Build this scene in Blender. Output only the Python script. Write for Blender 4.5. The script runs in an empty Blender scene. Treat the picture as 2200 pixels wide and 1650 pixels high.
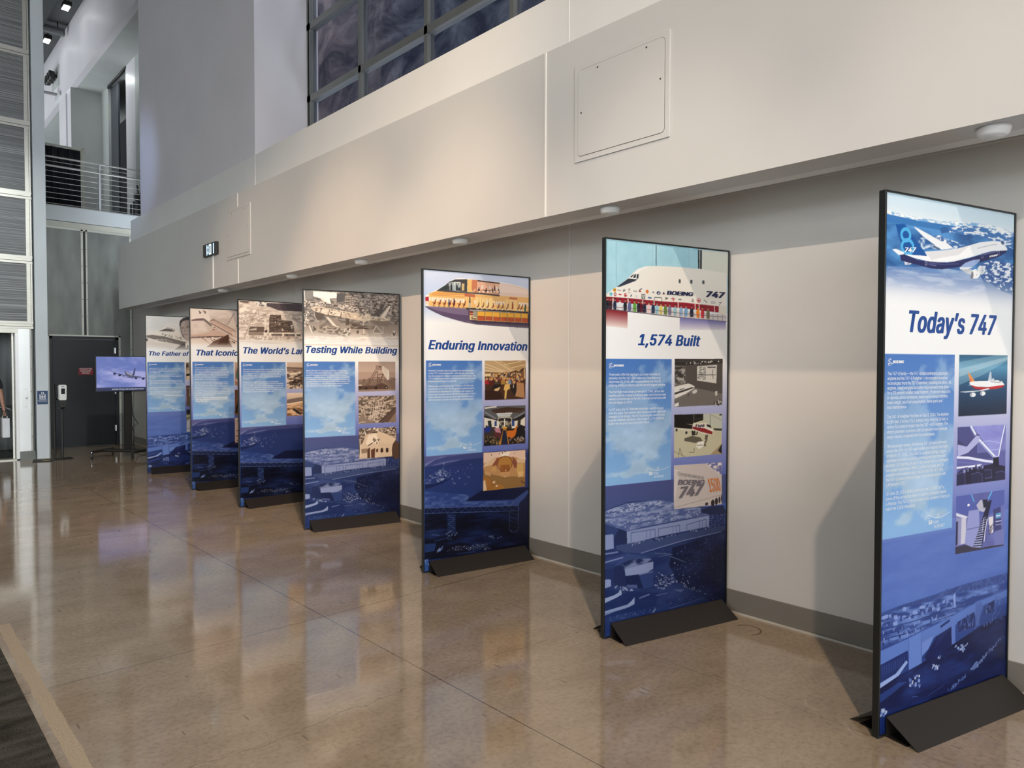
import bpy, bmesh, math, random
import numpy as np
from mathutils import Matrix, Vector
from mathutils.geometry import tessellate_polygon, delaunay_2d_cdt

S = bpy.context.scene
COL = S.collection
PI = math.pi

# ---------------------------------------------------------------- camera
cd = bpy.data.cameras.new('camera')
cam = bpy.data.objects.new('camera', cd)
COL.objects.link(cam)
cd.sensor_width = 36.0
cd.lens = 1526.445 / 2200 * 36.0
cd.clip_start = 0.05
cd.clip_end = 300
_pi, _ro, _ya = -0.025526, 0.000748, 0.743148
_f = Vector((math.sin(_ya) * math.cos(_pi), math.cos(_ya) * math.cos(_pi), math.sin(_pi)))
_r = _f.cross(Vector((0, 0, 1))).normalized()
_u = _r.cross(_f)
_r2 = _r * math.cos(_ro) + _u * math.sin(_ro)
_u2 = _u * math.cos(_ro) - _r * math.sin(_ro)
cam.matrix_world = Matrix(((_r2.x, _u2.x, -_f.x, 0), (_r2.y, _u2.y, -_f.y, 0), (_r2.z, _u2.z, -_f.z, 1.66596), (0, 0, 0, 1)))
S.camera = cam

# ---------------------------------------------------------------- world, lamps, exposure
S.view_settings.view_transform = 'Standard'
S.view_settings.look = 'None'
S.view_settings.gamma = 1.0
S.view_settings.use_curve_mapping = False
S.view_settings.exposure = 0.0
w = bpy.data.worlds.new('daylight')
S.world = w
w.use_nodes = True
_nt = w.node_tree
_bg = _nt.nodes['Background']
_bg.inputs['Color'].default_value = (0.90, 0.965, 1.0, 1)
_bg.inputs['Strength'].default_value = 5.6

def spot(name, loc, target, power, color, size_deg, blend, radius):
    l = bpy.data.lights.new(name, 'SPOT')
    l.energy = power
    l.color = color
    l.spot_size = math.radians(size_deg)
    l.spot_blend = blend
    l.shadow_soft_size = radius
    o = bpy.data.objects.new(name, l)
    COL.objects.link(o)
    o.location = loc
    d = Vector(target) - Vector(loc)
    o.rotation_euler = d.to_track_quat('-Z', 'Y').to_euler()
    return o

spot('hall_spot', (-0.31, -1.39, 8.98), (2.9, 4.6, 0.0), 1450, (1.0, 0.79, 0.58), 84, 0.8, 0.07)
for _y, _e, _c, _d in ((0.9, 2200, (1.0, 0.87, 0.76), 10.5), (2.7, 3300, (1.0, 0.83, 0.68), 10.5), (4.6, 4700, (1.0, 0.70, 0.47), 12), (6.6, 4600, (1.0, 0.68, 0.45), 13), (9.0, 1700, (1.0, 0.74, 0.54), 16)):
    spot('track_spot', (-9.0, _y - 1.2, 8.6), (4.3, _y, 2.05), _e, _c, _d, 1.0, 0.06)
spot('far_panel_fill', (0.9, 0.6, 9.1), (3.7, 8.0, 1.6), 2200, (1.0, 0.76, 0.54), 36, 0.9, 0.12)  # fill spot added to lift the whites of the far panels
spot('hall_flood_mid', (-11.7, 2.5, 9.2), (4.3, 3.6, 2.4), 600, (1.0, 0.92, 0.84), 22, 1.0, 0.08)
spot('hall_flood_far', (-20.0, 2.5, 8.8), (4.3, 2.5, 2.4), 1100, (1.0, 0.97, 0.94), 18, 1.0, 0.08)
spot('landing_wash', (1.7, 13.4, 5.9), (3.97, 14.75, 5.3), 95, (0.48, 0.60, 1.0), 62, 1.0, 0.25)
spot('elevator_fill', (0.6, -2.0, 9.7), (1.5, 15.1, 2.2), 3600, (0.93, 1.0, 0.99), 22, 0.7, 0.25)  # unseen wash added to brighten the elevator front and column
_a = bpy.data.lights.new('niche_fill', 'AREA')  # unseen fill added to lighten the niche walls
_a.size = 0.25
_a.energy = 9
_a.color = (0.93, 1.0, 0.96)
_o = bpy.data.objects.new('niche_fill', _a)
COL.objects.link(_o)
_o.location = (4.37, 18.9, 8.54)
_a = bpy.data.lights.new('gallery_fill', 'AREA')  # unseen light added to bring out the surface behind the glass
_a.shape = 'RECTANGLE'
_a.size, _a.size_y = 0.5, 18
_a.energy = 520
_o = bpy.data.objects.new('gallery_fill', _a)
COL.objects.link(_o)
_o.location = (5.15, 4.5, 10.0)

# ---------------------------------------------------------------- helpers
def s2l(c):
    c = c / 255.0
    return c / 12.92 if c <= 0.04045 else ((c + 0.055) / 1.055) ** 2.4

def rgb(r, g, b):
    return (s2l(r), s2l(g), s2l(b), 1.0)

MATS = {}
def mat(name, color, rough=0.5, metal=0.0, spec=0.5, noise=0.0, nscale=6.0, bump=0.0, bscale=60.0, emit=None, estr=0.0, coat=0.0, stretch=None, rnoise=0.0):
    if name in MATS:
        return MATS[name]
    m = bpy.data.materials.new(name)
    m.use_nodes = True
    nt = m.node_tree
    b = nt.nodes['Principled BSDF']
    b.inputs['Base Color'].default_value = color
    b.inputs['Roughness'].default_value = rough
    b.inputs['Metallic'].default_value = metal
    b.inputs['Specular IOR Level'].default_value = spec
    b.inputs['Coat Weight'].default_value = coat
    tc = nt.nodes.new('ShaderNodeTexCoord')
    src = tc.outputs['Object']
    if stretch:
        mp = nt.nodes.new('ShaderNodeMapping')
        mp.inputs['Scale'].default_value = stretch
        nt.links.new(src, mp.inputs['Vector'])
        src = mp.outputs['Vector']
    if noise > 0 or rnoise > 0:
        n = nt.nodes.new('ShaderNodeTexNoise')
        n.inputs['Scale'].default_value = nscale
        n.inputs['Detail'].default_value = 5
        nt.links.new(src, n.inputs['Vector'])
        if noise > 0:
            r = nt.nodes.new('ShaderNodeValToRGB')
            r.color_ramp.elements[0].position = 0.3
            r.color_ramp.elements[1].position = 0.7
            r.color_ramp.elements[0].color = tuple(c * (1 - noise) for c in color[:3]) + (1,)
            r.color_ramp.elements[1].color = tuple(min(1, c * (1 + noise)) for c in color[:3]) + (1,)
            nt.links.new(n.outputs['Fac'], r.inputs['Fac'])
            nt.links.new(r.outputs['Color'], b.inputs['Base Color'])
        if rnoise > 0:
            mr = nt.nodes.new('ShaderNodeMapRange')
            mr.inputs['To Min'].default_value = max(0.02, rough - rnoise)
            mr.inputs['To Max'].default_value = rough + rnoise
            nt.links.new(n.outputs['Fac'], mr.inputs['Value'])
            nt.links.new(mr.outputs['Result'], b.inputs['Roughness'])
    if bump > 0:
        n2 = nt.nodes.new('ShaderNodeTexNoise')
        n2.inputs['Scale'].default_value = bscale
        nt.links.new(src, n2.inputs['Vector'])
        bp = nt.nodes.new('ShaderNodeBump')
        bp.inputs['Strength'].default_value = bump
        bp.inputs['Distance'].default_value = 0.01
        nt.links.new(n2.outputs['Fac'], bp.inputs['Height'])
        nt.links.new(bp.outputs['Normal'], b.inputs['Normal'])
    if emit:
        b.inputs['Emission Color'].default_value = emit
        b.inputs['Emission Strength'].default_value = estr
    MATS[name] = m
    return m

class MB:
    """collects shapes, then links them as ONE mesh object"""
    def __init__(self):
        self.v, self.f, self.sm = [], [], []
    def add(self, vs, fs, smooth=False):
        k = len(self.v)
        self.v += [tuple(p) for p in vs]
        self.f += [tuple(i + k for i in f) for f in fs]
        self.sm += [smooth] * len(fs)
        return self
    def box(self, x0, x1, y0, y1, z0, z1):
        vs = [(x0, y0, z0), (x1, y0, z0), (x1, y1, z0), (x0, y1, z0), (x0, y0, z1), (x1, y0, z1), (x1, y1, z1), (x0, y1, z1)]
        return self.add(vs, [(0, 3, 2, 1), (4, 5, 6, 7), (0, 1, 5, 4), (1, 2, 6, 5), (2, 3, 7, 6), (3, 0, 4, 7)])
    def prism(self, pts, d):
        """polygon (3-D points) extruded by vector d"""
        n = len(pts)
        d = Vector(d)
        vs = [Vector(p) for p in pts] + [Vector(p) + d for p in pts]
        fs = [tuple(range(n))[::-1], tuple(range(n, 2 * n))] + [(i, (i + 1) % n, n + (i + 1) % n, n + i) for i in range(n)]
        return self.add(vs, fs)
    def tube(self, pts, r, n=8, caps=True):
        pts = [Vector(p) for p in pts]
        rs = r if isinstance(r, (list, tuple)) else [r] * len(pts)
        vs, fs = [], []
        up = None
        for i, p in enumerate(pts):
            a = pts[max(0, i - 1)]
            b = pts[min(len(pts) - 1, i + 1)]
            t = (b - a).normalized()
            if up is None:
                up = t.orthogonal().normalized()
            else:
                up = (up - t * up.dot(t)).normalized()
            s = t.cross(up)
            for k in range(n):
                an = 2 * PI * k / n
                vs.append(p + (up * math.cos(an) + s * math.sin(an)) * rs[i])
        for i in range(len(pts) - 1):
            for k in range(n):
                k2 = (k + 1) % n
                fs.append((i * n + k, i * n + k2, (i + 1) * n + k2, (i + 1) * n + k))
        self.add(vs, fs, True)
        if caps:
            m = len(pts) - 1
            self.add(vs[:n], [tuple(range(n))[::-1]])
            self.add(vs[m * n:], [tuple(range(n))])
        return self
    def lathe(self, c, prof, n=32, axis='z'):
        """prof: list of (radius, height) along axis from c"""
        vs, fs = [], []
        for r, h in prof:
            for k in range(n):
                a = 2 * PI * k / n
                x, y = r * math.cos(a), r * math.sin(a)
                q = {'z': (x, y, h), 'y': (x, h, y), 'x': (h, x, y)}[axis]
                vs.append((c[0] + q[0], c[1] + q[1], c[2] + q[2]))
        for i in range(len(prof) - 1):
            for k in range(n):
                k2 = (k + 1) % n
                fs.append((i * n + k, i * n + k2, (i + 1) * n + k2, (i + 1) * n + k))
        fs.append(tuple(range(n))[::-1])
        fs.append(tuple(range((len(prof) - 1) * n, len(prof) * n)))
        return self.add(vs, fs, True)
    def build(self, name, m, parent=None, bevel=0.0):
        me = bpy.data.meshes.new(name)
        me.from_pydata([tuple(p) for p in self.v], [], self.f)
        me.polygons.foreach_set('use_smooth', self.sm)
        me.materials.append(m)
        bm = bmesh.new()
        bm.from_mesh(me)
        bmesh.ops.recalc_face_normals(bm, faces=bm.faces)
        if bevel > 0:
            bmesh.ops.bevel(bm, geom=[e for e in bm.edges if len(e.link_faces) == 2 and e.calc_face_angle(0) > 0.6],
                            offset=bevel, segments=2, affect='EDGES', profile=0.5, clamp_overlap=True)
        bm.to_mesh(me)
        bm.free()
        me.update()
        o = bpy.data.objects.new(name, me)
        COL.objects.link(o)
        if parent is not None:
            o.parent = parent
            o.matrix_parent_inverse = Matrix.Identity(4)
            # meshes are written in world space; move them into the parent's frame
            me.transform(parent_world(parent).inverted())
        return o

def parent_world(o):
    M = Matrix.LocRotScale(o.location, o.rotation_euler, o.scale)
    return parent_world(o.parent) @ M if o.parent else M

def thing(name, label, cat, loc=(0, 0, 0), rz=0.0, group=None):
    o = bpy.data.objects.new(name, None)
    o.empty_display_size = 0.1
    COL.objects.link(o)
    o.location = loc
    o.rotation_euler = (0, 0, rz)
    return tag(o, label, cat, group)

def tag(o, label, cat, group=None):
    o['label'] = label
    o['category'] = cat
    if group:
        o['group'] = group
    return o

def each(boxes, name, m, parent=None, bevel=0.0):
    """one object per box, all of the same kind"""
    return [MB().box(*q).build(name, m, parent, bevel) for q in boxes]

def struct(o, label=None, cat=None):
    o['kind'] = 'structure'
    if label:
        o['label'] = label
    if cat:
        o['category'] = cat
    return o

try:
    import os
    FONT = bpy.data.fonts.load(os.path.join(bpy.utils.system_resource('DATAFILES', path='fonts'), 'Inter.woff2'))
except Exception:
    FONT = None      # Blender's built-in lettering
PLAIN = {ord('I'): '\u0399', ord('l'): '\u04c0'} if FONT else {}    # plain bars, without feet or tails

def text_mesh(body, size=1.0, shear=0.0, offset=0.0, res=3, spacing=1.0):
    """flat outline text as (verts Nx2, faces), lower-left origin"""
    cu = bpy.data.curves.new('t', 'FONT')
    cu.body = body.translate(PLAIN)
    if FONT:
        cu.font = FONT
    cu.size = size
    cu.shear = shear
    cu.offset = offset
    cu.resolution_u = res
    cu.space_character = spacing
    cu.fill_mode = 'NONE'
    o = bpy.data.objects.new('t', cu)
    COL.objects.link(o)
    dg = bpy.context.evaluated_depsgraph_get()
    me = bpy.data.meshes.new_from_object(o.evaluated_get(dg))
    n = len(me.vertices)
    co = np.zeros(n * 3, dtype=np.float32)
    me.vertices.foreach_get('co', co)
    co = co.reshape(-1, 3)[:, :2].astype(np.float64)
    nb = [[] for _ in range(n)]
    for e in me.edges:
        a, b = e.vertices
        nb[a].append(b); nb[b].append(a)
    bpy.data.meshes.remove(me)
    bpy.data.objects.remove(o)
    bpy.data.curves.remove(cu)
    # closed outlines in order
    loops, seen = [], [False] * n
    for k in range(n):
        if seen[k] or len(nb[k]) != 2:
            continue
        lp, prev, cur = [], -1, k
        while not seen[cur]:
            seen[cur] = True
            lp.append(cur)
            nx = nb[cur][0] if nb[cur][0] != prev else nb[cur][1]
            if prev == -1:
                nx = max(nb[cur], key=lambda q: q == cur + 1)
            prev, cur = cur, nx
        loops.append(lp)
    def area(lp):
        p = co[lp]; q = np.roll(p, -1, axis=0)
        return 0.5 * float((p[:, 0] * q[:, 1] - q[:, 0] * p[:, 1]).sum())
    ar = [area(lp) for lp in loops]
    if not loops:
        return co, []
    sgn = 1 if sum(ar) > 0 else -1
    box = [(co[lp].min(0), co[lp].max(0)) for lp in loops]
    def inside(pt, lp):
        p = co[lp]; q = np.roll(p, -1, axis=0)
        m = (p[:, 1] > pt[1]) != (q[:, 1] > pt[1])
        d = np.where(m, q[:, 1] - p[:, 1], 1.0)
        xi = p[:, 0] + (pt[1] - p[:, 1]) * (q[:, 0] - p[:, 0]) / d
        return bool((m & (pt[0] < xi)).sum() % 2)
    fs = []
    for i, lp in enumerate(loops):
        if ar[i] * sgn <= 0:
            continue
        holes = [l2 for k, l2 in enumerate(loops) if ar[k] * sgn < 0 and (box[k][0] >= box[i][0]).all() and (box[k][1] <= box[i][1]).all() and inside(co[l2[0]], lp)]
        flat_ = [q for l2 in [lp] + holes for q in l2]
        tri, got = [], 0.0
        for t in tessellate_polygon([[Vector((co[q][0], co[q][1], 0)) for q in l2] for l2 in [lp] + holes]):
            a, b, c = (flat_[q] for q in t)
            d = (co[b][0] - co[a][0]) * (co[c][1] - co[a][1]) - (co[c][0] - co[a][0]) * (co[b][1] - co[a][1])
            got += abs(d) / 2
            tri.append((a, b, c) if d > 0 else (a, c, b))
        want = abs(ar[i]) - sum(abs(area(l2)) for l2 in holes)
        if abs(got - want) > 0.004 * abs(want):
            # outline crosses itself: triangulate with its edges and keep what it winds round
            ed, k = [], 0
            for l2 in [lp] + holes:
                ed += [(k + q, k + (q + 1) % len(l2)) for q in range(len(l2))]
                k += len(l2)
            P2 = [Vector((float(co[q][0]), float(co[q][1]))) for q in flat_]
            vo, _, fo = delaunay_2d_cdt(P2, ed, [], 0, 1e-7)[:3]
            A = np.array([P2[a] for a, b in ed]); B = np.array([P2[b] for a, b in ed])
            base = len(co)
            co = np.concatenate([co, np.array([tuple(v) for v in vo])])
            tri = []
            for f in fo:
                c0 = sum((Vector(vo[q]) for q in f), Vector((0, 0))) / len(f)
                up = (A[:, 1] <= c0.y) & (B[:, 1] > c0.y); dn = (A[:, 1] > c0.y) & (B[:, 1] <= c0.y)
                side = (B[:, 0] - A[:, 0]) * (c0.y - A[:, 1]) - (c0.x - A[:, 0]) * (B[:, 1] - A[:, 1])
                if int((up & (side > 0)).sum()) - int((dn & (side < 0)).sum()) != 0:
                    tri.append(tuple(base + q for q in f))
        fs += tri
    return co, fs

CAP = float(text_mesh('H')[0][:, 1].max())

def text_fit(body, x0, x1, y0, cap, shear=0.0, offset=0.0, res=3, spacing=1.0):
    """text scaled to run from x0 to x1 with capital height cap on the baseline y0"""
    v, fs = text_mesh(body, 1.0, shear, offset, res, spacing)
    if len(v) == 0:
        return v, fs
    mn, mx = v[:, 0].min(), v[:, 0].max()
    v[:, 0] = x0 + (v[:, 0] - mn) * (x1 - x0) / max(1e-6, mx - mn)
    v[:, 1] = y0 + v[:, 1] * cap / CAP
    return v, fs

def put_text(mb, body, o, ux, uy, x0, x1, y0, cap, **k):
    """add fitted text to a mesh builder on the plane o + x*ux + y*uy"""
    v, fs = text_fit(body, x0, x1, y0, cap, **k)
    o, ux, uy = Vector(o), Vector(ux), Vector(uy)
    mb.add([o + ux * float(x) + uy * float(y) for x, y in v], fs)

# ---------------------------------------------------------------- materials
M_wall = mat('wall_paint', (0.655, 0.63, 0.595, 1), 0.55, noise=0.02, nscale=1.5, bump=0.02, bscale=180)
M_wall_toned = mat('wall_paint_toned', (0.585, 0.582, 0.572, 1), 0.55, noise=0.02, nscale=1.5, bump=0.02, bscale=180)  # same wall paint, with the overhang's cooler, dimmer light put into the colour
M_white = mat('white_paint', (0.74, 0.74, 0.73, 1), 0.45, noise=0.02, nscale=2)
M_upper = mat('cool_paint', (0.68, 0.655, 0.69, 1), 0.45, noise=0.03, nscale=1.2, bump=0.02, bscale=8)
M_base = mat('rubber_base', (0.20, 0.182, 0.158, 1), 0.45, noise=0.05, nscale=3)
M_caulk = mat('caulk', (0.55, 0.51, 0.45, 1), 0.5, noise=0.05)
M_black = mat('black_metal', (0.012, 0.011, 0.010, 1), 0.42, noise=0.1, nscale=30)
M_bronze = mat('dark_bronze', (0.016, 0.0125, 0.0105, 1), 0.5, noise=0.06, nscale=30)
M_frame = mat('panel_frame', (0.010, 0.012, 0.012, 1), 0.30, noise=0.1, nscale=30)
M_alu = mat('aluminium', (0.62, 0.60, 0.54, 1), 0.38, 0.75, noise=0.06, nscale=4, stretch=(1, 1, 12))
M_steel = mat('stainless', (0.86, 0.87, 0.86, 1), 0.30, 0.8, noise=0.03, nscale=2, bump=0.08, bscale=2.4)
M_galv = mat('galvanised', (0.185, 0.195, 0.185, 1), 0.42, 0.35, noise=0.22, nscale=1.6, stretch=(3, 3, 0.8))
M_galvtrim = mat('zinc_trim', (0.55, 0.55, 0.50, 1), 0.4, 0.3, noise=0.06)
M_colp = mat('column_paint', (0.60, 0.64, 0.67, 1), 0.4, noise=0.06, nscale=1.2)
M_fascia = mat('fascia_paint', (0.56, 0.56, 0.49, 1), 0.5, noise=0.06, nscale=3)
M_ceil = mat('ceiling_dark', (0.055, 0.057, 0.06, 1), 0.7, noise=0.1, nscale=2)
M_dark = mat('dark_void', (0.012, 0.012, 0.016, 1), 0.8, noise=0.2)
M_gdoor = mat('charcoal_door', (0.013, 0.0155, 0.020, 1), 0.38, noise=0.12, nscale=5)
M_mull = mat('mullion_grey', (0.20, 0.205, 0.20, 1), 0.4, 0.3, noise=0.05)
M_gray = mat('landing_grey', (0.46, 0.475, 0.465, 1), 0.6, noise=0.05, nscale=2)
M_plast = mat('white_plastic', (0.78, 0.78, 0.76, 1), 0.3, noise=0.02)
M_chrome = mat('chrome', (0.75, 0.75, 0.75, 1), 0.15, 1.0, noise=0.02)

def carpet_mat():
    m = bpy.data.materials.new('carpet_tile')
    m.use_nodes = True
    nt = m.node_tree
    b = nt.nodes['Principled BSDF']
    b.inputs['Roughness'].default_value = 0.95
    b.inputs['Specular IOR Level'].default_value = 0.1
    tc = nt.nodes.new('ShaderNodeTexCoord')
    n = nt.nodes.new('ShaderNodeTexNoise'); n.inputs['Scale'].default_value = 260; n.inputs['Detail'].default_value = 3
    mp = nt.nodes.new('ShaderNodeMapping'); mp.inputs['Scale'].default_value = (1.6, 5, 1)
    n2 = nt.nodes.new('ShaderNodeTexNoise'); n2.inputs['Scale'].default_value = 2.2; n2.inputs['Detail'].default_value = 2
    nt.links.new(tc.outputs['Object'], n.inputs['Vector'])
    nt.links.new(tc.outputs['Object'], mp.inputs['Vector'])
    nt.links.new(mp.outputs['Vector'], n2.inputs['Vector'])
    ad = nt.nodes.new('ShaderNodeMath'); ad.operation = 'MULTIPLY_ADD'
    ad.inputs[1].default_value = 0.30
    nt.links.new(n2.outputs['Fac'], ad.inputs[0])
    ml = nt.nodes.new('ShaderNodeMath'); ml.operation = 'MULTIPLY'; ml.inputs[1].default_value = 0.5
    nt.links.new(n.outputs['Fac'], ml.inputs[0])
    nt.links.new(ml.outputs[0], ad.inputs[2])
    r = nt.nodes.new('ShaderNodeValToRGB')
    r.color_ramp.elements[0].position = 0.31; r.color_ramp.elements[0].color = (0.022, 0.018, 0.015, 1)
    r.color_ramp.elements[1].position = 0.50; r.color_ramp.elements[1].color = (0.13, 0.125, 0.105, 1)
    nt.links.new(ad.outputs[0], r.inputs['Fac'])
    nt.links.new(r.outputs['Color'], b.inputs['Base Color'])
    bp = nt.nodes.new('ShaderNodeBump'); bp.inputs['Strength'].default_value = 0.6; bp.inputs['Distance'].default_value = 0.006
    nt.links.new(n.outputs['Fac'], bp.inputs['Height'])
    nt.links.new(bp.outputs['Normal'], b.inputs['Normal'])
    return m

def floor_mat():
    m = bpy.data.materials.new('polished_concrete')
    m.use_nodes = True
    nt = m.node_tree
    L = nt.links.new
    b = nt.nodes['Principled BSDF']
    tc = nt.nodes.new('ShaderNodeTexCoord')
    P = tc.outputs['Object']
    def noise(scale, det, vec=P, rough=0.6):
        n = nt.nodes.new('ShaderNodeTexNoise')
        n.inputs['Scale'].default_value = scale; n.inputs['Detail'].default_value = det; n.inputs['Roughness'].default_value = rough
        L(vec, n.inputs['Vector'])
        return n.outputs['Fac']
    def ramp(f, stops):
        r = nt.nodes.new('ShaderNodeValToRGB')
        while len(r.color_ramp.elements) < len(stops):
            r.color_ramp.elements.new(0.5)
        for e, (p, c) in zip(r.color_ramp.elements, stops):
            e.position = p; e.color = c if len(c) == 4 else tuple(c) + (1,)
        L(f, r.inputs['Fac'])
        return r.outputs['Color']
    def mix(f, a, c, mode='MIX'):
        n = nt.nodes.new('ShaderNodeMix'); n.data_type = 'RGBA'; n.blend_type = mode
        if hasattr(f, 'node'): L(f, n.inputs[0])
        else: n.inputs[0].default_value = f
        for s, v in ((n.inputs[6], a), (n.inputs[7], c)):
            if hasattr(v, 'node'): L(v, s)
            else: s.default_value = v
        return n.outputs[2]
    def math_(op, a, c=0.0, d=0.0):
        n = nt.nodes.new('ShaderNodeMath'); n.operation = op
        for s, v in zip(n.inputs, (a, c, d)):
            if hasattr(v, 'node'): L(v, s)
            else: s.default_value = v
        return n.outputs[0]
    wrp = nt.nodes.new('ShaderNodeMapping'); wrp.inputs['Rotation'].default_value = (0, 0, 0.5); wrp.inputs['Scale'].default_value = (1.0, 1.5, 1)
    L(P, wrp.inputs['Vector'])
    big = noise(0.55, 4)
    mid = noise(2.3, 9, wrp.outputs['Vector'], 0.68)
    fine = noise(38, 5)
    c = ramp(mid, [(0.30, FL[0]), (0.46, FL[1]), (0.56, FL[2]), (0.72, FL[3])])
    c = mix(0.55, c, ramp(big, [(0.30, (0.80, 0.78, 0.74)), (0.70, (1.10, 1.08, 1.04))]), 'MULTIPLY')
    c = mix(0.85, c, ramp(fine, [(0.32, (0.78, 0.77, 0.75)), (0.5, (1, 1, 1)), (0.70, (1.12, 1.12, 1.1))]), 'MULTIPLY')
    speck = noise(95, 2)
    c = mix(ramp(speck, [(0.70, (0, 0, 0)), (0.76, (0.45, 0.45, 0.45))]), c, (0.55, 0.46, 0.34, 1))
    sep = nt.nodes.new('ShaderNodeSeparateXYZ'); L(P, sep.inputs[0])
    X, Y = sep.outputs['X'], sep.outputs['Y']
    def line(coord, at, hw, wob=None):
        d = math_('SUBTRACT', coord, at)
        if wob is not None: d = math_('ADD', d, wob)
        d = math_('ABSOLUTE', d)
        return math_('LESS_THAN', d, hw)
    jx = math_('MAXIMUM', line(X, 2.2475, 0.0028), math_('MULTIPLY', line(X, 3.333, 0.0016), 0.75))
    jy = math_('MAXIMUM', line(Y, 4.292, 0.0026), line(Y, 7.95, 0.003))
    jy = math_('MAXIMUM', jy, line(Y, 11.61, 0.003))
    wob = math_('MULTIPLY', math_('SUBTRACT', noise(1.7, 6), 0.5), 0.34)
    crack = math_('MULTIPLY', line(Y, 3.02, 0.0018, wob), math_('MULTIPLY', math_('GREATER_THAN', X, 0.9), math_('LESS_THAN', X, 3.33)))
    jt = math_('MAXIMUM', math_('MULTIPLY', math_('MAXIMUM', jx, jy), 0.85), math_('MULTIPLY', crack, 0.6))
    c = mix(jt, c, (0.055, 0.040, 0.028, 1))
    # scuffs: short thin dark arcs
    wv = nt.nodes.new('ShaderNodeTexWave'); wv.inputs['Scale'].default_value = 0.35; wv.inputs['Distortion'].default_value = 14; wv.inputs['Detail'].default_value = 3; wv.inputs['Detail Scale'].default_value = 1.4
    L(P, wv.inputs['Vector'])
    sc = math_('MULTIPLY', math_('GREATER_THAN', wv.outputs['Fac'], 0.9985), math_('GREATER_THAN', noise(1.9, 2), 0.56))
    c = mix(math_('MULTIPLY', sc, 0.18), c, (0.66, 0.56, 0.44, 1))
    mp3 = nt.nodes.new('ShaderNodeMapping'); mp3.inputs['Rotation'].default_value = (0, 0, 0.9); mp3.inputs['Scale'].default_value = (26, 3.2, 1)
    L(P, mp3.inputs['Vector'])
    vo = nt.nodes.new('ShaderNodeTexVoronoi'); vo.inputs['Scale'].default_value = 0.5
    L(mp3.outputs['Vector'], vo.inputs['Vector'])
    dk = math_('MULTIPLY', math_('LESS_THAN', vo.outputs['Distance'], 0.055), math_('GREATER_THAN', noise(1.1, 2), 0.42))
    c = mix(math_('MULTIPLY', dk, 0.55), c, (0.06, 0.048, 0.038, 1))
    # worn strip of bare cement beside the carpet edge
    wob2 = math_('MULTIPLY', math_('SUBTRACT', noise(7, 4), 0.5), 0.02)
    xs = math_('ADD', X, wob2)
    strip = math_('MULTIPLY', math_('MULTIPLY', math_('GREATER_THAN', xs, 0.622), math_('LESS_THAN', xs, 0.688)), math_('LESS_THAN', math_('ADD', Y, wob2), 5.55))
    c = mix(math_('MULTIPLY', strip, 0.85), c, ramp(noise(160, 3), [(0.35, (0.33, 0.25, 0.165)), (0.6, (0.66, 0.54, 0.38))]))
    # reddish brown ring stain by the wall
    dx = math_('SUBTRACT', X, 4.10); dy = math_('SUBTRACT', Y, 2.27)
    rr = math_('SQRT', math_('ADD', math_('MULTIPLY', dx, dx), math_('MULTIPLY', dy, dy)))
    ring = math_('MULTIPLY', math_('LESS_THAN', math_('ABSOLUTE', math_('SUBTRACT', rr, math_('ADD', 0.085, math_('MULTIPLY', wob, 0.08)))), 0.006), math_('GREATER_THAN', math_('ADD', dx, math_('MULTIPLY', dy, -0.6)), -0.02))
    c = mix(math_('MULTIPLY', ring, 0.8), c, (0.10, 0.035, 0.018, 1))
    L(c, b.inputs['Base Color'])
    rf = ramp(noise(3.5, 5, wrp.outputs['Vector']), [(0.3, (FR[0],) * 3), (0.7, (FR[1],) * 3)])
    rf = mix(strip, rf, (0.6, 0.6, 0.6, 1))
    L(rf, b.inputs['Roughness'])
    b.inputs['Specular IOR Level'].default_value = FSPEC
    bp = nt.nodes.new('ShaderNodeBump'); bp.inputs['Strength'].default_value = 0.025; bp.inputs['Distance'].default_value = 0.002
    L(noise(3.0, 2), bp.inputs['Height'])
    L(bp.outputs['Normal'], b.inputs['Normal'])
    return m

FL = [(0.325, 0.253, 0.180), (0.388, 0.306, 0.222), (0.42, 0.334, 0.246), (0.48, 0.385, 0.286)]
FR = (0.06, 0.115)
FSPEC = 0.95
WX = 4.334      # right wall below the overhang
UX = 3.870      # upper right wall
FY = 16.70      # far metal wall
ZC = 10.13      # ceiling

# ---------------------------------------------------------------- floor, ceiling, outer walls
o = MB().add([(-24, -16, 0), (5.2, -16, 0), (5.2, 20, 0), (-24, 20, 0)], [(0, 1, 2, 3)]).build('floor', floor_mat())
struct(o)
o = MB().box(-24, 9, -16, 28, ZC, ZC + 0.3).build('ceiling', M_ceil)
struct(o)
b = MB().box(2.8, 3.35, 6, 27, ZC - 0.42, ZC)
struct(b.build('trim_1', mat('beam_dark', (0.02, 0.022, 0.026, 1), 0.5, noise=0.1)))
b = MB()
for y in (2, 8, 14, 20.7):
    b.box(-24, 3.9, y - 0.06, y + 0.06, ZC - 0.28, ZC - 0.12)
struct(b.build('trim_2', mat('purlin_grey', (0.09, 0.095, 0.10, 1), 0.5, noise=0.1)))
# wall behind the camera: tall glazed bays open to daylight
b = MB()
b.box(-24, 9, -16.2, -16, 0, 0.5).box(-24, 9, -16.2, -16, 8.6, ZC)
for x in (-24, -19, -14, -9, -4, 1, 6, 9):
    b.box(x - 0.3, x + 0.3, -16.2, -16, 0.5, 8.6)
struct(b.build('wall_back', M_wall))
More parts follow.
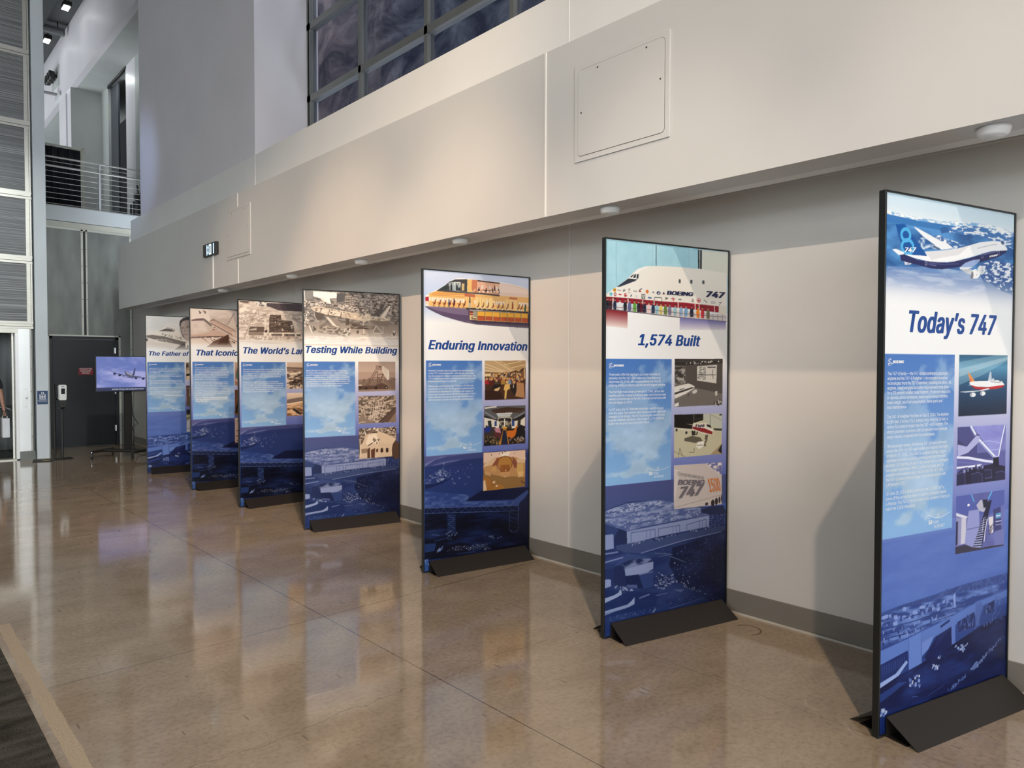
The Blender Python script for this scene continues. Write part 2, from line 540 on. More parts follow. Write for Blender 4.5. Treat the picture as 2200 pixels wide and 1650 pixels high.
# wall on the camera's left: solid with a clerestory
b = MB()
b.box(-24.2, -24, -16, 28, 0, 5.4).box(-24.2, -24, -16, 28, 7.6, ZC)
for y in (-16, -8, 0, 8, 16, 28):
    b.box(-24.2, -24, y - 0.6, y + 0.6, 5.4, 7.6)
struct(b.build('wall_left', M_wall))
b = MB().box(-24, 0.2, FY + 1.6, FY + 1.8, 0, ZC).box(0.2, 9, FY + 1.6, FY + 1.8, 0, 4.6).box(-24, 9, 27.8, 28, 0, ZC).box(9, 9.2, -16, 28, 0, ZC)
struct(b.build('wall_north', M_gray))

# ---------------------------------------------------------------- right wall
b = MB().box(WX, WX + 0.15, -16, FY + 0.05, 0, 3.2)
wr = struct(b.build('wall_right', M_wall))
each([(WX - 0.004, WX + 0.01, y - 0.006, y + 0.006, 0.154, 2.815) for y in (4.016, 9.0, 12.9, -4.8)] + [(WX - 0.004, WX + 0.01, -16, FY, 2.815, 2.823)], 'joint_bead', M_white, wr)
b = MB().box(WX - 0.012, WX, -16, FY - 0.02, 0.012, 0.154)
br = struct(b.build('baseboard_right', M_base, bevel=0.003))
MB().box(WX - 0.02, WX, -16, FY - 0.02, 0, 0.012).build('caulk_line', M_caulk, br)

# overhanging upper wall with its furred-out fascia
b = MB()
b.box(UX, WX + 0.15, -16, 14.985, 2.95, 3.2)            # recess ceiling
b.box(UX, UX + 0.12, -16, 14.985, 2.74, 4.43)           # parapet
b.box(UX + 0.12, UX + 1.2, -16, 9.431, 4.33, 4.43)      # deep sill below the window
b.box(UX + 0.12, UX + 1.2, 9.431, 14.985, 4.33, 4.42)
wu = struct(b.build('wall_upper', M_white))
each([(UX - 0.004, UX, 3.594, 3.606, 3.9, 4.42), (UX - 0.004, UX, 9.19, 9.2, 3.9, 4.42)], 'joint_bead', M_white, wu)
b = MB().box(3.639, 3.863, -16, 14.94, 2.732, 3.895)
fa = struct(b.build('wall_fascia', M_wall_toned))
each([(3.633, 3.64, 3.600, 3.612, 2.734, 3.893), (3.633, 3.64, -2.006, -1.994, 2.734, 3.893), (3.633, 3.64, 9.192, 9.204, 3.72, 3.893),
      (3.633, 3.64, 9.192, 9.204, 2.734, 3.05), (3.627, 3.64, 10.06, 10.09, 2.734, 3.19)], 'joint_bead', mat('bright_bead', (0.86, 0.85, 0.82, 1), 0.4, noise=0.02), fa)

# wall section beyond the window, the window's far jamb, window wall
b = MB()
b.box(3.97, 4.9, 9.431, 14.70, 4.43, ZC)
b.box(3.97, 5.4, -16, -7.0, 4.43, ZC)
struct(b.build('wall_pier', M_upper))
GX = 4.776
b = MB()
for y in (9.36, 8.0, 6.577, 5.155, 3.73, 2.31, 0.89, -0.53, -1.95, -3.37, -4.79, -6.2):
    b.box(GX - 0.05, GX + 0.05, y - 0.03, y + 0.03, 4.43, ZC)
for z in (5.42, 6.42, 7.42, 8.42, 9.42):
    b.box(GX - 0.05, GX + 0.05, -7, 9.431, z - 0.045, z + 0.045)
b.box(GX - 0.05, GX + 0.05, 9.36, 9.431, 4.43, ZC)
wn = bpy.data.objects.new('window_1', None)
COL.objects.link(wn)
struct(wn)
b.build('window_frame', M_mull, wn)
def glass_mat():
    m = bpy.data.materials.new('tinted_glass')
    m.use_nodes = True
    nt = m.node_tree
    b = nt.nodes['Principled BSDF']
    out = nt.nodes['Material Output']
    b.inputs['Base Color'].default_value = (0.02, 0.022, 0.03, 1)
    b.inputs['Roughness'].default_value = 0.03
    tr = nt.nodes.new('ShaderNodeBsdfTransparent')
    tr.inputs['Color'].default_value = (0.80, 0.82, 0.88, 1)
    mx = nt.nodes.new('ShaderNodeMixShader')
    mx.inputs[0].default_value = 0.14
    nt.links.new(tr.outputs[0], mx.inputs[1])
    nt.links.new(b.outputs[0], mx.inputs[2])
    nt.links.new(mx.outputs[0], out.inputs['Surface'])
    return m
MB().box(GX - 0.004, GX + 0.004, -7, 9.40, 4.43, ZC).build('glass', glass_mat(), wn)

# cloud pattern on the gallery wall, standing in for clouds seen in the panes
def cloud_mat():
    m = bpy.data.materials.new('cloud_pattern')
    m.use_nodes = True
    nt = m.node_tree
    L = nt.links.new
    b = nt.nodes['Principled BSDF']
    b.inputs['Roughness'].default_value = 0.8
    tc = nt.nodes.new('ShaderNodeTexCoord')
    mp = nt.nodes.new('ShaderNodeMapping'); mp.inputs['Scale'].default_value = (0.3, 0.55, 0.9); mp.inputs['Rotation'].default_value = (0.5, 0, 0)
    L(tc.outputs['Object'], mp.inputs['Vector'])
    n = nt.nodes.new('ShaderNodeTexNoise'); n.inputs['Scale'].default_value = 1.9; n.inputs['Detail'].default_value = 9; n.inputs['Roughness'].default_value = 0.62; n.inputs['Distortion'].default_value = 1.1
    L(mp.outputs['Vector'], n.inputs['Vector'])
    r = nt.nodes.new('ShaderNodeValToRGB')
    es = r.color_ramp.elements
    es[0].position = 0.30; es[0].color = (0.02, 0.025, 0.06, 1)
    es[1].position = 0.70; es[1].color = (0.55, 0.54, 0.52, 1)
    e = es.new(0.42); e.color = (0.07, 0.08, 0.12, 1)
    e = es.new(0.53); e.color = (0.22, 0.22, 0.24, 1)
    L(n.outputs['Fac'], r.inputs['Fac'])
    n2 = nt.nodes.new('ShaderNodeTexNoise'); n2.inputs['Scale'].default_value = 0.28; n2.inputs['Detail'].default_value = 2
    L(tc.outputs['Object'], n2.inputs['Vector'])
    r2 = nt.nodes.new('ShaderNodeValToRGB')
    r2.color_ramp.elements[0].position = 0.42; r2.color_ramp.elements[0].color = (0.85, 0.92, 1.08, 1)
    r2.color_ramp.elements[1].position = 0.66; r2.color_ramp.elements[1].color = (1.14, 0.95, 0.90, 1)
    L(n2.outputs['Fac'], r2.inputs['Fac'])
    mx = nt.nodes.new('ShaderNodeMix'); mx.data_type = 'RGBA'; mx.blend_type = 'MULTIPLY'; mx.inputs[0].default_value = 1
    L(r.outputs['Color'], mx.inputs[6]); L(r2.outputs['Color'], mx.inputs[7])
    L(mx.outputs[2], b.inputs['Base Color'])
    return m
struct(MB().box(5.6, 5.7, -8, 14.6, 4.2, ZC).build('wall_gallery', cloud_mat()))
struct(MB().box(4.9, 5.7, 14.2, 14.3, 4.43, ZC).build('wall_gallery_end', M_dark))

# ---------------------------------------------------------------- far metal wall with landing above it
b = MB()
b.box(2.3, 3.40, FY, FY + 0.1, 2.26, 4.44)
b.box(3.475, WX + 0.02, FY, FY + 0.1, 2.26, 4.44).box(4.085, WX + 0.02, FY, FY + 0.1, 0, 2.26)
b.box(2.3, 2.79, FY, FY + 0.1, 0, 2.26)
b.box(3.40, 3.475, FY + 0.03, FY + 0.1, 2.26, 4.44)
wf = struct(b.build('wall_far', M_galv))
each([(3.375, 3.415, FY - 0.012, FY + 0.02, 2.26, 4.44), (3.46, 3.49, FY - 0.012, FY + 0.02, 2.26, 4.44),
      (WX - 0.06, WX - 0.025, FY - 0.012, FY + 0.02, 0.0, 4.42), (2.6, WX, FY - 0.012, FY + 0.02, 4.41, 4.445),
      (2.755, 4.085, FY - 0.015, FY + 0.02, 2.262, 2.29), (2.755, 2.80, FY - 0.015, FY + 0.02, 0, 2.29),
      (4.045, 4.085, FY - 0.015, FY + 0.02, 0, 2.29)], 'batten', M_galvtrim, wf)
MB().box(3.416, 3.46, FY - 0.002, FY + 0.03, 2.29, 4.43).build('gap_seal', M_black, wf)
b = MB()
for z in np.arange(0.3, 4.4, 0.34):
    for x in ((3.395, 3.475, WX - 0.042) if z > 2.35 else (WX - 0.042, 2.775, 4.065)):
        b.lathe((x, FY - 0.012, float(z)), [(0.008, -0.004), (0.008, 0.0)], 8, 'y')
b.build('screw_heads', M_bronze, wf)
b = MB().box(2.3, WX + 0.5, FY, FY + 0.12, 4.445, 4.565)
struct(b.build('trim_3', M_fascia, bevel=0.004))
b = MB().box(2.3, WX + 0.8, FY, FY + 0.25, 4.575, 4.868)
struct(b.build('trim_4', M_colp, bevel=0.006))
b = MB().box(2.3, 9, FY + 0.02, 28, 4.60, 4.885)
struct(b.build('floor_landing', M_gray))

# landing niche: bulkhead, piers, back walls, dark doorway
b = MB().box(3.97, 4.10, 14.70, 28, 8.56, ZC)
struct(b.build('wall_bulkhead', M_upper))
struct(MB().box(4.101, 9, 14.7, 28, 8.56, 8.7).build('ceiling_niche', M_gray))
b = MB().box(3.972, 4.25, 20.492, 20.56, 4.885, 8.56).box(3.972, 4.25, 21.05, 21.85, 4.885, 8.56).box(4.0, 4.2, 20.56, 21.05, 4.885, 8.56)
struct(b.build('wall_piers', M_upper))
struct(MB().box(3.974, 4.70, 20.476, 20.492, 4.885, 8.56).build('wall_niche_end', M_gray))
b = MB().box(4.642, 4.76, 19.80, 20.5, 4.885, 8.56)
struct(b.build('wall_niche_back', M_gray))
b = MB().box(4.642, 4.76, 17.50, 18.24, 4.885, 8.56)
struct(b.build('wall_niche_white', M_upper))
b = MB().box(4.642, 4.80, 14.6, 17.50, 4.885, 8.56)
struct(b.build('wall_niche_side', M_gray))
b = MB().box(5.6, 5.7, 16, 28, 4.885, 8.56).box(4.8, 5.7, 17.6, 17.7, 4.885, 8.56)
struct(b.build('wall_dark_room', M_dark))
b = MB().box(3.5, 9, 26.5, 26.6, 4.885, 8.56).box(8, 8.1, 20, 27, 4.885, 8.56)
struct(b.build('wall_corridor', mat('corridor', (0.17, 0.165, 0.17, 1), 0.7, noise=0.05)))
d2 = struct(MB().box(4.70, 4.74, 19.15, 19.80, 4.90, 8.50).build('door_2', mat('slate_leaf', (0.055, 0.06, 0.075, 1), 0.5, noise=0.06), bevel=0.004))
MB().box(4.625, 4.66, 18.20, 19.82, 8.50, 8.56).build('door_track', M_black, d2)

# ---------------------------------------------------------------- charcoal service door
DX0, DX1 = 2.80, 4.045
b = MB()
b.box(DX0, DX0 + 0.055, FY - 0.02, FY + 0.10, 0, 2.262).box(DX1 - 0.055, DX1, FY - 0.02, FY + 0.10, 0, 2.262).box(DX0, DX1, FY - 0.02, FY + 0.10, 2.205, 2.262)
d1 = struct(b.build('door_1', M_gdoor, bevel=0.003))
MB().box(DX0 + 0.06, DX1 - 0.06, FY + 0.015, FY + 0.06, 0.004, 2.20).build('door_leaf', M_gdoor, d1, bevel=0.003)
for z in (1.98, 1.13, 0.35):
    b = MB()
    b.tube([(DX1 - 0.058, FY - 0.006, z - 0.06), (DX1 - 0.058, FY - 0.006, z + 0.06)], 0.011, 10)
    b.box(DX1 - 0.085, DX1 - 0.03, FY + 0.005, FY + 0.014, z - 0.06, z + 0.06)
    b.build('hinge', M_chrome, d1)
b = MB().lathe((DX0 + 0.13, FY + 0.015, 1.0), [(0.028, 0.0), (0.028, -0.01), (0.012, -0.012), (0.012, -0.05)], 16, 'y')
b.tube([(DX0 + 0.13, FY - 0.035, 1.0), (DX0 + 0.25, FY - 0.035, 1.0)], 0.010, 10)
b.build('door_handle', M_chrome, d1)

# ---------------------------------------------------------------- elevator shaft (front at y = 15.1)
EY = 15.10
def poly_mat():
    m = bpy.data.materials.new('ribbed_polycarbonate')
    m.use_nodes = True
    nt = m.node_tree
    L = nt.links.new
    b = nt.nodes['Principled BSDF']
    out = nt.nodes['Material Output']
    tc = nt.nodes.new('ShaderNodeTexCoord')
    mp = nt.nodes.new('ShaderNodeMapping'); mp.inputs['Scale'].default_value = (0.2, 0.2, 60)
    L(tc.outputs['Object'], mp.inputs['Vector'])
    n = nt.nodes.new('ShaderNodeTexNoise'); n.inputs['Scale'].default_value = 1.0; n.inputs['Detail'].default_value = 4
    L(mp.outputs['Vector'], n.inputs['Vector'])
    r = nt.nodes.new('ShaderNodeValToRGB')
    es = r.color_ramp.elements
    es[0].position = 0.36; es[0].color = (0.17, 0.175, 0.18, 1)
    es[1].position = 0.68; es[1].color = (0.66, 0.67, 0.66, 1)
    e = es.new(0.52); e.color = (0.30, 0.305, 0.31, 1)
    L(n.outputs['Fac'], r.inputs['Fac'])
    L(r.outputs['Color'], b.inputs['Base Color'])
    b.inputs['Roughness'].default_value = 0.28
    bp = nt.nodes.new('ShaderNodeBump'); bp.inputs['Strength'].default_value = 0.4; bp.inputs['Distance'].default_value = 0.01
    L(n.outputs['Fac'], bp.inputs['Height']); L(bp.outputs['Normal'], b.inputs['Normal'])
    tr = nt.nodes.new('ShaderNodeBsdfTransparent'); tr.inputs['Color'].default_value = (0.85, 0.87, 0.88, 1)
    mx = nt.nodes.new('ShaderNodeMixShader'); mx.inputs[0].default_value = 0.62
    L(tr.outputs[0], mx.inputs[1]); L(b.outputs[0], mx.inputs[2]); L(mx.outputs[0], out.inputs['Surface'])
    return m
M_poly = poly_mat()
lift = thing('elevator_shaft', 'elevator tower of ribbed translucent panels in an aluminium frame beside the pale steel column', 'elevator', (1.2, EY, 0))
bands = [(2.314, 2.445), (3.463, 3.600), (4.597, 4.733), (5.838, 5.965), (7.085, 7.21), (8.30, 8.43), (9.55, 9.68)]
for z0, z1 in bands:
    h = (z1 - z0) / 3
    b = MB()
    b.box(-1.2, 2.295, EY - 0.035, EY + 0.05, z0, z0 + h - 0.004)
    b.box(-1.2, 2.285, EY - 0.055, EY + 0.05, z0 + h, z0 + 2 * h - 0.004)
    b.box(-1.2, 2.295, EY - 0.035, EY + 0.05, z0 + 2 * h, z1)
    b.build('mullion_rail', M_alu, lift)
tops = [b_[0] for b_ in bands[1:]] + [ZC]
for (z0, z1), zt in zip(bands, tops):
    each([(2.205, 2.262, EY - 0.03, EY + 0.05, z1, zt), (2.268, 2.292, EY - 0.022, EY + 0.05, z1, zt), (0.30, 0.36, EY - 0.03, EY + 0.05, z1, zt)], 'mullion_post', M_alu, lift)
    MB().box(-1.2, 2.205, EY - 0.004, EY + 0.012, z1, zt).build('ribbed_panel', M_poly, lift)
# shaft interior: guide rails and dark back
MB().box(-1.2, 2.3, 17.3, 17.4, 2.45, ZC).build('shaft_back', mat('shaft_grey', (0.09, 0.093, 0.10, 1), 0.6, noise=0.15, nscale=0.8), lift)
each([(2.015, 2.06, 16.2, 16.3, 2.5, ZC), (1.74, 1.86, 15.7, 15.8, 2.5, ZC)], 'guide_rail', mat('rail_light', (0.62, 0.63, 0.64, 1), 0.35, noise=0.03), lift)
# side wall of the shaft facing the column
MB().box(2.27, 2.295, EY + 0.05, 17.4, 0, ZC).build('side_cladding', M_galv, lift)
# polished steel wall panel and door jambs
MB().box(2.069, 2.240, EY - 0.012, EY + 0.04, 0.146, 2.312).build('wall_plate', M_steel, lift)
MB().box(2.244, 2.262, EY - 0.016, EY + 0.04, 0.146, 2.312).build('edge_strip', M_galvtrim, lift)
for z in (0.4, 0.8, 1.2, 1.6, 2.0):
    MB().lathe((2.253, EY - 0.017, z), [(0.006, -0.003), (0.006, 0.0)], 8, 'y').build('screw_head', M_bronze, lift)
MB().box(2.05, 2.30, EY - 0.006, EY + 0.04, 0.0, 0.146).build('kick_plate', M_galv, lift)
b = MB().box(2.022, 2.066, EY - 0.03, EY + 0.16, 0, 2.235)
b.build('door_jamb', mat('bright_steel', (0.80, 0.80, 0.79, 1), 0.35, 0.5, noise=0.03), lift)
b = MB().box(0.7, 2.066, EY - 0.03, EY + 0.05, 2.235, 2.312)
b.build('door_header', M_alu, lift)
b = MB().box(2.11, 2.19, EY - 0.016, EY - 0.011, 0.90, 1.28)
cp = b.build('call_plate', M_steel, lift, bevel=0.002)
MB().lathe((2.176, EY - 0.016, 1.09), [(0.018, 0.0), (0.018, -0.012), (0.012, -0.018)], 20, 'y').build('call_button', M_chrome, cp)
for z in (0.935, 1.245):
    MB().lathe((2.165, EY - 0.016, z), [(0.005, 0.0), (0.005, -0.004)], 8, 'y').build('plate_screw', M_bronze, cp)
# cab
M_cab = mat('cab_steel', (0.10, 0.105, 0.105, 1), 0.25, 0.7, noise=0.25, nscale=1.2, stretch=(3, 3, 0.5))
b = MB().box(0.5, 2.1, 16.85, 16.9, 0.02, 2.31).box(2.10, 2.13, EY + 0.2, 16.9, 0.02, 2.31).box(0.5, 2.13, EY + 0.2, 16.9, 2.30, 2.33)
b.build('cab_wall', M_cab, lift)
MB().box(0.4, 2.13, EY + 0.1, 16.9, 0.0, 0.015).build('cab_floor', M_black, lift)
MB().box(0.6, 2.066, EY - 0.03, EY + 0.2, 0.0, 0.018).build('door_sill', M_alu, lift)
MB().box(1.985, 2.012, EY + 0.10, EY + 0.13, 0.02, 2.235).build('door_edge', M_alu, lift)
MB().tube([(1.10, 16.75, 0.86), (2.03, 16.75, 0.86), (2.03, 15.6, 0.86)], 0.019, 10).build('hand_rail', M_chrome, lift)
b = MB().box(1.965, 1.985, 16.82, 16.85, 0.9, 2.3)
b.build('cab_trim', M_alu, lift)

# pale steel column
o = MB().box(2.318, 2.508, EY - 0.06, EY + 0.14, 0, ZC).build('column_steel', M_colp, bevel=0.006)
struct(o)
# elevator sign on the column
M_blue = mat('sign_blue', (0.022, 0.062, 0.155, 1), 0.4, noise=0.04)
M_ink = mat('sign_white', (0.80, 0.82, 0.84, 1), 0.4, noise=0.02)
sg = thing('elevator_sign', 'small square navy elevator sign on the pale steel column', 'sign', (2.41, EY - 0.066, 1.09))
MB().box(2.330, 2.490, EY - 0.069, EY - 0.061, 0.972, 1.212).build('plate', M_blue, sg, bevel=0.002)
b = MB()
yy = EY - 0.0695
def flat(b, pts, y, d=0.001):
    b.prism([(x, y, z) for x, z in pts], (0, -d, 0))
# cab outline with three riders, arrows above
for (x0, x1, z0, z1) in ((2.362, 2.458, 1.062, 1.069), (2.362, 2.458, 1.147, 1.154), (2.362, 2.369, 1.062, 1.154), (2.451, 2.458, 1.062, 1.154), (2.336, 2.484, 1.044, 1.050)):
    b.box(x0, x1, yy - 0.001, yy, z0, z1)
for cx in (2.385, 2.410, 2.435):
    b.lathe((cx, yy, 1.131), [(0.0065, 0.0), (0.0065, -0.001)], 12, 'y')
    flat(b, [(cx - 0.010, 1.121), (cx + 0.010, 1.121), (cx + 0.010, 1.097), (cx + 0.005, 1.095), (cx + 0.005, 1.072), (cx - 0.005, 1.072), (cx - 0.005, 1.095), (cx - 0.010, 1.097)], yy)
for cx, s in ((2.397, 1), (2.424, -1)):
    z = 1.176
    flat(b, [(cx, z + 0.019 * s), (cx + 0.013, z + 0.003 * s), (cx + 0.005, z + 0.003 * s), (cx + 0.005, z - 0.015 * s), (cx - 0.005, z - 0.015 * s), (cx - 0.005, z + 0.003 * s), (cx - 0.013, z + 0.003 * s)][::s], yy)
put_text(b, 'ELEVATOR', (0, yy - 0.0012, 0), (1, 0, 0), (0, 0, 1), 2.352, 2.468, 1.015, 0.018)
b.build('lettering', M_ink, sg)

# red room sign on the charcoal door
sg = thing('machine_room_sign', 'small red sign with white capitals on the charcoal service door', 'sign', (3.44, FY, 1.55))
MB().box(3.305, 3.565, FY + 0.006, FY + 0.014, 1.475, 1.622).build('plate', mat('sign_red', (0.22, 0.012, 0.018, 1), 0.4, noise=0.04), sg)
b = MB()
for t, x0, x1, z in (('ELEVATOR', 3.330, 3.545, 1.582), ('MACHINE', 3.345, 3.525, 1.538), ('ROOM', 3.375, 3.500, 1.494)):
    put_text(b, t, (0, FY + 0.0045, 0), (1, 0, 0), (0, 0, 1), x0, x1, z, 0.030)
b.build('lettering', M_ink, sg)

# hand sanitiser station
st = thing('sanitizer_stand', 'black two-post hand sanitizer stand with white dispenser before the charcoal door', 'sanitizer stand', (2.62, 14.72, 0))
b = MB().tube([(2.535, 14.72, 0.006), (2.535, 14.72, 1.34), (2.69, 14.72, 1.34), (2.69, 14.72, 1.20)], 0.016, 10)
b.build('post', M_black, st)
MB().tube([(2.648, 14.72, 0.006), (2.648, 14.72, 1.0)], 0.018, 10).build('post', M_black, st)
MB().box(2.44, 2.80, 14.56, 14.86, 0.0, 0.010).build('base_plate', M_black, st, bevel=0.003)
b = MB()
prof = [(2.588, 1.065), (2.600, 1.050), (2.690, 1.050), (2.702, 1.065), (2.706, 1.300), (2.695, 1.325), (2.595, 1.325), (2.584, 1.300)]
b.prism([(x, 14.70, z) for x, z in prof], (0, -0.10, 0))
dp = b.build('dispenser', M_plast, st, bevel=0.012)
MB().box(2.618, 2.676, 14.595, 14.602, 1.165, 1.262).build('sight_window', mat('smoke_plastic', (0.02, 0.022, 0.026, 1), 0.2, noise=0.1), dp, bevel=0.002)
b = MB()
b.box(2.622, 2.664, 14.594, 14.6, 1.285, 1.298)
b.build('logo_bar', M_blue, dp)
b = MB().box(2.595, 2.695, 14.60, 14.70, 0.985, 1.05).box(2.61, 2.68, 14.62, 14.70, 0.90, 0.99)
b.tube([(2.645, 14.65, 1.01), (2.645, 14.65, 0.94)], [0.018, 0.010], 10)
b.box(2.585, 2.70, 14.62, 14.74, 0.905, 0.925)
b.build('drip_tray', M_black, st)

# dark mat with a yellow label by the column
mt = thing('floor_mat', 'small dark mat with a yellow label at the foot of the steel column', 'mat', (2.30, 14.66, 0))
MB().prism([(2.16, 14.50, 0.0), (2.44, 14.40, 0.0), (2.52, 14.80, 0.0), (2.24, 14.92, 0.0)], (0, 0, 0.008)).build('mat_base', mat('mat_black', (0.025, 0.024, 0.022, 1), 0.7, noise=0.1), mt)
MB().prism([(2.33, 14.60, 0.008), (2.43, 14.56, 0.008), (2.45, 14.67, 0.008), (2.35, 14.71, 0.008)], (0, 0, 0.001)).build('label', mat('label_yellow', (0.55, 0.36, 0.04, 1), 0.5, noise=0.2, nscale=40), mt)

# ---------------------------------------------------------------- television on a wheeled stand
TVX, TVY = 3.60, 14.20
tv = thing('television_stand', 'flat television on a black wheeled stand showing an airliner in a grey sky', 'television', (TVX, TVY, 0))
W2 = 0.535
b = MB().box(TVX - W2, TVX + W2, TVY - 0.025, TVY + 0.03, 1.196, 1.835)
bz = b.build('bezel', M_black, tv, bevel=0.004)
TSX0, TSX1, TSZ0, TSZ1 = TVX - W2 + 0.012, TVX + W2 - 0.012, 1.212, 1.823
def screen_mat():
    m = bpy.data.materials.new('lit_screen')
    m.use_nodes = True
    nt = m.node_tree
    L = nt.links.new
    b = nt.nodes['Principled BSDF']
    at = nt.nodes.new('ShaderNodeAttribute'); at.attribute_name = 'ink'
    b.inputs['Base Color'].default_value = (0.01, 0.01, 0.01, 1)
    b.inputs['Roughness'].default_value = 0.3
    L(at.outputs['Color'], b.inputs['Emission Color'])
    b.inputs['Emission Strength'].default_value = TVGAIN
    return m
TVGAIN = 0.85
b = MB().box(TVX - 0.06, TVX + 0.06, TVY + 0.035, TVY + 0.10, 0.10, 1.72)
b.build('pole', M_black, tv)
b = MB().box(TVX - 0.22, TVX + 0.22, TVY + 0.03, TVY + 0.05, 1.34, 1.70)
b.build('mount_plate', M_black, tv)
Wh = [(3.02, 14.32), (3.545, 13.80), (3.455, 14.74), (3.985, 14.20)]
b = MB()
for a, c in ((0, 2), (1, 3)):
    b.tube([(Wh[a][0], Wh[a][1], 0.125), (Wh[c][0], Wh[c][1], 0.125)], 0.026, 8)
ma = ((Wh[0][0] + Wh[2][0]) / 2, (Wh[0][1] + Wh[2][1]) / 2, 0.125)
mc = ((Wh[1][0] + Wh[3][0]) / 2, (Wh[1][1] + Wh[3][1]) / 2, 0.125)
b.tube([ma, mc], 0.03, 8)
b.build('base_bar', M_black, tv)
M_rub = mat('rubber', (0.014, 0.013, 0.013, 1), 0.6, noise=0.1)
for i, (x, y) in enumerate(Wh):
    b = MB().lathe((x - 0.012, y, 0.055), [(0.02, 0.0), (0.054, 0.002), (0.055, 0.012), (0.054, 0.022), (0.02, 0.024)], 20, 'x')
    c = b.build('caster', M_rub, tv)
    b = MB().box(x - 0.018, x - 0.013, y - 0.014, y + 0.014, 0.04, 0.10).box(x + 0.013, x + 0.018, y - 0.014, y + 0.014, 0.04, 0.10).tube([(x, y, 0.10), (x, y, 0.13)], 0.012, 8)
    b.build('fork', M_chrome if i == 0 else M_black, c)
b = MB().tube([(TVX + 0.07, TVY + 0.09, 1.15), (TVX + 0.085, TVY + 0.1, 0.75), (TVX + 0.17, TVY + 0.1, 0.60), (TVX + 0.08, TVY + 0.1, 0.54), (TVX + 0.10, TVY + 0.1, 0.42), (TVX + 0.09, TVY + 0.12, 0.20), (TVX + 0.18, TVY + 0.14, 0.012), (TVX + 0.40, TVY + 0.2, 0.008), (WX - 0.03, TVY + 0.3, 0.008)], 0.006, 6)
b.build('power_cable', M_rub, tv)

# ---------------------------------------------------------------- landing: railing, drape screen, bundle, lamps
M_rail = mat('brushed_rail', (0.55, 0.55, 0.53, 1), 0.35, 0.6, noise=0.05)
rl = thing('guard_railing', 'cable guard railing along the edge of the upper landing', 'railing', (3.6, FY + 0.1, 4.868))
RY = FY + 0.10
for x in (2.60, 3.755, 4.91):
    MB().box(x - 0.018, x + 0.018, RY - 0.03, RY + 0.03, 4.868, 5.845).build('post', mat('rail_post', (0.66, 0.68, 0.72, 1), 0.35, 0.2, noise=0.04), rl)
MB().tube([(2.3, RY, 5.85), (5.2, RY, 5.85)], 0.018, 10).build('top_rail', M_rail, rl)
MB().tube([(2.3, RY - 0.06, 5.655), (5.2, RY - 0.06, 5.655)], 0.021, 10).build('hand_rail', M_rail, rl)
for z in (5.76, 5.565, 5.46, 5.35, 5.24, 5.135, 5.03, 4.925):
    MB().tube([(2.3, RY, z), (5.2, RY, z)], 0.0055, 6).build('cable', M_rail, rl)

DY = 18.0
ds = thing('drape_screen', 'black pleated drape on a cream pipe frame behind the landing railing', 'room divider', (3.2, DY, 4.885))
M_cream = mat('cream_pipe', (0.55, 0.55, 0.48, 1), 0.45, noise=0.04)
b = MB().tube([(2.2, DY, 6.40), (3.70, DY, 6.40)], 0.028, 10)
b.build('top_bar', M_cream, ds)
b = MB().box(3.665, 3.725, DY - 0.03, DY + 0.03, 4.885, 6.40)
b.lathe((3.715, DY - 0.01, 6.395), [(0.004, -0.05), (0.035, -0.03), (0.045, 0.0), (0.035, 0.03), (0.004, 0.05)], 12, 'z')
b.build('side_post', M_cream, ds)
MB().box(2.2, 3.72, DY - 0.2, DY + 0.2, 4.885, 4.90).build('foot_plate', M_cream, ds)
vs, fs = [], []
N = 160
for j in range(2):
    for i in range(N + 1):
        t = i / N
        x = 2.22 + (3.655 - 2.22) * t
        y = DY + 0.03 * math.sin(t * 2 * PI * 9) + 0.012 * math.sin(t * 2 * PI * 23 + 1)
        vs.append((x, y if j == 0 else DY + 0.3 * (y - DY), 4.93 if j == 0 else 6.37))
for i in range(N):
    fs.append((i, i + 1, N + 2 + i, N + 1 + i))
b = MB(); b.add(vs, fs, True)
dr = b.build('drape', mat('drape_black', (0.010, 0.011, 0.017, 1), 0.8, noise=0.2, nscale=2), ds)
sd = dr.modifiers.new('thickness', 'SOLIDIFY'); sd.thickness = 0.006

BX, BY = 4.49, 16.97
bd = thing('equipment_bundle', 'black bundle of folded stands and cases on the landing behind the railing', 'equipment', (BX, BY, 4.885))
for nm, dx, r, z in (('tube_case', -0.055, 0.026, 5.21), ('tube_case', -0.115, 0.021, 5.13)):
    MB().tube([(BX + dx, BY - 0.06, 4.89), (BX + dx + 0.004, BY - 0.06, z)], r, 8).build(nm, M_black, bd)
for dx, r, dz in ((0.05, 0.016, -0.03), (0.085, 0.019, 0.03)):
    MB().tube([(BX + dx, BY - 0.03, 5.38), (BX + dx + dz, BY - 0.03, 5.58)], r, 8).build('folded_leg', M_black, bd)
MB().box(BX - 0.03, BX + 0.125, BY - 0.05, BY + 0.07, 5.26, 5.40).build('upper_case', M_black, bd, bevel=0.02)
MB().box(BX + 0.0, BX + 0.125, BY - 0.05, BY + 0.07, 4.886, 5.26).build('lower_case', M_black, bd, bevel=0.02)

sw = thing('light_switch', 'small white light switch on the white wall beside the dark landing doorway', 'switch', (4.64, 17.93, 6.57))
MB().box(4.630, 4.642, 17.89, 17.97, 6.50, 6.64).build('switch_plate', mat('switch_white', (0.9, 0.9, 0.9, 1), 0.3, noise=0.02, emit=None), sw, bevel=0.003)
MB().box(4.624, 4.631, 17.915, 17.945, 6.54, 6.60).build('rocker', M_plast, sw)

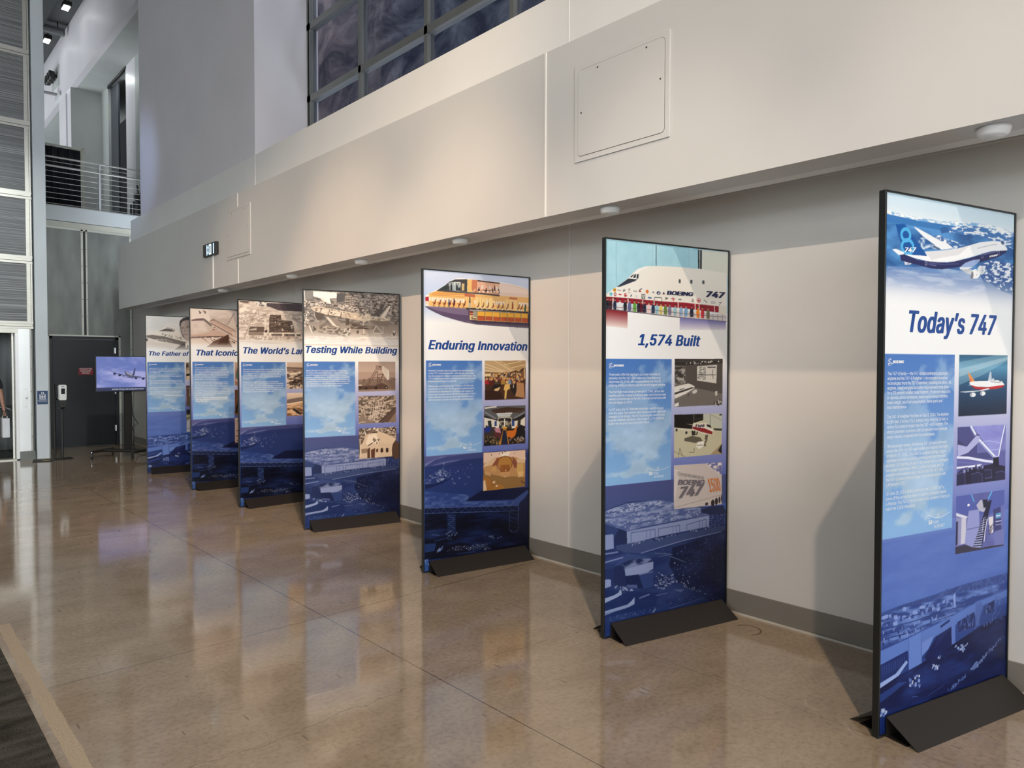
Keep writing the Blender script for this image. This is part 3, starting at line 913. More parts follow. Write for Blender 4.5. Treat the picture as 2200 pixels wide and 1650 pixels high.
lc = thing('spotlight_cluster', 'grey plate with three black lamp heads high on the landing bulkhead', 'wall light', (3.97, 22.27, 9.28))
b = MB().prism([(3.97, 21.77, 9.52), (3.97, 22.62, 9.52), (3.97, 22.62, 8.98), (3.97, 21.77, 8.98)], (-0.015, 0, 0))
b.build('back_plate', M_gray, lc)
for y in (21.98, 22.22, 22.46):
    b = MB().lathe((3.955, y, 9.25), [(0.03, 0.0), (0.05, -0.04), (0.115, -0.07), (0.125, -0.18), (0.10, -0.185), (0.085, -0.12), (0.01, -0.10)], 20, 'x')
    b.build('lamp_head', M_black, lc)
br_ = thing('wall_bracket', 'flat grey bracket arm reaching out from the landing bulkhead', 'bracket', (3.97, 21.9, 8.76))
MB().box(3.62, 3.97, 21.84, 21.96, 8.73, 8.775).build('arm', mat('bracket_grey', (0.24, 0.235, 0.24, 1), 0.4, noise=0.05), br_, bevel=0.004)
MB().box(3.93, 3.968, 21.55, 22.15, 8.66, 8.76).build('clamp', M_gray, br_, bevel=0.004)

def floodlight(x, y, z, label, tilt):
    t = thing('floodlight', label, 'floodlight', (x, y, z), 0, 'floodlights under the dark ceiling')
    b = MB().box(x - 0.10, x + 0.06, y - 0.16, y + 0.16, z, z + 0.10)
    b.tube([(x, y - 0.1, z + 0.09), (x, y - 0.1, ZC + 0.02)], 0.012, 6).tube([(x, y + 0.1, z + 0.09), (x, y + 0.1, ZC + 0.02)], 0.012, 6)
    b.build('housing', M_black, t, bevel=0.008)
    b = MB().prism([(x - 0.10, y - 0.13, z - 0.012), (x + 0.03, y - 0.13, z - 0.022), (x + 0.03, y + 0.13, z - 0.022), (x - 0.10, y + 0.13, z - 0.012)], (0, 0, 0.01))
    b.build('lens', mat('lamp_lens', (0.9, 0.9, 0.9, 1), 0.3, emit=(1, 0.98, 0.94, 1), estr=7.0), t)
    l = bpy.data.lights.new('floodlight_beam', 'SPOT'); l.energy = 3; l.color = (0.75, 0.82, 1.0)
    l.spot_size = math.radians(120); l.spot_blend = 0.8; l.shadow_soft_size = 0.08
    lo = bpy.data.objects.new('floodlight_beam', l); COL.objects.link(lo)
    lo.parent = t
    lo.location = (-0.04, 0, -0.06)
    lo.rotation_euler = (0, math.radians(8), 0)
floodlight(3.66, 19.05, 9.86, 'glowing floodlight under the dark ceiling nearer the top edge of the photo', 0)
floodlight(3.64, 21.2, 9.82, 'glowing floodlight under the dark ceiling at the end of a steel bar', 0)
sb = thing('steel_bar', 'grey steel bar spanning under the dark ceiling beside the floodlight', 'bar', (3.5, 20.7, 9.9))
MB().box(2.9, 3.86, 20.62, 20.70, 9.86, 9.92).build('bar', mat('bar_grey', (0.20, 0.21, 0.21, 1), 0.5, noise=0.06), sb)
for x in (3.1, 3.75):
    MB().tube([(x, 20.66, 9.92), (x, 20.66, ZC)], 0.012, 6).build('hanger', M_black, sb)

# ---------------------------------------------------------------- things on the fascia
def access_panel(y0, y1, z0, z1, label, detail):
    x = 3.639
    t = thing('access_panel', label, 'access panel', (x, (y0 + y1) / 2, (z0 + z1) / 2), 0, 'access panels in the fascia')
    b = MB().box(x - 0.009, x, y0, y1, z0, z1)
    fr = b.build('frame', M_wall_toned, t, bevel=0.002)
    g = 0.036
    b = MB()
    r = 0.03
    def rr(y0, y1, z0, z1, r):
        pts = []
        for cy, cz, a0 in ((y1 - r, z1 - r, 0), (y0 + r, z1 - r, 90), (y0 + r, z0 + r, 180), (y1 - r, z0 + r, 270)):
            for k in range(7):
                a = math.radians(a0 + 15 * k)
                pts.append((cy + r * math.cos(a), cz + r * math.sin(a)))
        return pts
    b.prism([(x - 0.009, y, z) for y, z in rr(y0 + g - 0.003, y1 - g + 0.003, z0 + g - 0.003, z1 - g + 0.003, r)], (-0.0006, 0, 0))
    b.build('shadow_gap', mat('gap_brown', (0.16, 0.14, 0.12, 1), 0.7, noise=0.05), t)
    b = MB().prism([(x - 0.0096, y, z) for y, z in rr(y0 + g, y1 - g, z0 + g, z1 - g, r - 0.003)], (-0.003, 0, 0))
    d = b.build('hatch', M_wall_toned, t, bevel=0.001)
    for (y, z) in ((y0 + 0.22 * (y1 - y0), z1 - 0.06), (y1 - 0.27 * (y1 - y0), z1 - 0.06), (y0 + 0.065, (z0 + z1) / 2 + 0.04), (y1 - 0.065, (z0 + z1) / 2 + 0.0)):
        MB().lathe((x - 0.0126, y, z), [(0.006, 0.0), (0.006, -0.0012)], 10, 'x').build('latch_screw', M_bronze, d)
    return t
access_panel(2.547, 3.322, 3.053, 3.700, 'square painted access panel high on the fascia over the two largest exhibit panels', 1)
access_panel(8.790, 9.593, 3.064, 3.712, 'painted access panel on the fascia next to the digital clock', 0)

ck = thing('wall_clock', 'black digital wall clock with pale blue digits on the fascia', 'clock', (3.60, 10.12, 3.27))
CX = 3.600
b = MB().box(CX, 3.639, 9.872, 10.366, 3.187, 3.362)
b.build('clock_case', M_black, ck, bevel=0.006)
M_digit = mat('digit_glow', (0.5, 0.7, 0.85, 1), 0.4, emit=(0.55, 0.80, 1.0, 1), estr=1.6)
zt, zm, zb = 3.343, 3.272, 3.203
def seg(b, y0, y1, z0, z1):
    b.box(CX - 0.0025, CX - 0.0005, y0, y1, z0, z1)
def digit_one(y):
    b = MB(); seg(b, y - 0.012, y + 0.012, zm, zt); seg(b, y - 0.012, y + 0.012, zb, zm)
    b.build('digit', M_digit, ck)
# face is read from -x: +y is to the viewer's left
digit_one(10.205)
for z in (3.305, 3.237):
    b = MB(); seg(b, 10.160, 10.176, z - 0.010, z + 0.010); b.build('colon_dot', M_digit, ck)
b = MB()
for y in (10.120, 10.052):
    seg(b, y - 0.011, y + 0.011, zb + 0.010, zt - 0.010)
seg(b, 10.045, 10.127, zt - 0.018, zt); seg(b, 10.045, 10.127, zb, zb + 0.018)
b.build('digit', M_digit, ck)
digit_one(9.955)

def puck(y, x, label):
    t = thing('ceiling_puck', label, 'puck fixture', (x, y, 2.732), 0, 'white puck fixtures under the overhang')
    MB().lathe((x, y, 2.732), [(0.068, 0.0), (0.068, -0.012), (0.060, -0.034), (0.046, -0.042), (0.01, -0.044)], 36).build('housing', mat('puck_white', (0.80, 0.80, 0.79, 1), 0.35, noise=0.02), t)
    MB().lathe((x, y, 2.692), [(0.036, 0.0), (0.036, -0.004), (0.01, -0.006)], 24).build('lens_cap', M_plast, t)
puck(0.903, 3.753, 'largest white puck fixture under the overhang, above the panel with the blue and white jet')
puck(3.11, 3.754, 'white puck fixture under the overhang above the panel with the red and white fuselage')
puck(4.738, 3.756, 'white puck fixture under the overhang above the cutaway fuselage panel')
puck(6.344, 3.757, 'white puck fixture under the overhang just past the hangar assembly panel')
puck(7.90, 3.757, 'white puck fixture under the overhang between the hangar panel and the factory aerial panel')
puck(10.05, 3.757, 'smallest white puck fixture under the overhang, below the digital clock')

# ---------------------------------------------------------------- carpet in the corner
o = MB().box(-9, 0.585, -10, 5.9, 0.0, 0.007).build('carpet', carpet_mat(), bevel=0.002)
tag(o, 'dark brown ribbed carpet at the lower corner of the concrete floor', 'carpet')

# ---------------------------------------------------------------- person waiting in the elevator, mostly beyond the frame
def skin_body(name, joints, edges, m, root=0, levels=2, parent=None):
    me = bpy.data.meshes.new(name)
    me.from_pydata([j[0] for j in joints], edges, [])
    o = bpy.data.objects.new(name, me)
    COL.objects.link(o)
    md = o.modifiers.new('Skin', 'SKIN')
    sv = me.skin_vertices[0].data
    for i, j in enumerate(joints):
        sv[i].radius = (j[1], j[2] if len(j) > 2 else j[1])
        sv[i].use_root = (i == root)
    sb = o.modifiers.new('Smooth', 'SUBSURF'); sb.levels = levels; sb.render_levels = levels
    dg = bpy.context.evaluated_depsgraph_get()
    m2 = bpy.data.meshes.new_from_object(o.evaluated_get(dg))
    o.modifiers.clear()
    o.data = m2
    m2.name = name
    m2.polygons.foreach_set('use_smooth', [True] * len(m2.polygons))
    m2.materials.clear()
    m2.materials.append(m)
    if parent:
        o.parent = parent
        m2.transform(parent_world(parent).inverted())
    return o
M_skin = mat('skin', (0.42, 0.22, 0.15, 1), 0.5, noise=0.06, nscale=12)
M_shirt = mat('dark_shirt', (0.02, 0.022, 0.03, 1), 0.8, noise=0.15)
M_pants = mat('tan_trousers', (0.28, 0.16, 0.07, 1), 0.8, noise=0.1)
px, py = 1.62, 15.66
pr = thing('person', 'person in dark top and tan trousers standing in the elevator holding a white bag', 'person', (px, py, 0.018))
J = [((px, py, 0.98), 0.13, 0.10), ((px, py, 1.20), 0.135, 0.10), ((px, py, 1.42), 0.14, 0.09), ((px, py, 1.53), 0.06), ((px, py - 0.01, 1.60), 0.055), ((px, py - 0.02, 1.68), 0.085, 0.10), ((px, py - 0.01, 1.78), 0.075, 0.085),
     ((px + 0.20, py, 1.43), 0.055), ((px + 0.255, py, 1.15), 0.043), ((px + 0.285, py - 0.05, 0.90), 0.030), ((px + 0.295, py - 0.06, 0.84), 0.030, 0.018),
     ((px - 0.20, py, 1.43), 0.055), ((px - 0.25, py, 1.15), 0.043), ((px - 0.26, py - 0.05, 0.90), 0.030), ((px - 0.26, py - 0.06, 0.84), 0.030, 0.018),
     ((px + 0.10, py, 0.90), 0.088), ((px + 0.13, py, 0.50), 0.058), ((px + 0.15, py + 0.02, 0.10), 0.040), ((px + 0.16, py - 0.12, 0.055), 0.035),
     ((px - 0.10, py, 0.90), 0.088), ((px - 0.12, py, 0.50), 0.058), ((px - 0.13, py + 0.02, 0.10), 0.040), ((px - 0.14, py - 0.12, 0.055), 0.035)]
Eg = [(0, 1), (1, 2), (2, 3), (3, 4), (4, 5), (5, 6), (2, 7), (7, 8), (8, 9), (9, 10), (2, 11), (11, 12), (12, 13), (13, 14), (0, 15), (15, 16), (16, 17), (17, 18), (0, 19), (19, 20), (20, 21), (21, 22)]
bodyo = skin_body('body', J, Eg, M_skin, 0, 2, pr)
# fingers of the hand on the bag, curled round the handle
hx, hy, hz = px + 0.295, py - 0.065, 0.82
def finger(parent, ox, oy, L, sx=1):
    pts = [((hx + ox, hy + oy, hz), 0.009), ((hx + ox + 0.004, hy + oy - 0.012, hz - L * 0.45), 0.0085), ((hx + ox - 0.012, hy + oy - 0.010, hz - L * 0.80), 0.008), ((hx + ox - 0.024, hy + oy, hz - L * 0.70), 0.007)]
    return skin_body('finger', pts, [(0, 1), (1, 2), (2, 3)], M_skin, 0, 1, parent)
for k, L in enumerate((0.070, 0.078, 0.072, 0.058)):
    finger(pr, 0.012, -0.030 + k * 0.019, L)
skin_body('thumb', [((hx, hy - 0.035, hz + 0.03), 0.011), ((hx - 0.015, hy - 0.055, hz - 0.005), 0.010), ((hx - 0.025, hy - 0.045, hz - 0.04), 0.0085)], [(0, 1), (1, 2)], M_skin, 0, 1, pr)
# clothes follow the body
skin_body('shirt', [((px, py, 0.95), 0.15, 0.115), ((px, py, 1.20), 0.15, 0.115), ((px, py, 1.42), 0.155, 0.105), ((px, py, 1.50), 0.075), ((px + 0.20, py, 1.43), 0.070), ((px + 0.245, py, 1.22), 0.060), ((px - 0.20, py, 1.43), 0.070), ((px - 0.245, py, 1.22), 0.060)], [(0, 1), (1, 2), (2, 3), (2, 4), (4, 5), (2, 6), (6, 7)], M_shirt, 0, 2, pr)
skin_body('trousers', [((px, py, 0.97), 0.15, 0.115), ((px + 0.10, py, 0.86), 0.105), ((px + 0.13, py, 0.50), 0.088), ((px + 0.155, py + 0.02, 0.12), 0.078), ((px - 0.10, py, 0.86), 0.105), ((px - 0.12, py, 0.50), 0.088), ((px - 0.13, py + 0.02, 0.12), 0.078)], [(0, 1), (1, 2), (2, 3), (0, 4), (4, 5), (5, 6)], M_pants, 0, 2, pr)
for s in (1, -1):
    cx = px + s * 0.15
    b = MB().prism([(cx - 0.045, py - 0.20, 0.018), (cx + 0.045, py - 0.20, 0.018), (cx + 0.045, py + 0.08, 0.018), (cx - 0.045, py + 0.08, 0.018)], (0, 0, 0.085))
    b.build('shoe', M_black, pr, bevel=0.03)
b = MB().lathe((px, py - 0.01, 1.70), [(0.102, 0.0), (0.108, 0.05), (0.09, 0.11), (0.05, 0.135), (0.01, 0.14)], 24)
b.build('hair', mat('hair_brown', (0.03, 0.02, 0.014, 1), 0.6, noise=0.2, nscale=40), pr)
b = MB().lathe((px, py - 0.125, 1.655), [(0.010, -0.02), (0.016, -0.005), (0.007, 0.03)], 12)
b.build('nose', M_skin, pr)
for s in (1, -1):
    MB().lathe((px + s * 0.034, py - 0.108, 1.69), [(0.012, 0.0), (0.009, -0.006), (0.003, -0.008)], 12, 'y').build('eye', M_ink, pr)
    MB().lathe((px + s * 0.092, py - 0.01, 1.665), [(0.012, -0.03), (0.022, 0.0), (0.012, 0.03)], 10).build('ear', M_skin, pr)
MB().box(px - 0.026, px + 0.026, py - 0.124, py - 0.112, 1.615, 1.622).build('mouth', mat('lip', (0.30, 0.10, 0.09, 1), 0.5, noise=0.05), pr)
bg = thing('shopping_bag', 'white paper bag hanging from the hand of the person in the elevator', 'bag', (1.918, 15.60, 0.375))
b = MB().prism([(1.868, 15.46, 0.375), (1.975, 15.46, 0.375), (1.975, 15.74, 0.375), (1.868, 15.74, 0.375)], (0, 0, 0.345))
b.build('paper_body', mat('paper_white', (0.74, 0.76, 0.79, 1), 0.6, noise=0.03, bump=0.05, bscale=9), bg, bevel=0.004)
for x in (1.885, 1.955):
    MB().tube([(x, 15.55, 0.715), (x, 15.57, 0.75), (hx - 0.006, hy, 0.772), (x, 15.63, 0.75), (x, 15.65, 0.715)], 0.004, 6).build('handle', mat('cord_white', (0.7, 0.68, 0.64, 1), 0.7, noise=0.05), bg)

# ---------------------------------------------------------------- printed exhibit panels
PW, PH, PT = 1.0328, 2.44, 0.0328

class Canvas:
    """ink laid down on a fine vertex grid (millimetres, v downwards)"""
    def __init__(self, nx, ny):
        self.nx, self.ny = nx, ny
        self.U = np.linspace(0, PW * 1000, nx + 1)
        self.V = np.linspace(0, PH * 1000, ny + 1)
        self.C = np.full((ny + 1, nx + 1, 3), 245.0, dtype=np.float32)
        self.du, self.dv = self.U[1], self.V[1]
    def win(self, u0, v0, u1, v1):
        i0 = max(0, int(math.floor(u0 / self.du))); i1 = min(self.nx + 1, int(math.ceil(u1 / self.du)) + 1)
        j0 = max(0, int(math.floor(v0 / self.dv))); j1 = min(self.ny + 1, int(math.ceil(v1 / self.dv)) + 1)
        return i0, max(i0, i1), j0, max(j0, j1)
    def cover(self, pts):
        """antialiased polygon coverage on its window"""
        P = np.array(pts, dtype=np.float64).reshape(-1, 2)
        i0, i1, j0, j1 = self.win(P[:, 0].min() - self.du, P[:, 1].min() - self.dv, P[:, 0].max() + self.du, P[:, 1].max() + self.dv)
        if i1 <= i0 or j1 <= j0:
            return None
        acc = np.zeros((j1 - j0, i1 - i0), dtype=np.float32)
        us, vs = self.U[i0:i1], self.V[j0:j1]
        Q = np.roll(P, -1, axis=0)
        offs = (-0.33, 0.0, 0.33)
        for ov in offs:
            y = vs + ov * self.dv
            for ou in offs:
                x = us + ou * self.du
                ins = np.zeros(acc.shape, dtype=bool)
                for (ax, ay), (bx, by) in zip(P, Q):
                    if ay == by:
                        continue
                    m = ((ay > y) != (by > y))
                    if not m.any():
                        continue
                    xi = ax + (y - ay) * (bx - ax) / (by - ay)
                    ins ^= m[:, None] & (x[None, :] < xi[:, None])
                acc += ins
        return (i0, i1, j0, j1), acc / 9.0
    def ink(self, w, a, col):
        i0, i1, j0, j1 = w
        S_ = self.C[j0:j1, i0:i1]
        S_ += (np.asarray(col, dtype=np.float32) - S_) * a[..., None]
    def poly(self, pts, col, al=1.0):
        r = self.cover(pts)
        if r:
            self.ink(r[0], r[1] * al, col)
    def line(self, pts, w, col, al=1.0):
        P = np.array(pts, dtype=np.float64).reshape(-1, 2)
        w = max(w, 0.9 * min(self.du, self.dv))
        for a, b in zip(P[:-1], P[1:]):
            d = b - a
            L = np.hypot(*d)
            if L < 1e-6:
                continue
            n = np.array([-d[1], d[0]]) / L * w / 2
            e = d / L * w * 0.3
            self.poly(np.array([a - e + n, b + e + n, b + e - n, a - e - n]).ravel(), col, al)
    def ell(self, u, v, ru, rv, col, al=1.0, rot=0):
        t = np.linspace(0, 2 * PI, 25)[:-1]
        self.poly(np.stack([u + ru * np.cos(t), v + rv * np.sin(t)], 1).ravel(), col, al)
    def fbm(self, w, su, sv, seed, det=5):
        i0, i1, j0, j1 = w
        us, vs = self.U[i0:i1], self.V[j0:j1]
        rng = np.random.RandomState(seed)
        out = np.zeros((len(vs), len(us)), dtype=np.float32)
        amp, tot = 1.0, 0.0
        for o in range(det):
            T = rng.rand(64, 64).astype(np.float32)
            x = us / su * 2 ** o + rng.rand() * 50; y = vs / sv * 2 ** o + rng.rand() * 50
            xi, yi = np.floor(x).astype(int), np.floor(y).astype(int)
            fx, fy = x - xi, y - yi
            fx = fx * fx * (3 - 2 * fx); fy = fy * fy * (3 - 2 * fy)
            a = T[yi[:, None] % 64, xi[None] % 64]; b = T[yi[:, None] % 64, (xi[None] + 1) % 64]
            c = T[(yi[:, None] + 1) % 64, xi[None] % 64]; d = T[(yi[:, None] + 1) % 64, (xi[None] + 1) % 64]
            out += amp * ((a * (1 - fx) + b * fx) * (1 - fy)[:, None] + (c * (1 - fx) + d * fx) * fy[:, None])
            tot += amp
            amp *= 0.55
        return out / tot
    def noise(self, w, cov, su, sv, lo, hi, t0, t1, seed, al, det):
        f = np.clip((self.fbm(w, su, sv, seed, det) - t0) / (t1 - t0), 0, 1)[..., None]
        i0, i1, j0, j1 = w
        S_ = self.C[j0:j1, i0:i1]
        S_ += (np.asarray(lo, dtype=np.float32) * (1 - f) + np.asarray(hi, dtype=np.float32) * f - S_) * (cov * al)[..., None]
    def specks(self, pts, k, s0, s1, cols, seed, el):
        P = np.array(pts, dtype=np.float64).reshape(-1, 2)
        rng = random.Random(seed)
        def inside(x, y):
            r = False
            for (ax, ay), (bx, by) in zip(P, np.roll(P, -1, axis=0)):
                if (ay > y) != (by > y) and x < ax + (y - ay) * (bx - ax) / (by - ay):
                    r = not r
            return r
        lo, hi = P.min(0), P.max(0)
        n = t = 0
        while n < k and t < k * 12:
            t += 1
            x, y = rng.uniform(lo[0], hi[0]), rng.uniform(lo[1], hi[1])
            if not inside(x, y):
                continue
            n += 1
            s = rng.uniform(s0, s1) * 0.62
            a, b = s * math.sqrt(el), s / math.sqrt(el)
            sk = rng.uniform(-0.5, 0.5) * b
            self.poly([x - a, y - b + sk, x + a, y - b - sk, x + a * 0.9, y + b - sk, x - a * 0.9, y + b + sk], rng.choice(cols), 0.9)
    def skybox(self, u0, v0, u1, v1):
        q = [u0, v0, u1, v0, u1, v1, u0, v1]
        w, cov = self.cover(q)
        i0, i1, j0, j1 = w
        t = ((self.V[j0:j1] - v0) / (v1 - v0))[:, None]
        x = ((self.U[i0:i1] - u0) / (u1 - u0))[None]
        top, bot = np.array([76, 122, 194.]), np.array([138, 182, 230.])
        base = top + (bot - top) * np.clip(t * 1.05, 0, 1)[..., None] + 0 * x[..., None]
        f = self.fbm(w, 210, 150, 5, 6)
        def blob(cx, cy, rx, ry):
            return np.exp(-(((x - cx) / rx) ** 2 + ((t - cy) / ry) ** 2))
        m = 0.85 * blob(.30, .62, .42, .13) + 0.75 * blob(.68, .70, .36, .10) + 0.80 * blob(.88, .12, .24, .13) + 0.5 * blob(.60, .20, .30, .05) + 0.62 * blob(.95, .50, .20, .10) \
            + 0.55 * blob(.45, .36, .55, .09) + 0.5 * blob(.06, .18, .10, .10) + 0.55 * blob(.25, .92, .55, .035) + 0.5 * blob(.78, .89, .30, .04) + 0.45 * blob(.85, .80, .2, .05)
        cl = np.clip((m + (f - 0.5) * 2.6 - 0.24) / 0.34, 0, 1)
        sh = self.fbm(w, 120, 80, 9, 4)
        white = np.array([184, 208, 230.]) + (sh - 0.5)[..., None] * 46 + np.array([-40, -30, -14.]) * (np.clip(t - 0.62, 0, .3) * 1.4)[..., None] * 0
        self.C[j0:j1, i0:i1] += ((base + (white - base) * (cl * (0.50 + 0.26 * np.clip((t - 0.42) / 0.2, 0, 1)))[..., None]) - self.C[j0:j1, i0:i1]) * cov[..., None]
    def run(self, cmds):
        for c in cmds:
            k = c[0]
            if k == 'p': self.poly(*c[1:])
            elif k == 'l': self.line(*c[1:])
            elif k == 'e': self.ell(*c[1:])
            elif k == 'ring':
                u, v = c[1], c[2]
                ru, rv = abs(c[3] - c[1]), abs(c[6] - c[2])
                t = np.linspace(0, 2 * PI, 33)
                self.line(np.stack([u + ru * np.cos(t), v + rv * np.sin(t)], 1).ravel(), c[8], c[7])
            elif k == 'g':
                u0, v0, u1, v1, st = c[1:]
                i0, i1, j0, j1 = self.win(u0, v0, u1, v1)
                vs = self.V[j0:j1]
                col = np.stack([np.interp(vs, [s_[0] for s_ in st], [s_[1][q] for s_ in st]) for q in range(3)], 1)
                w, cov = self.cover([u0, v0, u1, v0, u1, v1, u0, v1])
                i0, i1, j0, j1 = w
                vs = self.V[j0:j1]
                col = np.stack([np.interp(vs, [s_[0] for s_ in st], [s_[1][q] for s_ in st]) for q in range(3)], 1)[:, None, :]
                if v0 <= 0 and u1 >= 1033: cov = np.ones_like(cov)
                self.C[j0:j1, i0:i1] += (col - self.C[j0:j1, i0:i1]) * cov[..., None]
            elif k == 'gp':
                pts, ca, cb = c[1:]
                P = np.array(pts).reshape(-1, 2)
                w, cov = self.cover(pts)
                i0, i1, j0, j1 = w
                # gradient from the polygon's upper edge to its lower one
                us = self.U[i0:i1]
                top = np.interp(us, [P[0][0], P[1][0]], [P[0][1], P[1][1]]); bt = np.interp(us, [P[3][0], P[2][0]], [P[3][1], P[2][1]])
                t = np.clip((self.V[j0:j1][:, None] - top[None]) / (bt - top)[None], 0, 1)[..., None]
                col = np.array(ca) * (1 - t) + np.array(cb) * t
                self.C[j0:j1, i0:i1] += (col - self.C[j0:j1, i0:i1]) * cov[..., None]
            elif k == 'n':
                u0, v0, u1, v1 = c[1:5]
                w, cov = self.cover([u0, v0, u1, v0, u1, v1, u0, v1])
                su, sv, lo, hi, t0, t1, seed, a, det = c[5:]
                self.noise(w, cov, su, sv, lo, hi, t0, t1, seed, a, det)
            elif k == 'np':
                r = self.cover(c[1])
                if r:
                    su, sv, lo, hi, t0, t1, seed, a, det = c[2:]
                    self.noise(r[0], r[1], su, sv, lo, hi, t0, t1, seed, a, det)
            elif k == 's': self.specks(*c[1:])
            elif k == 'sky': self.skybox(*c[1:])
            elif k in 'fh':
                u0, v0, u1, v1, col, a0, a1 = c[1:]
                w, cov = self.cover([u0, v0, u1, v0, u1, v1, u0, v1])
                i0, i1, j0, j1 = w
                t = np.clip((self.V[j0:j1] - v0) / (v1 - v0), 0, 1)[:, None] + 0 * cov if k == 'f' else np.clip((self.U[i0:i1] - u0) / (u1 - u0), 0, 1)[None] + 0 * cov
                if k == 'h':
                    t = t * np.clip((self.V[j0:j1] - v0) / 260.0, 0, 1)[:, None]
                self.ink(w, cov * (a0 + (a1 - a0) * t), col)

def lin(C):
    C = np.clip(np.asarray(C, dtype=np.float32), 0, 255) / 255.0
    return np.where(C <= 0.04045, C / 12.92, ((C + 0.055) / 1.055) ** 2.4).astype(np.float32)

class Print:
    """one printed sheet: the grid plus crisp lettering layers, linked as ONE mesh with an 'ink' colour attribute"""
    def __init__(self):
        self.v, self.f, self.c = [], [], []
        self.nv = 0
        self.lay = 0
    def grid(self, cv, to3):
        U, V = np.meshgrid(cv.U, cv.V)
        self.v.append(to3(U.ravel(), V.ravel(), 0.0))
        nx, ny = cv.nx, cv.ny
        idx = np.arange((nx + 1) * (ny + 1)).reshape(ny + 1, nx + 1)
        q = np.stack([idx[1:, :-1], idx[1:, 1:], idx[:-1, 1:], idx[:-1, :-1]], -1).reshape(-1, 4)
        self.f.append(q)
        self.c.append(lin(cv.C.reshape(-1, 3)))
        self.nv += len(self.v[-1])
    def layer(self, uv, faces, col, to3, grow=True):
        if len(uv) == 0:
            return
        self.lay += 1
        uv = np.asarray(uv, dtype=np.float64)
        self.v.append(to3(uv[:, 0], uv[:, 1], 0.0004 + 0.00002 * self.lay))
        self.f.append([tuple(i + self.nv for i in f) for f in faces])
        self.c.append(np.tile(lin(col), (len(uv), 1)))
        self.nv += len(uv)
    def build(self, name, m, parent):
        co = np.concatenate(self.v).astype(np.float32)
        loops, starts, tot = [], [], 0
        for f in self.f:
            if isinstance(f, np.ndarray):
                loops.append(f.ravel().astype(np.int32)); starts.append(tot + 4 * np.arange(len(f), dtype=np.int32)); tot += 4 * len(f)
            else:
                n = np.array([len(q) for q in f], dtype=np.int32)
                loops.append(np.array([i for q in f for i in q], dtype=np.int32)); starts.append(tot + np.concatenate([[0], np.cumsum(n)[:-1]]).astype(np.int32)); tot += int(n.sum())
        loops, starts = np.concatenate(loops), np.concatenate(starts)
        me = bpy.data.meshes.new(name)
        me.vertices.add(len(co)); me.vertices.foreach_set('co', co.ravel())
        me.loops.add(len(loops)); me.loops.foreach_set('vertex_index', loops)
        me.polygons.add(len(starts)); me.polygons.foreach_set('loop_start', starts)
        me.update(calc_edges=True)
        at = me.color_attributes.new('ink', 'FLOAT_COLOR', 'POINT')
        C = np.concatenate(self.c)
        at.data.foreach_set('color', np.concatenate([C, np.ones((len(C), 1), np.float32)], 1).ravel())
        me.materials.append(m)
        o = bpy.data.objects.new(name, me)
        COL.objects.link(o)
        if parent is not None:
            o.parent = parent
        return o

def print_mat():
    m = bpy.data.materials.new('printed_sheet')
    m.use_nodes = True
    nt = m.node_tree
    b = nt.nodes['Principled BSDF']
    at = nt.nodes.new('ShaderNodeAttribute'); at.attribute_name = 'ink'
    nt.links.new(at.outputs['Color'], b.inputs['Base Color'])
    b.inputs['Roughness'].default_value = 0.42
    b.inputs['Specular IOR Level'].default_value = 0.25
    return m
M_print = print_mat()
TITLE = (30, 74, 148)
PAPER = (250, 251, 252)

BOLD = [(0, 0)] + [(max(-1, min(1, 1.25 * math.cos(a))), max(-1, min(1, 1.25 * math.sin(a)))) for a in np.arange(14) * PI / 7]   # a heavy face: the regular face struck several times, slightly shifted

def quad_text(pr, to3, body, q, col, offset=0.0, res=3, spacing=1.0):
    bx = offset
    """lettering set between bottom-left, bottom-right and top-left corners (u, v)"""
    v, fs = text_mesh(body, 1.0, 0.0, 0.0, res, spacing)
    mn, mx = v[:, 0].min(), v[:, 0].max()
    bl, brt, tl = [np.array(q[k:k + 2], dtype=float) for k in (0, 2, 4)]
    for ox, oy in BOLD if bx else ((0, 0),):
        x = (v[:, 0] - mn + bx * (1 + ox)) / (mx - mn + 2 * bx); y = (v[:, 1] + 0.3 * bx * (1 + oy)) / (CAP + 0.6 * bx)
        pr.layer(bl + x[:, None] * (brt - bl) + y[:, None] * (tl - bl), fs, col, to3)

def set_line(pr, to3, body, u0, u1, vb, cap, col, shear=0.0, offset=0.0, res=2, spacing=1.0, part=None, bold=None):
    """one line of lettering from u0 to u1 on baseline vb; part = the piece of it whose right end is at u1"""
    v, fs = text_mesh(body, 1.0, shear, offset, res, spacing)
    mn, mx = v[:, 0].min(), v[:, 0].max()
    if part:
        pv, _ = text_mesh(part, 1.0, shear, offset, res, spacing)
        mx = pv[:, 0].max()
    bx, by = bold or (0, 0)
    k = (u1 - u0) / (mx - mn + 2 * bx)
    for ox, oy in BOLD if bold else ((0, 0),):
        uv = np.stack([u0 + (v[:, 0] - mn + bx * (1 + ox)) * k, vb - (v[:, 1] + by * (1 + oy)) * cap / (CAP + 2 * by)], 1)
        pr.layer(uv, fs, col, to3)

def stroke(pr, to3, pts, w, col):
    P = np.array(pts, dtype=float)
    uv, fs = [], []
    for a, b in zip(P[:-1], P[1:]):
        d = b - a
        n = np.array([-d[1], d[0]]) / max(1e-6, np.hypot(*d)) * w / 2
        e = d / max(1e-6, np.hypot(*d)) * w * .3
        k = len(uv)
        uv += [a - e + n, b + e + n, b + e - n, a - e - n]
        fs.append((k, k + 1, k + 2, k + 3))
    pr.layer(uv, fs, col, to3)

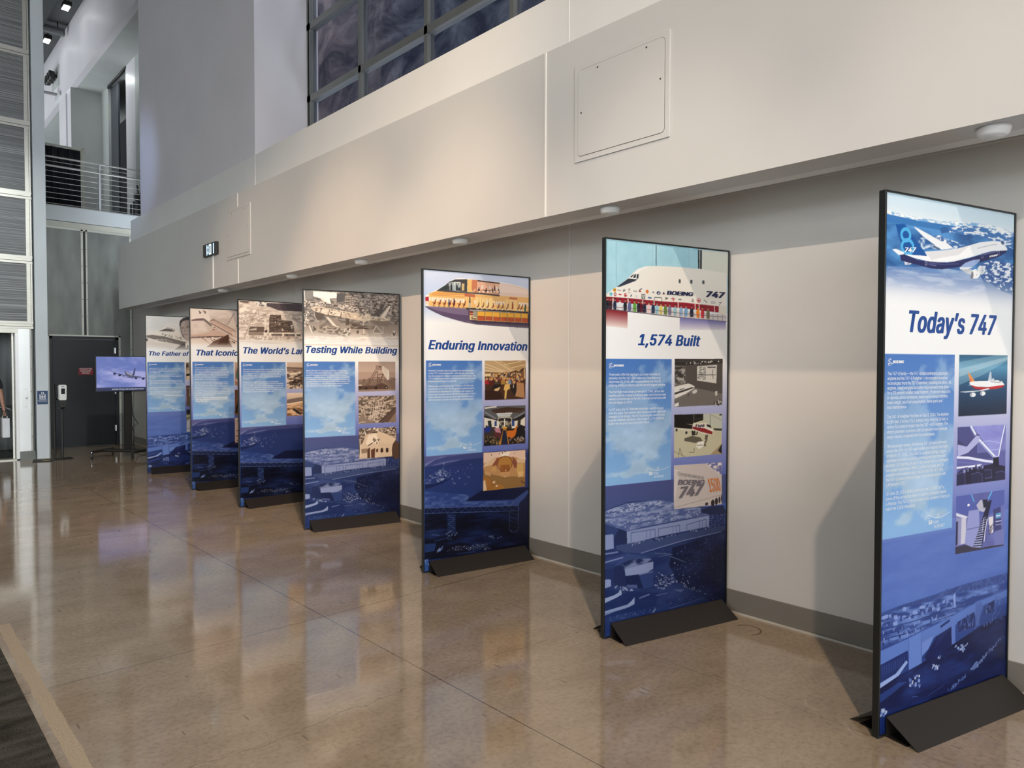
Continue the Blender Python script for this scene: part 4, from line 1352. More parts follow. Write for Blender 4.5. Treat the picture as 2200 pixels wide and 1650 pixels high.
def house_marks(pr, to3, lu, lv, fu, fv):
    # ring-and-swoosh mark with the maker's wordmark
    t = np.linspace(0.5, 5.6, 22)
    stroke(pr, to3, [(lu + 14 + 12 * math.cos(a), lv + 1 + 15 * math.sin(a)) for a in t], 1.7, PAPER)
    stroke(pr, to3, [(lu + 1, lv + 17), (lu + 9, lv + 5), (lu + 16, lv - 10), (lu + 24, lv - 17)], 2.0, PAPER)
    stroke(pr, to3, [(lu + 12, lv + 8), (lu + 20, lv + 4), (lu + 31, lv + 8), (lu + 37, lv + 9)], 2.2, PAPER)
    stroke(pr, to3, [(lu + 4, lv - 6), (lu + 14, lv - 2), (lu + 19, lv + 3)], 1.5, PAPER)
    set_line(pr, to3, 'BOEING', lu + 34, lu + 114, lv + 6, 12.5, PAPER, shear=0.28, spacing=1.06, bold=(0.05, 0.012))
    # anniversary mark: a jet drawn in one line over the lettering
    stroke(pr, to3, [(fu - 20, fv - 18), (fu - 23, fv - 30), (fu - 16, fv - 42), (fu - 4, fv - 45), (fu + 18, fv - 38), (fu + 44, fv - 29), (fu + 70, fv - 25), (fu + 100, fv - 27), (fu + 135, fv - 34), (fu + 166, fv - 45)], 2.0, PAPER)
    stroke(pr, to3, [(fu + 66, fv - 26), (fu + 70, fv - 36), (fu + 76, fv - 44), (fu + 79, fv - 27)], 1.8, PAPER)
    set_line(pr, to3, '50', fu, fu + 28, fv, 19, PAPER, bold=(0.04, 0.012))
    set_line(pr, to3, 'YEARS', fu + 34, fu + 78, fv, 14, PAPER)
    set_line(pr, to3, 'INCREDIBLE', fu + 42, fu + 124, fv + 20, 14, PAPER)

DEPTH = 0.006
def to3_panel(u, v, lift):
    return np.stack([u / 1000.0, np.full(len(u), DEPTH - lift), PH - v / 1000.0], 1)

def exhibit_panel(num, x, y, rz, label, nx, ny, cmds, title, lines, marks, extra=()):
    t = thing('exhibit_panel', label, 'exhibit panel', (x, y, 0), rz, 'tall exhibit panels along the wall')
    T = Matrix.Translation((x, y, 0)) @ Matrix.Rotation(rz, 4, 'Z')
    def local(mb):
        mb.v = [tuple(T @ Vector(p)) for p in mb.v]
        return mb
    rim = 0.009
    b = MB()
    # four mitred frame bars around the sheet, plus a backing board
    def bar(p0, p1, q1, q0, d0, d1):
        b.prism([(p0[0], d0, p0[1]), (p1[0], d0, p1[1]), (q1[0], d0, q1[1]), (q0[0], d0, q0[1])], (0, d1 - d0, 0))
    r = rim
    z0 = 0.004
    bar((0, z0), (PW, z0), (PW - r, z0 + r), (r, z0 + r), 0, PT)
    bar((PW, z0), (PW, PH), (PW - r, PH - r), (PW - r, z0 + r), 0, PT)
    bar((PW, PH), (0, PH), (r, PH - r), (PW - r, PH - r), 0, PT)
    bar((0, PH), (0, z0), (r, z0 + r), (r, PH - r), 0, PT)
    local(b).build('frame', M_frame, t, bevel=0.0014)
    b = MB().box(r, PW - r, DEPTH + 0.001, PT - 0.004, z0 + r, PH - r)
    local(b).build('backing_board', M_black, t)
    # print
    cv = Canvas(nx, ny)
    cv.run(cmds)
    pr = Print()
    pr.grid(cv, to3_panel)
    txt, u0, u1, vb, cap, part = title
    set_line(pr, to3_panel, txt, u0, u1, vb, cap, TITLE, shear=0.24, res=5, spacing=1.04, part=part, bold=(0.036, 0.013))
    for ln in lines:
        body, a, c_, v = ln[:4]
        set_line(pr, to3_panel, body, a, c_, v, 14.0, PAPER, spacing=0.97, bold=(0.03, 0.008) if len(ln) > 4 and ln[4] else None)
    house_marks(pr, to3_panel, *marks)
    for ex in extra:
        quad_text(pr, to3_panel, *ex[:3], **(ex[3] if len(ex) > 3 else {}))
    pr.build('graphic_sheet', M_print, t)
    # folded foot plates front and back
    for s in (-1, 1):
        y0 = 0.0 if s < 0 else PT
        d = 0.1513 * s
        a0, a1 = 0.0524, 0.9835
        th = 0.004
        b = MB()
        b.prism([(a0, y0, 0.0928), (a0, y0 + d, 0.0), (a0, y0 + d - s * 0.007, 0.0), (a0, y0, 0.0885)], (a1 - a0, 0, 0))
        b.box(a0, a1, min(y0, y0 + s * 0.10), max(y0, y0 + s * 0.10), 0.0, 0.003)
        b.box(a0, a1, min(y0, y0 + s * 0.003), max(y0, y0 + s * 0.003), 0.0, 0.0925)
        local(b).build('foot_plate', M_bronze, t)
    return t

def para(xs_left, k, v0, dv, rows, off=0.0):
    """rows of (text, right end in crop pixels)"""
    return [(tx, xs_left[0], xs_left[0] + (xr - xs_left[1]) * k, v0 + i * dv, off) for i, (tx, xr) in enumerate(rows)]
L7 = para((36.5, 203), 1.008, 814, 21.5, [('The 747-8 family \u2014 the 747-8 Intercontinental passenger', 645), ('airplane and the 747-8 Freighter \u2014 incorporate innovative', 643), ('technologies from the 787 Dreamliner, including the GEnx-2B', 672), ('engines, raked wingtips and other improvements that allow', 655), ('for a 30 percent smaller noise footprint, 15 percent reduction', 667), ('in-service carbon emissions, better performance retention,', 650), ('lower weight, less fuel consumption, fewer parts and', 607), ('less maintenance.', 341)])
L7 += para((36.5, 198), 1.012, 1007, 22.4, [('The 747-8 Freighter first flew on Feb. 8, 2010. The airplane', 650), ('is 250 feet, 2 inches (76.2 meters) long, which is 18 feet, 4', 645), ('inches (5.6 meters) longer than the 747-400 Freighter. The', 645), ('stretch provides customers with 16 percent more revenue', 640), ('cargo volume compared with its predecessor.', 548)])
L7 += para((36, 194), 1.014, 1138, 21.5, [('The passenger version, the Boeing 747-8 Intercontinental,', 636), ('serves the 400- to 500-seat market and made its first flight', 645), ('on March 20, 2011. The cabin\u2019s sculpted ceilings, bigger', 630), ('overhead and side stowbins, a redesigned staircase and', 628), ('dynamic LED lighting all add to an overall more comfortable', 648), ('passenger experience. With 51 additional seats and 26', 613), ('percent more revenue cargo volume than the 747-400,', 612), ('the 747-8 Intercontinental began commercial service with', 630), ('Lufthansa in 2012.', 336)])
L7 += para((35.5, 189), 1.018, 1351, 22.6, [('On June 28, 2014, Boeing delivered the 1,500th 747 to', 614), ('come off the production line to Frankfurt, Germany-based', 630), ('Lufthansa. The 747 is the first wide-body airplane in history to', 657), ('reach the 1,500 milestone.', 397)])
L6 = para((35, 180), 0.797, 833, 22, [('Three years after the signing to purchase the initial 25', 687), ('airplanes, the first 747-100 rolled out of the factory on', 690), ('September 30, 1968, with representatives from the 26', 692), ('ordering airlines on hand to see the world\u2019s biggest airplane.', 741)])
L6 += para((34.5, 178), 0.797, 940, 21.4, [('The first flight took place on February 9, 1969, almost two', 727), ('months past the original scheduled date, but in time to meet', 747), ('delivery commitments to Pan Am. Commercial services with', 745), ('Pan Am began in 1970.', 405)])
L6 += para((34.5, 178), 0.797, 1047, 21.5, [('For 37 years, the 747 held the passenger capacity record.', 722), ('Over the years, new variants were introduced with significant', 748), ('changes to the design. The 747 is among the world\u2019s most', 733), ('popular widebody airplanes, with a total of 1,574 airplanes', 728), ('built in the 54 years since the initial rollout.', 577)])
L5 = para((51, 170), 0.794, 820, 21.3, [('Elements travelers take for granted now were first seen', 693), ('on the 747, including the twin-aisle design, and it was', 692), ('the first airplane to feature overhead bins with doors. The', 720), ('747\u2019s interior was noted by Architecture Plus as the most', 722), ('interesting building of the decade.', 498)])
L5 += para((51, 170), 0.794, 945, 22.0, [('Boeing was awarded the Collier Trophy in 1970 for the', 693), ('introduction of the 747 \u201cfor the greatest achievement in', 703), ('aeronautics or astronautics in America, with respect to', 692), ('improving the performance, efficiency, and safety of air or', 720), ('space vehicles, the value of which has been thoroughly', 700), ('demonstrated by actual use during the preceding year.\u201d', 705)])
L4 = para((31, 175), 0.523, 832, 22.0, [('Before the first 747 was fully assembled, testing began', 980), ('on many components and systems. Taxiing such a large', 1000), ('aircraft had never been done. Boeing built an unusual', 960), ('training vehicle known as \u201cWaddell\u2019s Wagon,\u201d named for a', 1035), ('747 test pilot, Jack Waddell, that consisted of a mock-up', 1030), ('cockpit mounted on the roof of a truck. While the first 747s', 1045), ('were still being built, the vehicle allowed pilots to practice', 1010), ('taxi maneuvers from a high upper-deck position.', 885)])
L3 = para((56, 235), 0.561, 826, 22.0, [('The main assembly building sits at least 43 acres, becoming', 1120), ('the largest volume of any building in the world: 200 million', 1065), ('cubic feet (the size of the factory covered today, with', 1025), ('some buildings added in the following years), including', 1060), ('its own rail spur and weather patterns inside, including', 1055), ('clouds and rain.', 460)])
L3 += para((55, 235), 0.561, 974, 23.0, [('Because of the aggressive schedule in development,', 1010), ('manufacturing of the aircraft began even before the building', 1110), ('was completed. Jigs were installed right after concrete had', 1105), ('set enough to support them. The roof was still being built over', 1110), ('assembly workers. There were tarps where the building was', 1065), ('finished as the walls were not completed yet.', 905)])
L2 = para((58, 205), 0.553, 810, 22.0, [('The first order of business was to design a plane that', 955), ('could carry more than 400 passengers. It required', 950), ('someone who could see beyond the jets of that time. In the', 1000), ('mid-1960s airlines and their designers thought that', 1010), ('supersonic planes would soon carry all their passengers,', 1022), ('so the 747 was engineered so that it could easily be adapted', 1000), ('to carry freight and remain in production if supersonic', 980), ('planes made the 747 jumbo obsolete.', 780)])
L2 += para((58, 205), 0.553, 1004, 22.0, [('Original 747 designs had two narrow passenger decks: a', 980), ('full-length double-deck design. That plan changed because', 980), ('of the evacuation needs and the wide cargo bays. The new', 1000), ('design, wider than any other, put the cockpit above', 960), ('the main deck so that the nose could open for loading', 1010), ('freight. Behind the cockpit a hump was needed to smooth', 1040), ('the airflow, and it became a lounge for passengers at the', 1025), ('upper level. Later models stretched the upper deck to add', 1025), ('seats for more passengers.', 670)])
L2 += para((60, 215), 0.553, 1214, 22.0, [('The 747 is the airplane that made world travel possible', 980), ('and it was nicknamed \u201cthe jumbo jet\u201d and the', 965), ('\u201cQueen of the Skies.\u201d', 530)], 0.03)
L1 = para((45, 135), 0.521, 822, 22.0, [('Engineering the 747 took a team of thousands working on', 1025), ('the program under one chief engineer who had led', 985), ('the design of many earlier jets and airplanes.', 910), ('He had joined in 1946.', 435)])
L1 += para((46, 137), 0.521, 928, 22.0, [('The job of the chief engineer was to make the airplane real', 1045), ('and to find a way for all of the teams to work together on', 1025), ('the design.', 310)])
L1 += para((47, 140), 0.521, 1012, 22.0, [('When the contract was signed only a few years were left to', 1040), ('build the plane. He made the choice of a single main deck', 1055), ('wide enough for two aisles and for cargo containers side by', 1070), ('side.', 205)])
L1 += para((48, 145), 0.521, 1122, 22.0, [('Safety came first in the design of every one of its systems', 1020), ('and structures.', 390)])
L1 += para((49, 148), 0.521, 1184, 22.0, [('\u201cThe airplane was an adventure for all the people who built it', 1065), ('and we knew that we were doing something for the world', 1050), ('that would last for years to come.\u201d', 735)])
L1 += [('Boeing News Now, Aug. 15, 2016', 254, 528, 1247, 0.03)]

# ink layers of the printed sheets, in millimetres on each sheet (p polygon, l line, e ellipse, g gradient, n fractal blend, s specks)
BOTTOM = {}
ART = {}
BOTTOM['A'] = [
('g',0,1505,1033,1700,[(1505,(78,84,136)),(1600,(73,84,134)),(1700,(66,83,135))]),
('np',[5,1650,181,1618,413,1622,871,1715,1030,1781,1038,2493,9,2432],220,60,(30,44,91),(90,110,162),0.35,0.72,3,1.0,5),
('p',[6,1801,1030,1759,1039,2567,9,2432],(34,49,100),0.72),
('p',[5,1657,173,1624,448,1629,798,1715,871,1765,575,1773,361,1781,178,1797,5,1732],(116,130,176)),
('np',[5,1657,173,1624,448,1629,798,1715,871,1765,575,1773,361,1781,178,1797,5,1732],60,14,(79,94,145),(145,155,193),0.35,0.68,5,1.0,5),
('s',[25,1659,173,1630,448,1636,466,1662,257,1675,74,1683],150,3,10,[(66,80,127),(173,180,207)],7,2.2),
('s',[13,1677,779,1727,828,1760,207,1791,26,1731],110,3,9,[(70,83,132),(178,184,208)],8,1.6),
('p',[178,1797,871,1769,870,1844,631,1852,414,1862,181,1881],(138,150,191)),
('l',[212,1870,212,1811,405,1810,406,1864],5,(82,96,146)),
('l',[432,1864,432,1811,612,1807,612,1855],5,(82,96,146)),
('l',[672,1849,672,1811,842,1792,843,1844],5,(82,96,146)),
('l',[336,1819,336,1870],4,(89,101,152)),
('l',[366,1817,366,1870],4,(89,101,152)),
('l',[553,1809,553,1857],4,(89,101,152)),
('l',[580,1808,580,1857],4,(89,101,152)),
('l',[785,1795,785,1845],4,(89,101,152)),
('l',[809,1796,809,1846],4,(89,101,152)),
('l',[181,1797,871,1768],4,(66,78,127)),
('p',[83,1836,112,1780,178,1797,181,1883,83,1856],(37,47,87)),
('p',[6,1801,76,1804,79,1892,6,1896],(134,148,192)),
('p',[5,1732,116,1777,91,1811,6,1788],(50,65,114)),
('p',[795,1709,1003,1713,1030,1781,871,1765,796,1743],(34,42,80)),
('s',[871,1769,1030,1767,1031,1862,872,1851],90,3,8,[(102,112,160),(66,76,127)],9,2),
('p',[92,1877,1031,1854,1031,1884,293,1949,108,1919],(66,80,124),0.8),
('l',[293,1949,631,1912,985,1891],6,(118,128,173)),
('l',[328,1954,650,1919,995,1901],3,(27,37,76)),
('s',[191,1879,867,1847,867,1858,200,1894],40,4,9,[(20,28,63),(146,155,189)],10,1.0),
('p',[971,1913,1031,1914,1032,1946,986,1944],(102,114,160)),
('np',[549,1947,1031,1891,1039,2515,921,2364,597,2177,523,2055],180,60,(14,19,49),(37,49,93),0.35,0.75,12,0.75,5),
('s',[415,1931,996,1916,1009,2195,596,2107],150,3,7,[(66,78,127),(110,121,164),(44,55,101)],13,1.6),
('s',[505,2025,1009,2195,1012,2474,690,2220],40,3,8,[(84,96,142),(173,180,207)],14,1.0),
('l',[406,1964,550,1989,433,1988],5,(84,96,137)),
('l',[532,2001,670,2058],6,(78,90,133)),
('p',[6,1892,116,1906,175,1934,7,1945],(39,53,102)),
('l',[6,1919,108,1919],10,(111,125,169)),
('l',[7,1971,192,1953],9,(122,135,180)),
('p',[76,2007,183,1935,372,1990,389,2016,163,2032,109,2002],(57,73,125)),
('np',[109,2002,225,1974,363,1992,389,2016,163,2032],50,20,(33,44,87),(120,132,173),0.4,0.7,15,1.0,5),
('p',[163,2032,391,2015,391,2061,329,2083,171,2077],(138,150,193)),
('p',[76,2007,109,2002,163,2034,166,2143,79,2120],(33,44,87)),
('p',[167,2076,294,2081,312,2176,169,2140],(26,37,79)),
('p',[277,2086,388,2078,396,2175,312,2176],(47,64,117)),
('l',[277,2084,390,2079],6,(102,116,162)),
('p',[7,2076,56,2077,59,2123,10,2129],(138,152,196)),
('p',[7,2011,72,2013,75,2086,7,2070],(35,49,97)),
('p',[180,2132,260,2144,265,2165,180,2149],(79,92,141)),
('s',[85,2121,227,2162,227,2189,77,2159],36,5,11,[(155,166,200),(57,71,118)],16,1.0),
('s',[408,2108,560,2116,579,2175,470,2207,408,2177],90,4,9,[(119,130,173),(20,28,64),(155,164,195)],17,2),
('s',[416,2082,921,2320,911,2333,560,2172],60,4,8,[(119,130,170),(173,180,206)],18,1.0),
('p',[8,2135,176,2168,435,2222,418,2302,8,2313],(25,42,92),0.7),
('p',[8,2191,77,2183,114,2172,133,2151,139,2166,143,2186,102,2200,8,2220],(147,161,200)),
('p',[8,2270,102,2263,185,2257,219,2239,241,2219,242,2263,194,2275,94,2285,8,2297],(147,161,200)),
('l',[16,2289,177,2279],3,(57,73,126)),
('l',[282,2232,360,2221],9,(102,114,158)),
('l',[417,2237,507,2235],8,(79,92,141)),
('p',[561,2221,653,2232,625,2248],(89,101,147)),
('p',[379,2343,409,2318,415,2324,401,2340],(155,166,200)),
('p',[480,2278,690,2276,838,2314,766,2331,553,2338],(39,53,103),0.9),
('s',[480,2278,690,2280,824,2315,553,2335],70,3,8,[(86,98,145),(24,33,74)],19,3),
('l',[534,2339,833,2317],5,(96,109,154)),
('s',[8,2307,365,2307,489,2328,78,2345],40,3,8,[(102,116,163),(57,73,126)],20,1.0),
('f',0,2240,1033,2440,(21,47,105),0,0.55),
('h',560,1780,1033,2440,(8,10,32),0,0.62)]
BOTTOM['B'] = [
('g',0,1500,1033,1600,[(1500,(95,95,147)),(1600,(78,84,136))]),
('p',[18,1555,221,1515,547,1502,1041,1505,1042,2017,17,1917],(45,58,112),0.55),
('p',[18,1558,150,1517,221,1513,119,1528,19,1582],(128,132,180),0.8),
('p',[80,1577,181,1554,353,1545,244,1583,111,1586],(103,109,161),0.8),
('p',[17,1589,357,1553,555,1546,1041,1535,1042,1851,389,1874,17,1767],(35,49,101),0.75),
('s',[57,1661,173,1608,268,1672,142,1717],90,4,10,[(128,137,180),(84,96,147),(172,179,205)],31,1.6),
('s',[19,1685,103,1672,72,1717,19,1726],24,4,9,[(111,121,169)],32,1.0),
('s',[150,1558,471,1597,422,1785,268,1770],24,4,10,[(137,146,186),(93,105,154)],33,1.0),
('p',[17,1726,118,1728,260,1692,173,1733,17,1767],(26,37,79)),
('p',[17,1770,173,1733,555,1805,1041,1821,1042,1881,912,1958,389,1897,422,1877,17,1863],(38,55,110),0.85),
('np',[17,1780,422,1849,405,1940,17,1910],70,24,(44,65,125),(80,101,159),0.4,0.7,34,1.0,5),
('p',[389,1897,572,1813,1042,1844,1042,1912,885,1933,726,1922],(18,24,59)),
('l',[422,1799,422,1892],2,(48,60,109),0.5),
('p',[17,1876,422,1906,859,1941,1012,1864,1042,1874,917,1996,422,1941,17,1914],(56,76,134)),
('np',[17,1876,422,1906,859,1941,917,1996,422,1941,17,1914],40,16,(45,65,125),(76,96,154),0.4,0.65,35,1.0,5),
('p',[17,1915,917,1994,917,2037,16,1958],(16,24,58)),
('l',[17,1916,471,1954,917,1990],3,(99,114,163)),
('l',[16,1960,471,1998,917,2037],3,(93,109,159)),
('l',[26,1961,58,1920],2,(79,96,148),0.8),
('l',[58,1919,90,1967],2,(79,96,148),0.8),
('l',[90,1966,123,1926],2,(79,96,148),0.8),
('l',[123,1925,155,1973],2,(79,96,148),0.8),
('l',[155,1972,188,1931],2,(79,96,148),0.8),
('l',[188,1930,221,1978],2,(79,96,148),0.8),
('l',[221,1977,255,1936],2,(79,96,148),0.8),
('l',[255,1936,288,1984],2,(79,96,148),0.8),
('l',[288,1983,322,1942],2,(79,96,148),0.8),
('l',[322,1941,356,1990],2,(79,96,148),0.8),
('l',[356,1989,390,1948],2,(79,96,148),0.8),
('l',[390,1947,425,1996],2,(79,96,148),0.8),
('l',[425,1995,460,1953],2,(79,96,148),0.8),
('l',[460,1952,494,2002],2,(79,96,148),0.8),
('l',[494,2001,530,1959],2,(79,96,148),0.8),
('l',[530,1958,565,2008],2,(79,96,148),0.8),
('l',[565,2007,601,1965],2,(79,96,148),0.8),
('l',[601,1964,637,2014],2,(79,96,148),0.8),
('l',[637,2013,673,1971],2,(79,96,148),0.8),
('l',[673,1970,709,2020],2,(79,96,148),0.8),
('l',[709,2019,746,1977],2,(79,96,148),0.8),
('l',[746,1976,782,2026],2,(79,96,148),0.8),
('l',[782,2025,819,1983],2,(79,96,148),0.8),
('l',[819,1982,857,2033],2,(79,96,148),0.8),
('l',[857,2032,894,1989],2,(79,96,148),0.8),
('l',[894,1988,932,2039],2,(79,96,148),0.8),
('p',[16,1962,917,2039,1042,2093,1042,2380,15,2336],(8,13,36)),
('np',[16,1962,917,2039,1042,2093,1042,2380,15,2336],180,40,(6,9,29),(24,38,81),0.42,0.75,36,1.0,5),
('p',[216,1982,296,1987,299,2146,223,2143],(20,31,69),0.8),
('l',[224,1996,296,2009],4,(53,74,126),0.8),
('l',[224,2013,296,2026],4,(53,74,126),0.8),
('l',[224,2030,295,2043],4,(53,74,126),0.8),
('l',[224,2047,295,2060],4,(53,74,126),0.8),
('l',[224,2064,295,2077],4,(53,74,126),0.8),
('l',[224,2080,295,2094],4,(53,74,126),0.8),
('l',[224,2097,295,2111],4,(53,74,126),0.8),
('l',[224,2114,295,2127],4,(53,74,126),0.8),
('l',[223,2131,295,2144],4,(53,74,126),0.8),
('l',[228,1997,291,2040,228,2067,291,2117],3,(67,87,136)),
('l',[825,2030,825,2197],2.5,(84,98,145)),
('l',[917,2041,917,2209],2.5,(84,98,145)),
('l',[827,2038,915,2081],2,(75,89,136),0.8),
('l',[827,2075,915,2119],2,(75,89,136),0.8),
('l',[828,2112,915,2156],2,(75,89,136),0.8),
('l',[828,2149,915,2193],2,(75,89,136),0.8),
('p',[926,1974,1042,1889,1042,2244,926,2199],(23,28,61)),
('l',[939,1957,940,2208],2,(34,40,80)),
('l',[952,1948,952,2209],2,(34,40,80)),
('l',[965,1939,965,2211],2,(34,40,80)),
('l',[978,1930,978,2213],2,(34,40,80)),
('l',[990,1921,991,2214],2,(34,40,80)),
('l',[1003,1911,1004,2216],2,(34,40,80)),
('l',[1016,1902,1016,2218],2,(34,40,80)),
('s',[825,2189,917,2205,904,2226,832,2212],24,4,8,[(79,94,140)],37,1.0),
('l',[79,2138,149,2152],4,(84,101,150)),
('l',[25,2110,110,2108],6,(40,58,107)),
('l',[102,2197,227,2179],7,(34,51,98)),
('s',[212,2107,324,2149,251,2210,212,2191],30,4,9,[(111,128,169),(58,78,127)],38,1.0),
('s',[117,2289,148,2252,180,2249,164,2282],24,5,10,[(138,153,188),(85,108,162)],39,1.0),
('s',[219,2293,267,2262,640,2278,631,2335,307,2303],110,4,8,[(101,108,139),(154,160,177),(56,67,102)],40,1.5),
('s',[471,2197,744,2234,735,2262,606,2230],10,5,10,[(111,126,164)],41,1.0),
('p',[16,2205,117,2213,102,2273,16,2274],(35,60,116),0.8),
('p',[15,2336,44,2326,47,2437,15,2439],(52,83,142)),
('s',[16,2322,55,2328,55,2390,15,2384],10,4,9,[(113,144,189)],42,1.0),
('l',[307,2327,488,2333],5,(39,58,104)),
('l',[797,2308,886,2324,779,2324],6,(39,54,97)),
('l',[962,2214,1004,2216],7,(56,67,105)),
('h',620,1950,1033,2440,(6,8,26),0,0.6)]
BOTTOM['C'] = [
('g',0,1500,1033,1700,[(1500,(106,128,200)),(1700,(88,116,192))]),
('g',0,1700,1033,1990,[(1700,(88,116,192)),(1880,(76,106,184)),(1990,(62,92,168))]),
('n',0,1560,1033,1900,300,90,(80,106,184),(104,132,204),0.35,0.7,51,0.5,4),
('p',[0,1876,150,1862,414,1850,640,1836,1039,1831,1040,1879,760,1874,414,1870,6,1886],(58,80,146)),
('s',[436,1846,1039,1835,1040,1879,436,1867],120,5,14,[(48,68,130),(72,94,160)],52,1.0),
('s',[99,1867,436,1860,437,1873,100,1883],60,4,10,[(50,70,134)],53,1.0),
('p',[1,1886,414,1870,760,1877,1040,1879,1042,1919,750,1936,552,1977,310,2006,4,2048],(66,92,164)),
('np',[1,1886,414,1870,760,1877,1040,1879,1042,1919,750,1936,552,1977,310,2006,4,2048],90,18,(44,66,134),(108,136,204),0.38,0.68,54,1.0,5),
('l',[7,1953,224,1952,416,1944,643,1940,744,1945],4,(34,52,112)),
('l',[8,1998,225,1998,417,1978,563,1972],4,(34,52,112)),
('l',[21,1930,350,1923,550,1925],4,(34,52,112)),
('s',[11,1897,526,1887,550,1925,31,1938],70,6,18,[(140,162,220),(110,134,200),(46,66,130)],55,1.5),
('s',[12,1967,551,1953,310,2006,14,2030],50,5,10,[(34,50,110),(140,160,216)],56,0.6),
('p',[30,1890,65,1888,65,1906,31,1906],(134,156,216)),
('p',[101,1931,131,1930,134,1950,104,1949],(134,156,216)),
('p',[244,1903,275,1903,278,1920,246,1920],(134,156,216)),
('p',[296,1888,328,1889,331,1904,296,1902],(134,156,216)),
('p',[170,1875,194,1875,194,1891,173,1890],(134,156,216)),
('p',[555,1878,574,1864,579,1940,564,1938],(134,156,216)),
('p',[4,2048,215,2025,315,2010,529,1983,750,1943,1042,1919,1043,1952,799,1964,764,2001,576,2025,419,2052,317,2074,217,2088,6,2111],(92,122,196)),
('p',[215,2025,315,2010,320,2190,225,2194,218,2134],(100,130,204)),
('l',[218,2029,221,2190],3,(58,84,156)),
('l',[310,2013,314,2189],3,(60,86,158)),
('p',[540,1982,575,1977,581,2116,553,2114],(94,122,196)),
('p',[744,1949,798,1943,806,1980,779,2032,784,2061,748,2065],(80,106,178)),
('p',[916,1940,928,1938,927,2024,915,2022],(70,94,164)),
('p',[6,2111,211,2080,213,2130,147,2178,7,2188],(26,44,104)),
('l',[11,2119,15,2167],3,(66,92,160)),
('l',[26,2117,30,2165],3,(66,92,160)),
('l',[42,2116,46,2162],3,(66,92,160)),
('l',[58,2115,62,2160],3,(66,92,160)),
('l',[74,2113,78,2157],3,(66,92,160)),
('l',[90,2112,94,2155],3,(66,92,160)),
('l',[106,2111,110,2152],3,(66,92,160)),
('l',[122,2109,126,2149],3,(66,92,160)),
('l',[138,2108,142,2147],3,(66,92,160)),
('l',[154,2107,158,2144],3,(66,92,160)),
('l',[171,2105,175,2142],3,(66,92,160)),
('l',[187,2104,191,2139],3,(66,92,160)),
('p',[7,2194,126,2171,202,2124,213,2136,147,2185,8,2217],(150,172,226)),
('p',[317,2067,419,2039,366,2103,318,2127],(110,138,208)),
('p',[334,2137,430,2054,547,2027,550,2117,356,2154],(20,30,84)),
('l',[421,2106,463,2033],3,(52,74,140),0.8),
('l',[440,2095,476,2031],3,(52,74,140),0.8),
('l',[460,2084,490,2029],3,(52,74,140),0.8),
('l',[480,2072,503,2028],3,(52,74,140),0.8),
('l',[500,2061,517,2026],3,(52,74,140),0.8),
('l',[520,2050,530,2024],3,(52,74,140),0.8),
('l',[327,2049,441,2043,536,2018],7,(92,120,190)),
('l',[462,2013,529,1995],12,(34,52,112)),
('p',[593,2014,737,1986,741,2061,600,2064],(28,42,98)),
('s',[593,2014,737,1990,739,2053,600,2064],24,6,14,[(80,104,170),(46,66,130)],57,0.5),
('p',[812,1974,910,1953,906,2010,813,2016],(30,44,98)),
('s',[812,1974,999,1945,1000,1996,813,2016],24,5,14,[(92,116,180),(60,84,150)],58,0.5),
('p',[8,2217,147,2185,230,2195,335,2157,556,2118,784,2068,1046,2047,1056,2357,55,2352,11,2341],(16,28,80)),
('np',[8,2217,147,2185,335,2157,556,2118,784,2068,1046,2047,1056,2357,55,2352,11,2341],200,50,(12,20,64),(36,60,126),0.4,0.75,59,0.8,5),
('p',[9,2245,148,2217,210,2224,88,2263,9,2284],(44,74,146),0.7),
('l',[361,2329,493,2300],4,(40,62,126)),
('l',[248,2304,291,2312],3,(80,104,170)),
('s',[220,2200,315,2219,306,2271,226,2247],26,7,13,[(150,172,226),(220,230,245),(90,116,186)],60,1.0),
('s',[358,2201,466,2149,468,2224],14,6,11,[(120,146,208),(190,204,236)],61,1.0),
('s',[556,2125,684,2134,650,2170],26,5,10,[(110,136,200),(170,188,228)],62,1.0),
('s',[712,2266,993,2148,993,2162,748,2280],70,5,10,[(110,134,196),(160,178,222)],63,1.0),
('s',[516,2329,676,2280,677,2294,539,2344],50,4,9,[(120,144,206),(60,84,150)],64,1.0),
('p',[718,2263,759,2236,777,2244,754,2274],(120,146,206)),
('s',[20,2305,70,2330,50,2351,20,2344],14,6,12,[(120,150,216),(220,230,245)],65,1.0),
('s',[622,2033,1000,1996,1003,2084,647,2065],26,4,9,[(90,112,176)],66,1.0),
('f',0,2200,1033,2440,(14,34,96),0,0.35),
('h',600,1900,1033,2440,(8,14,48),0,0.55)]
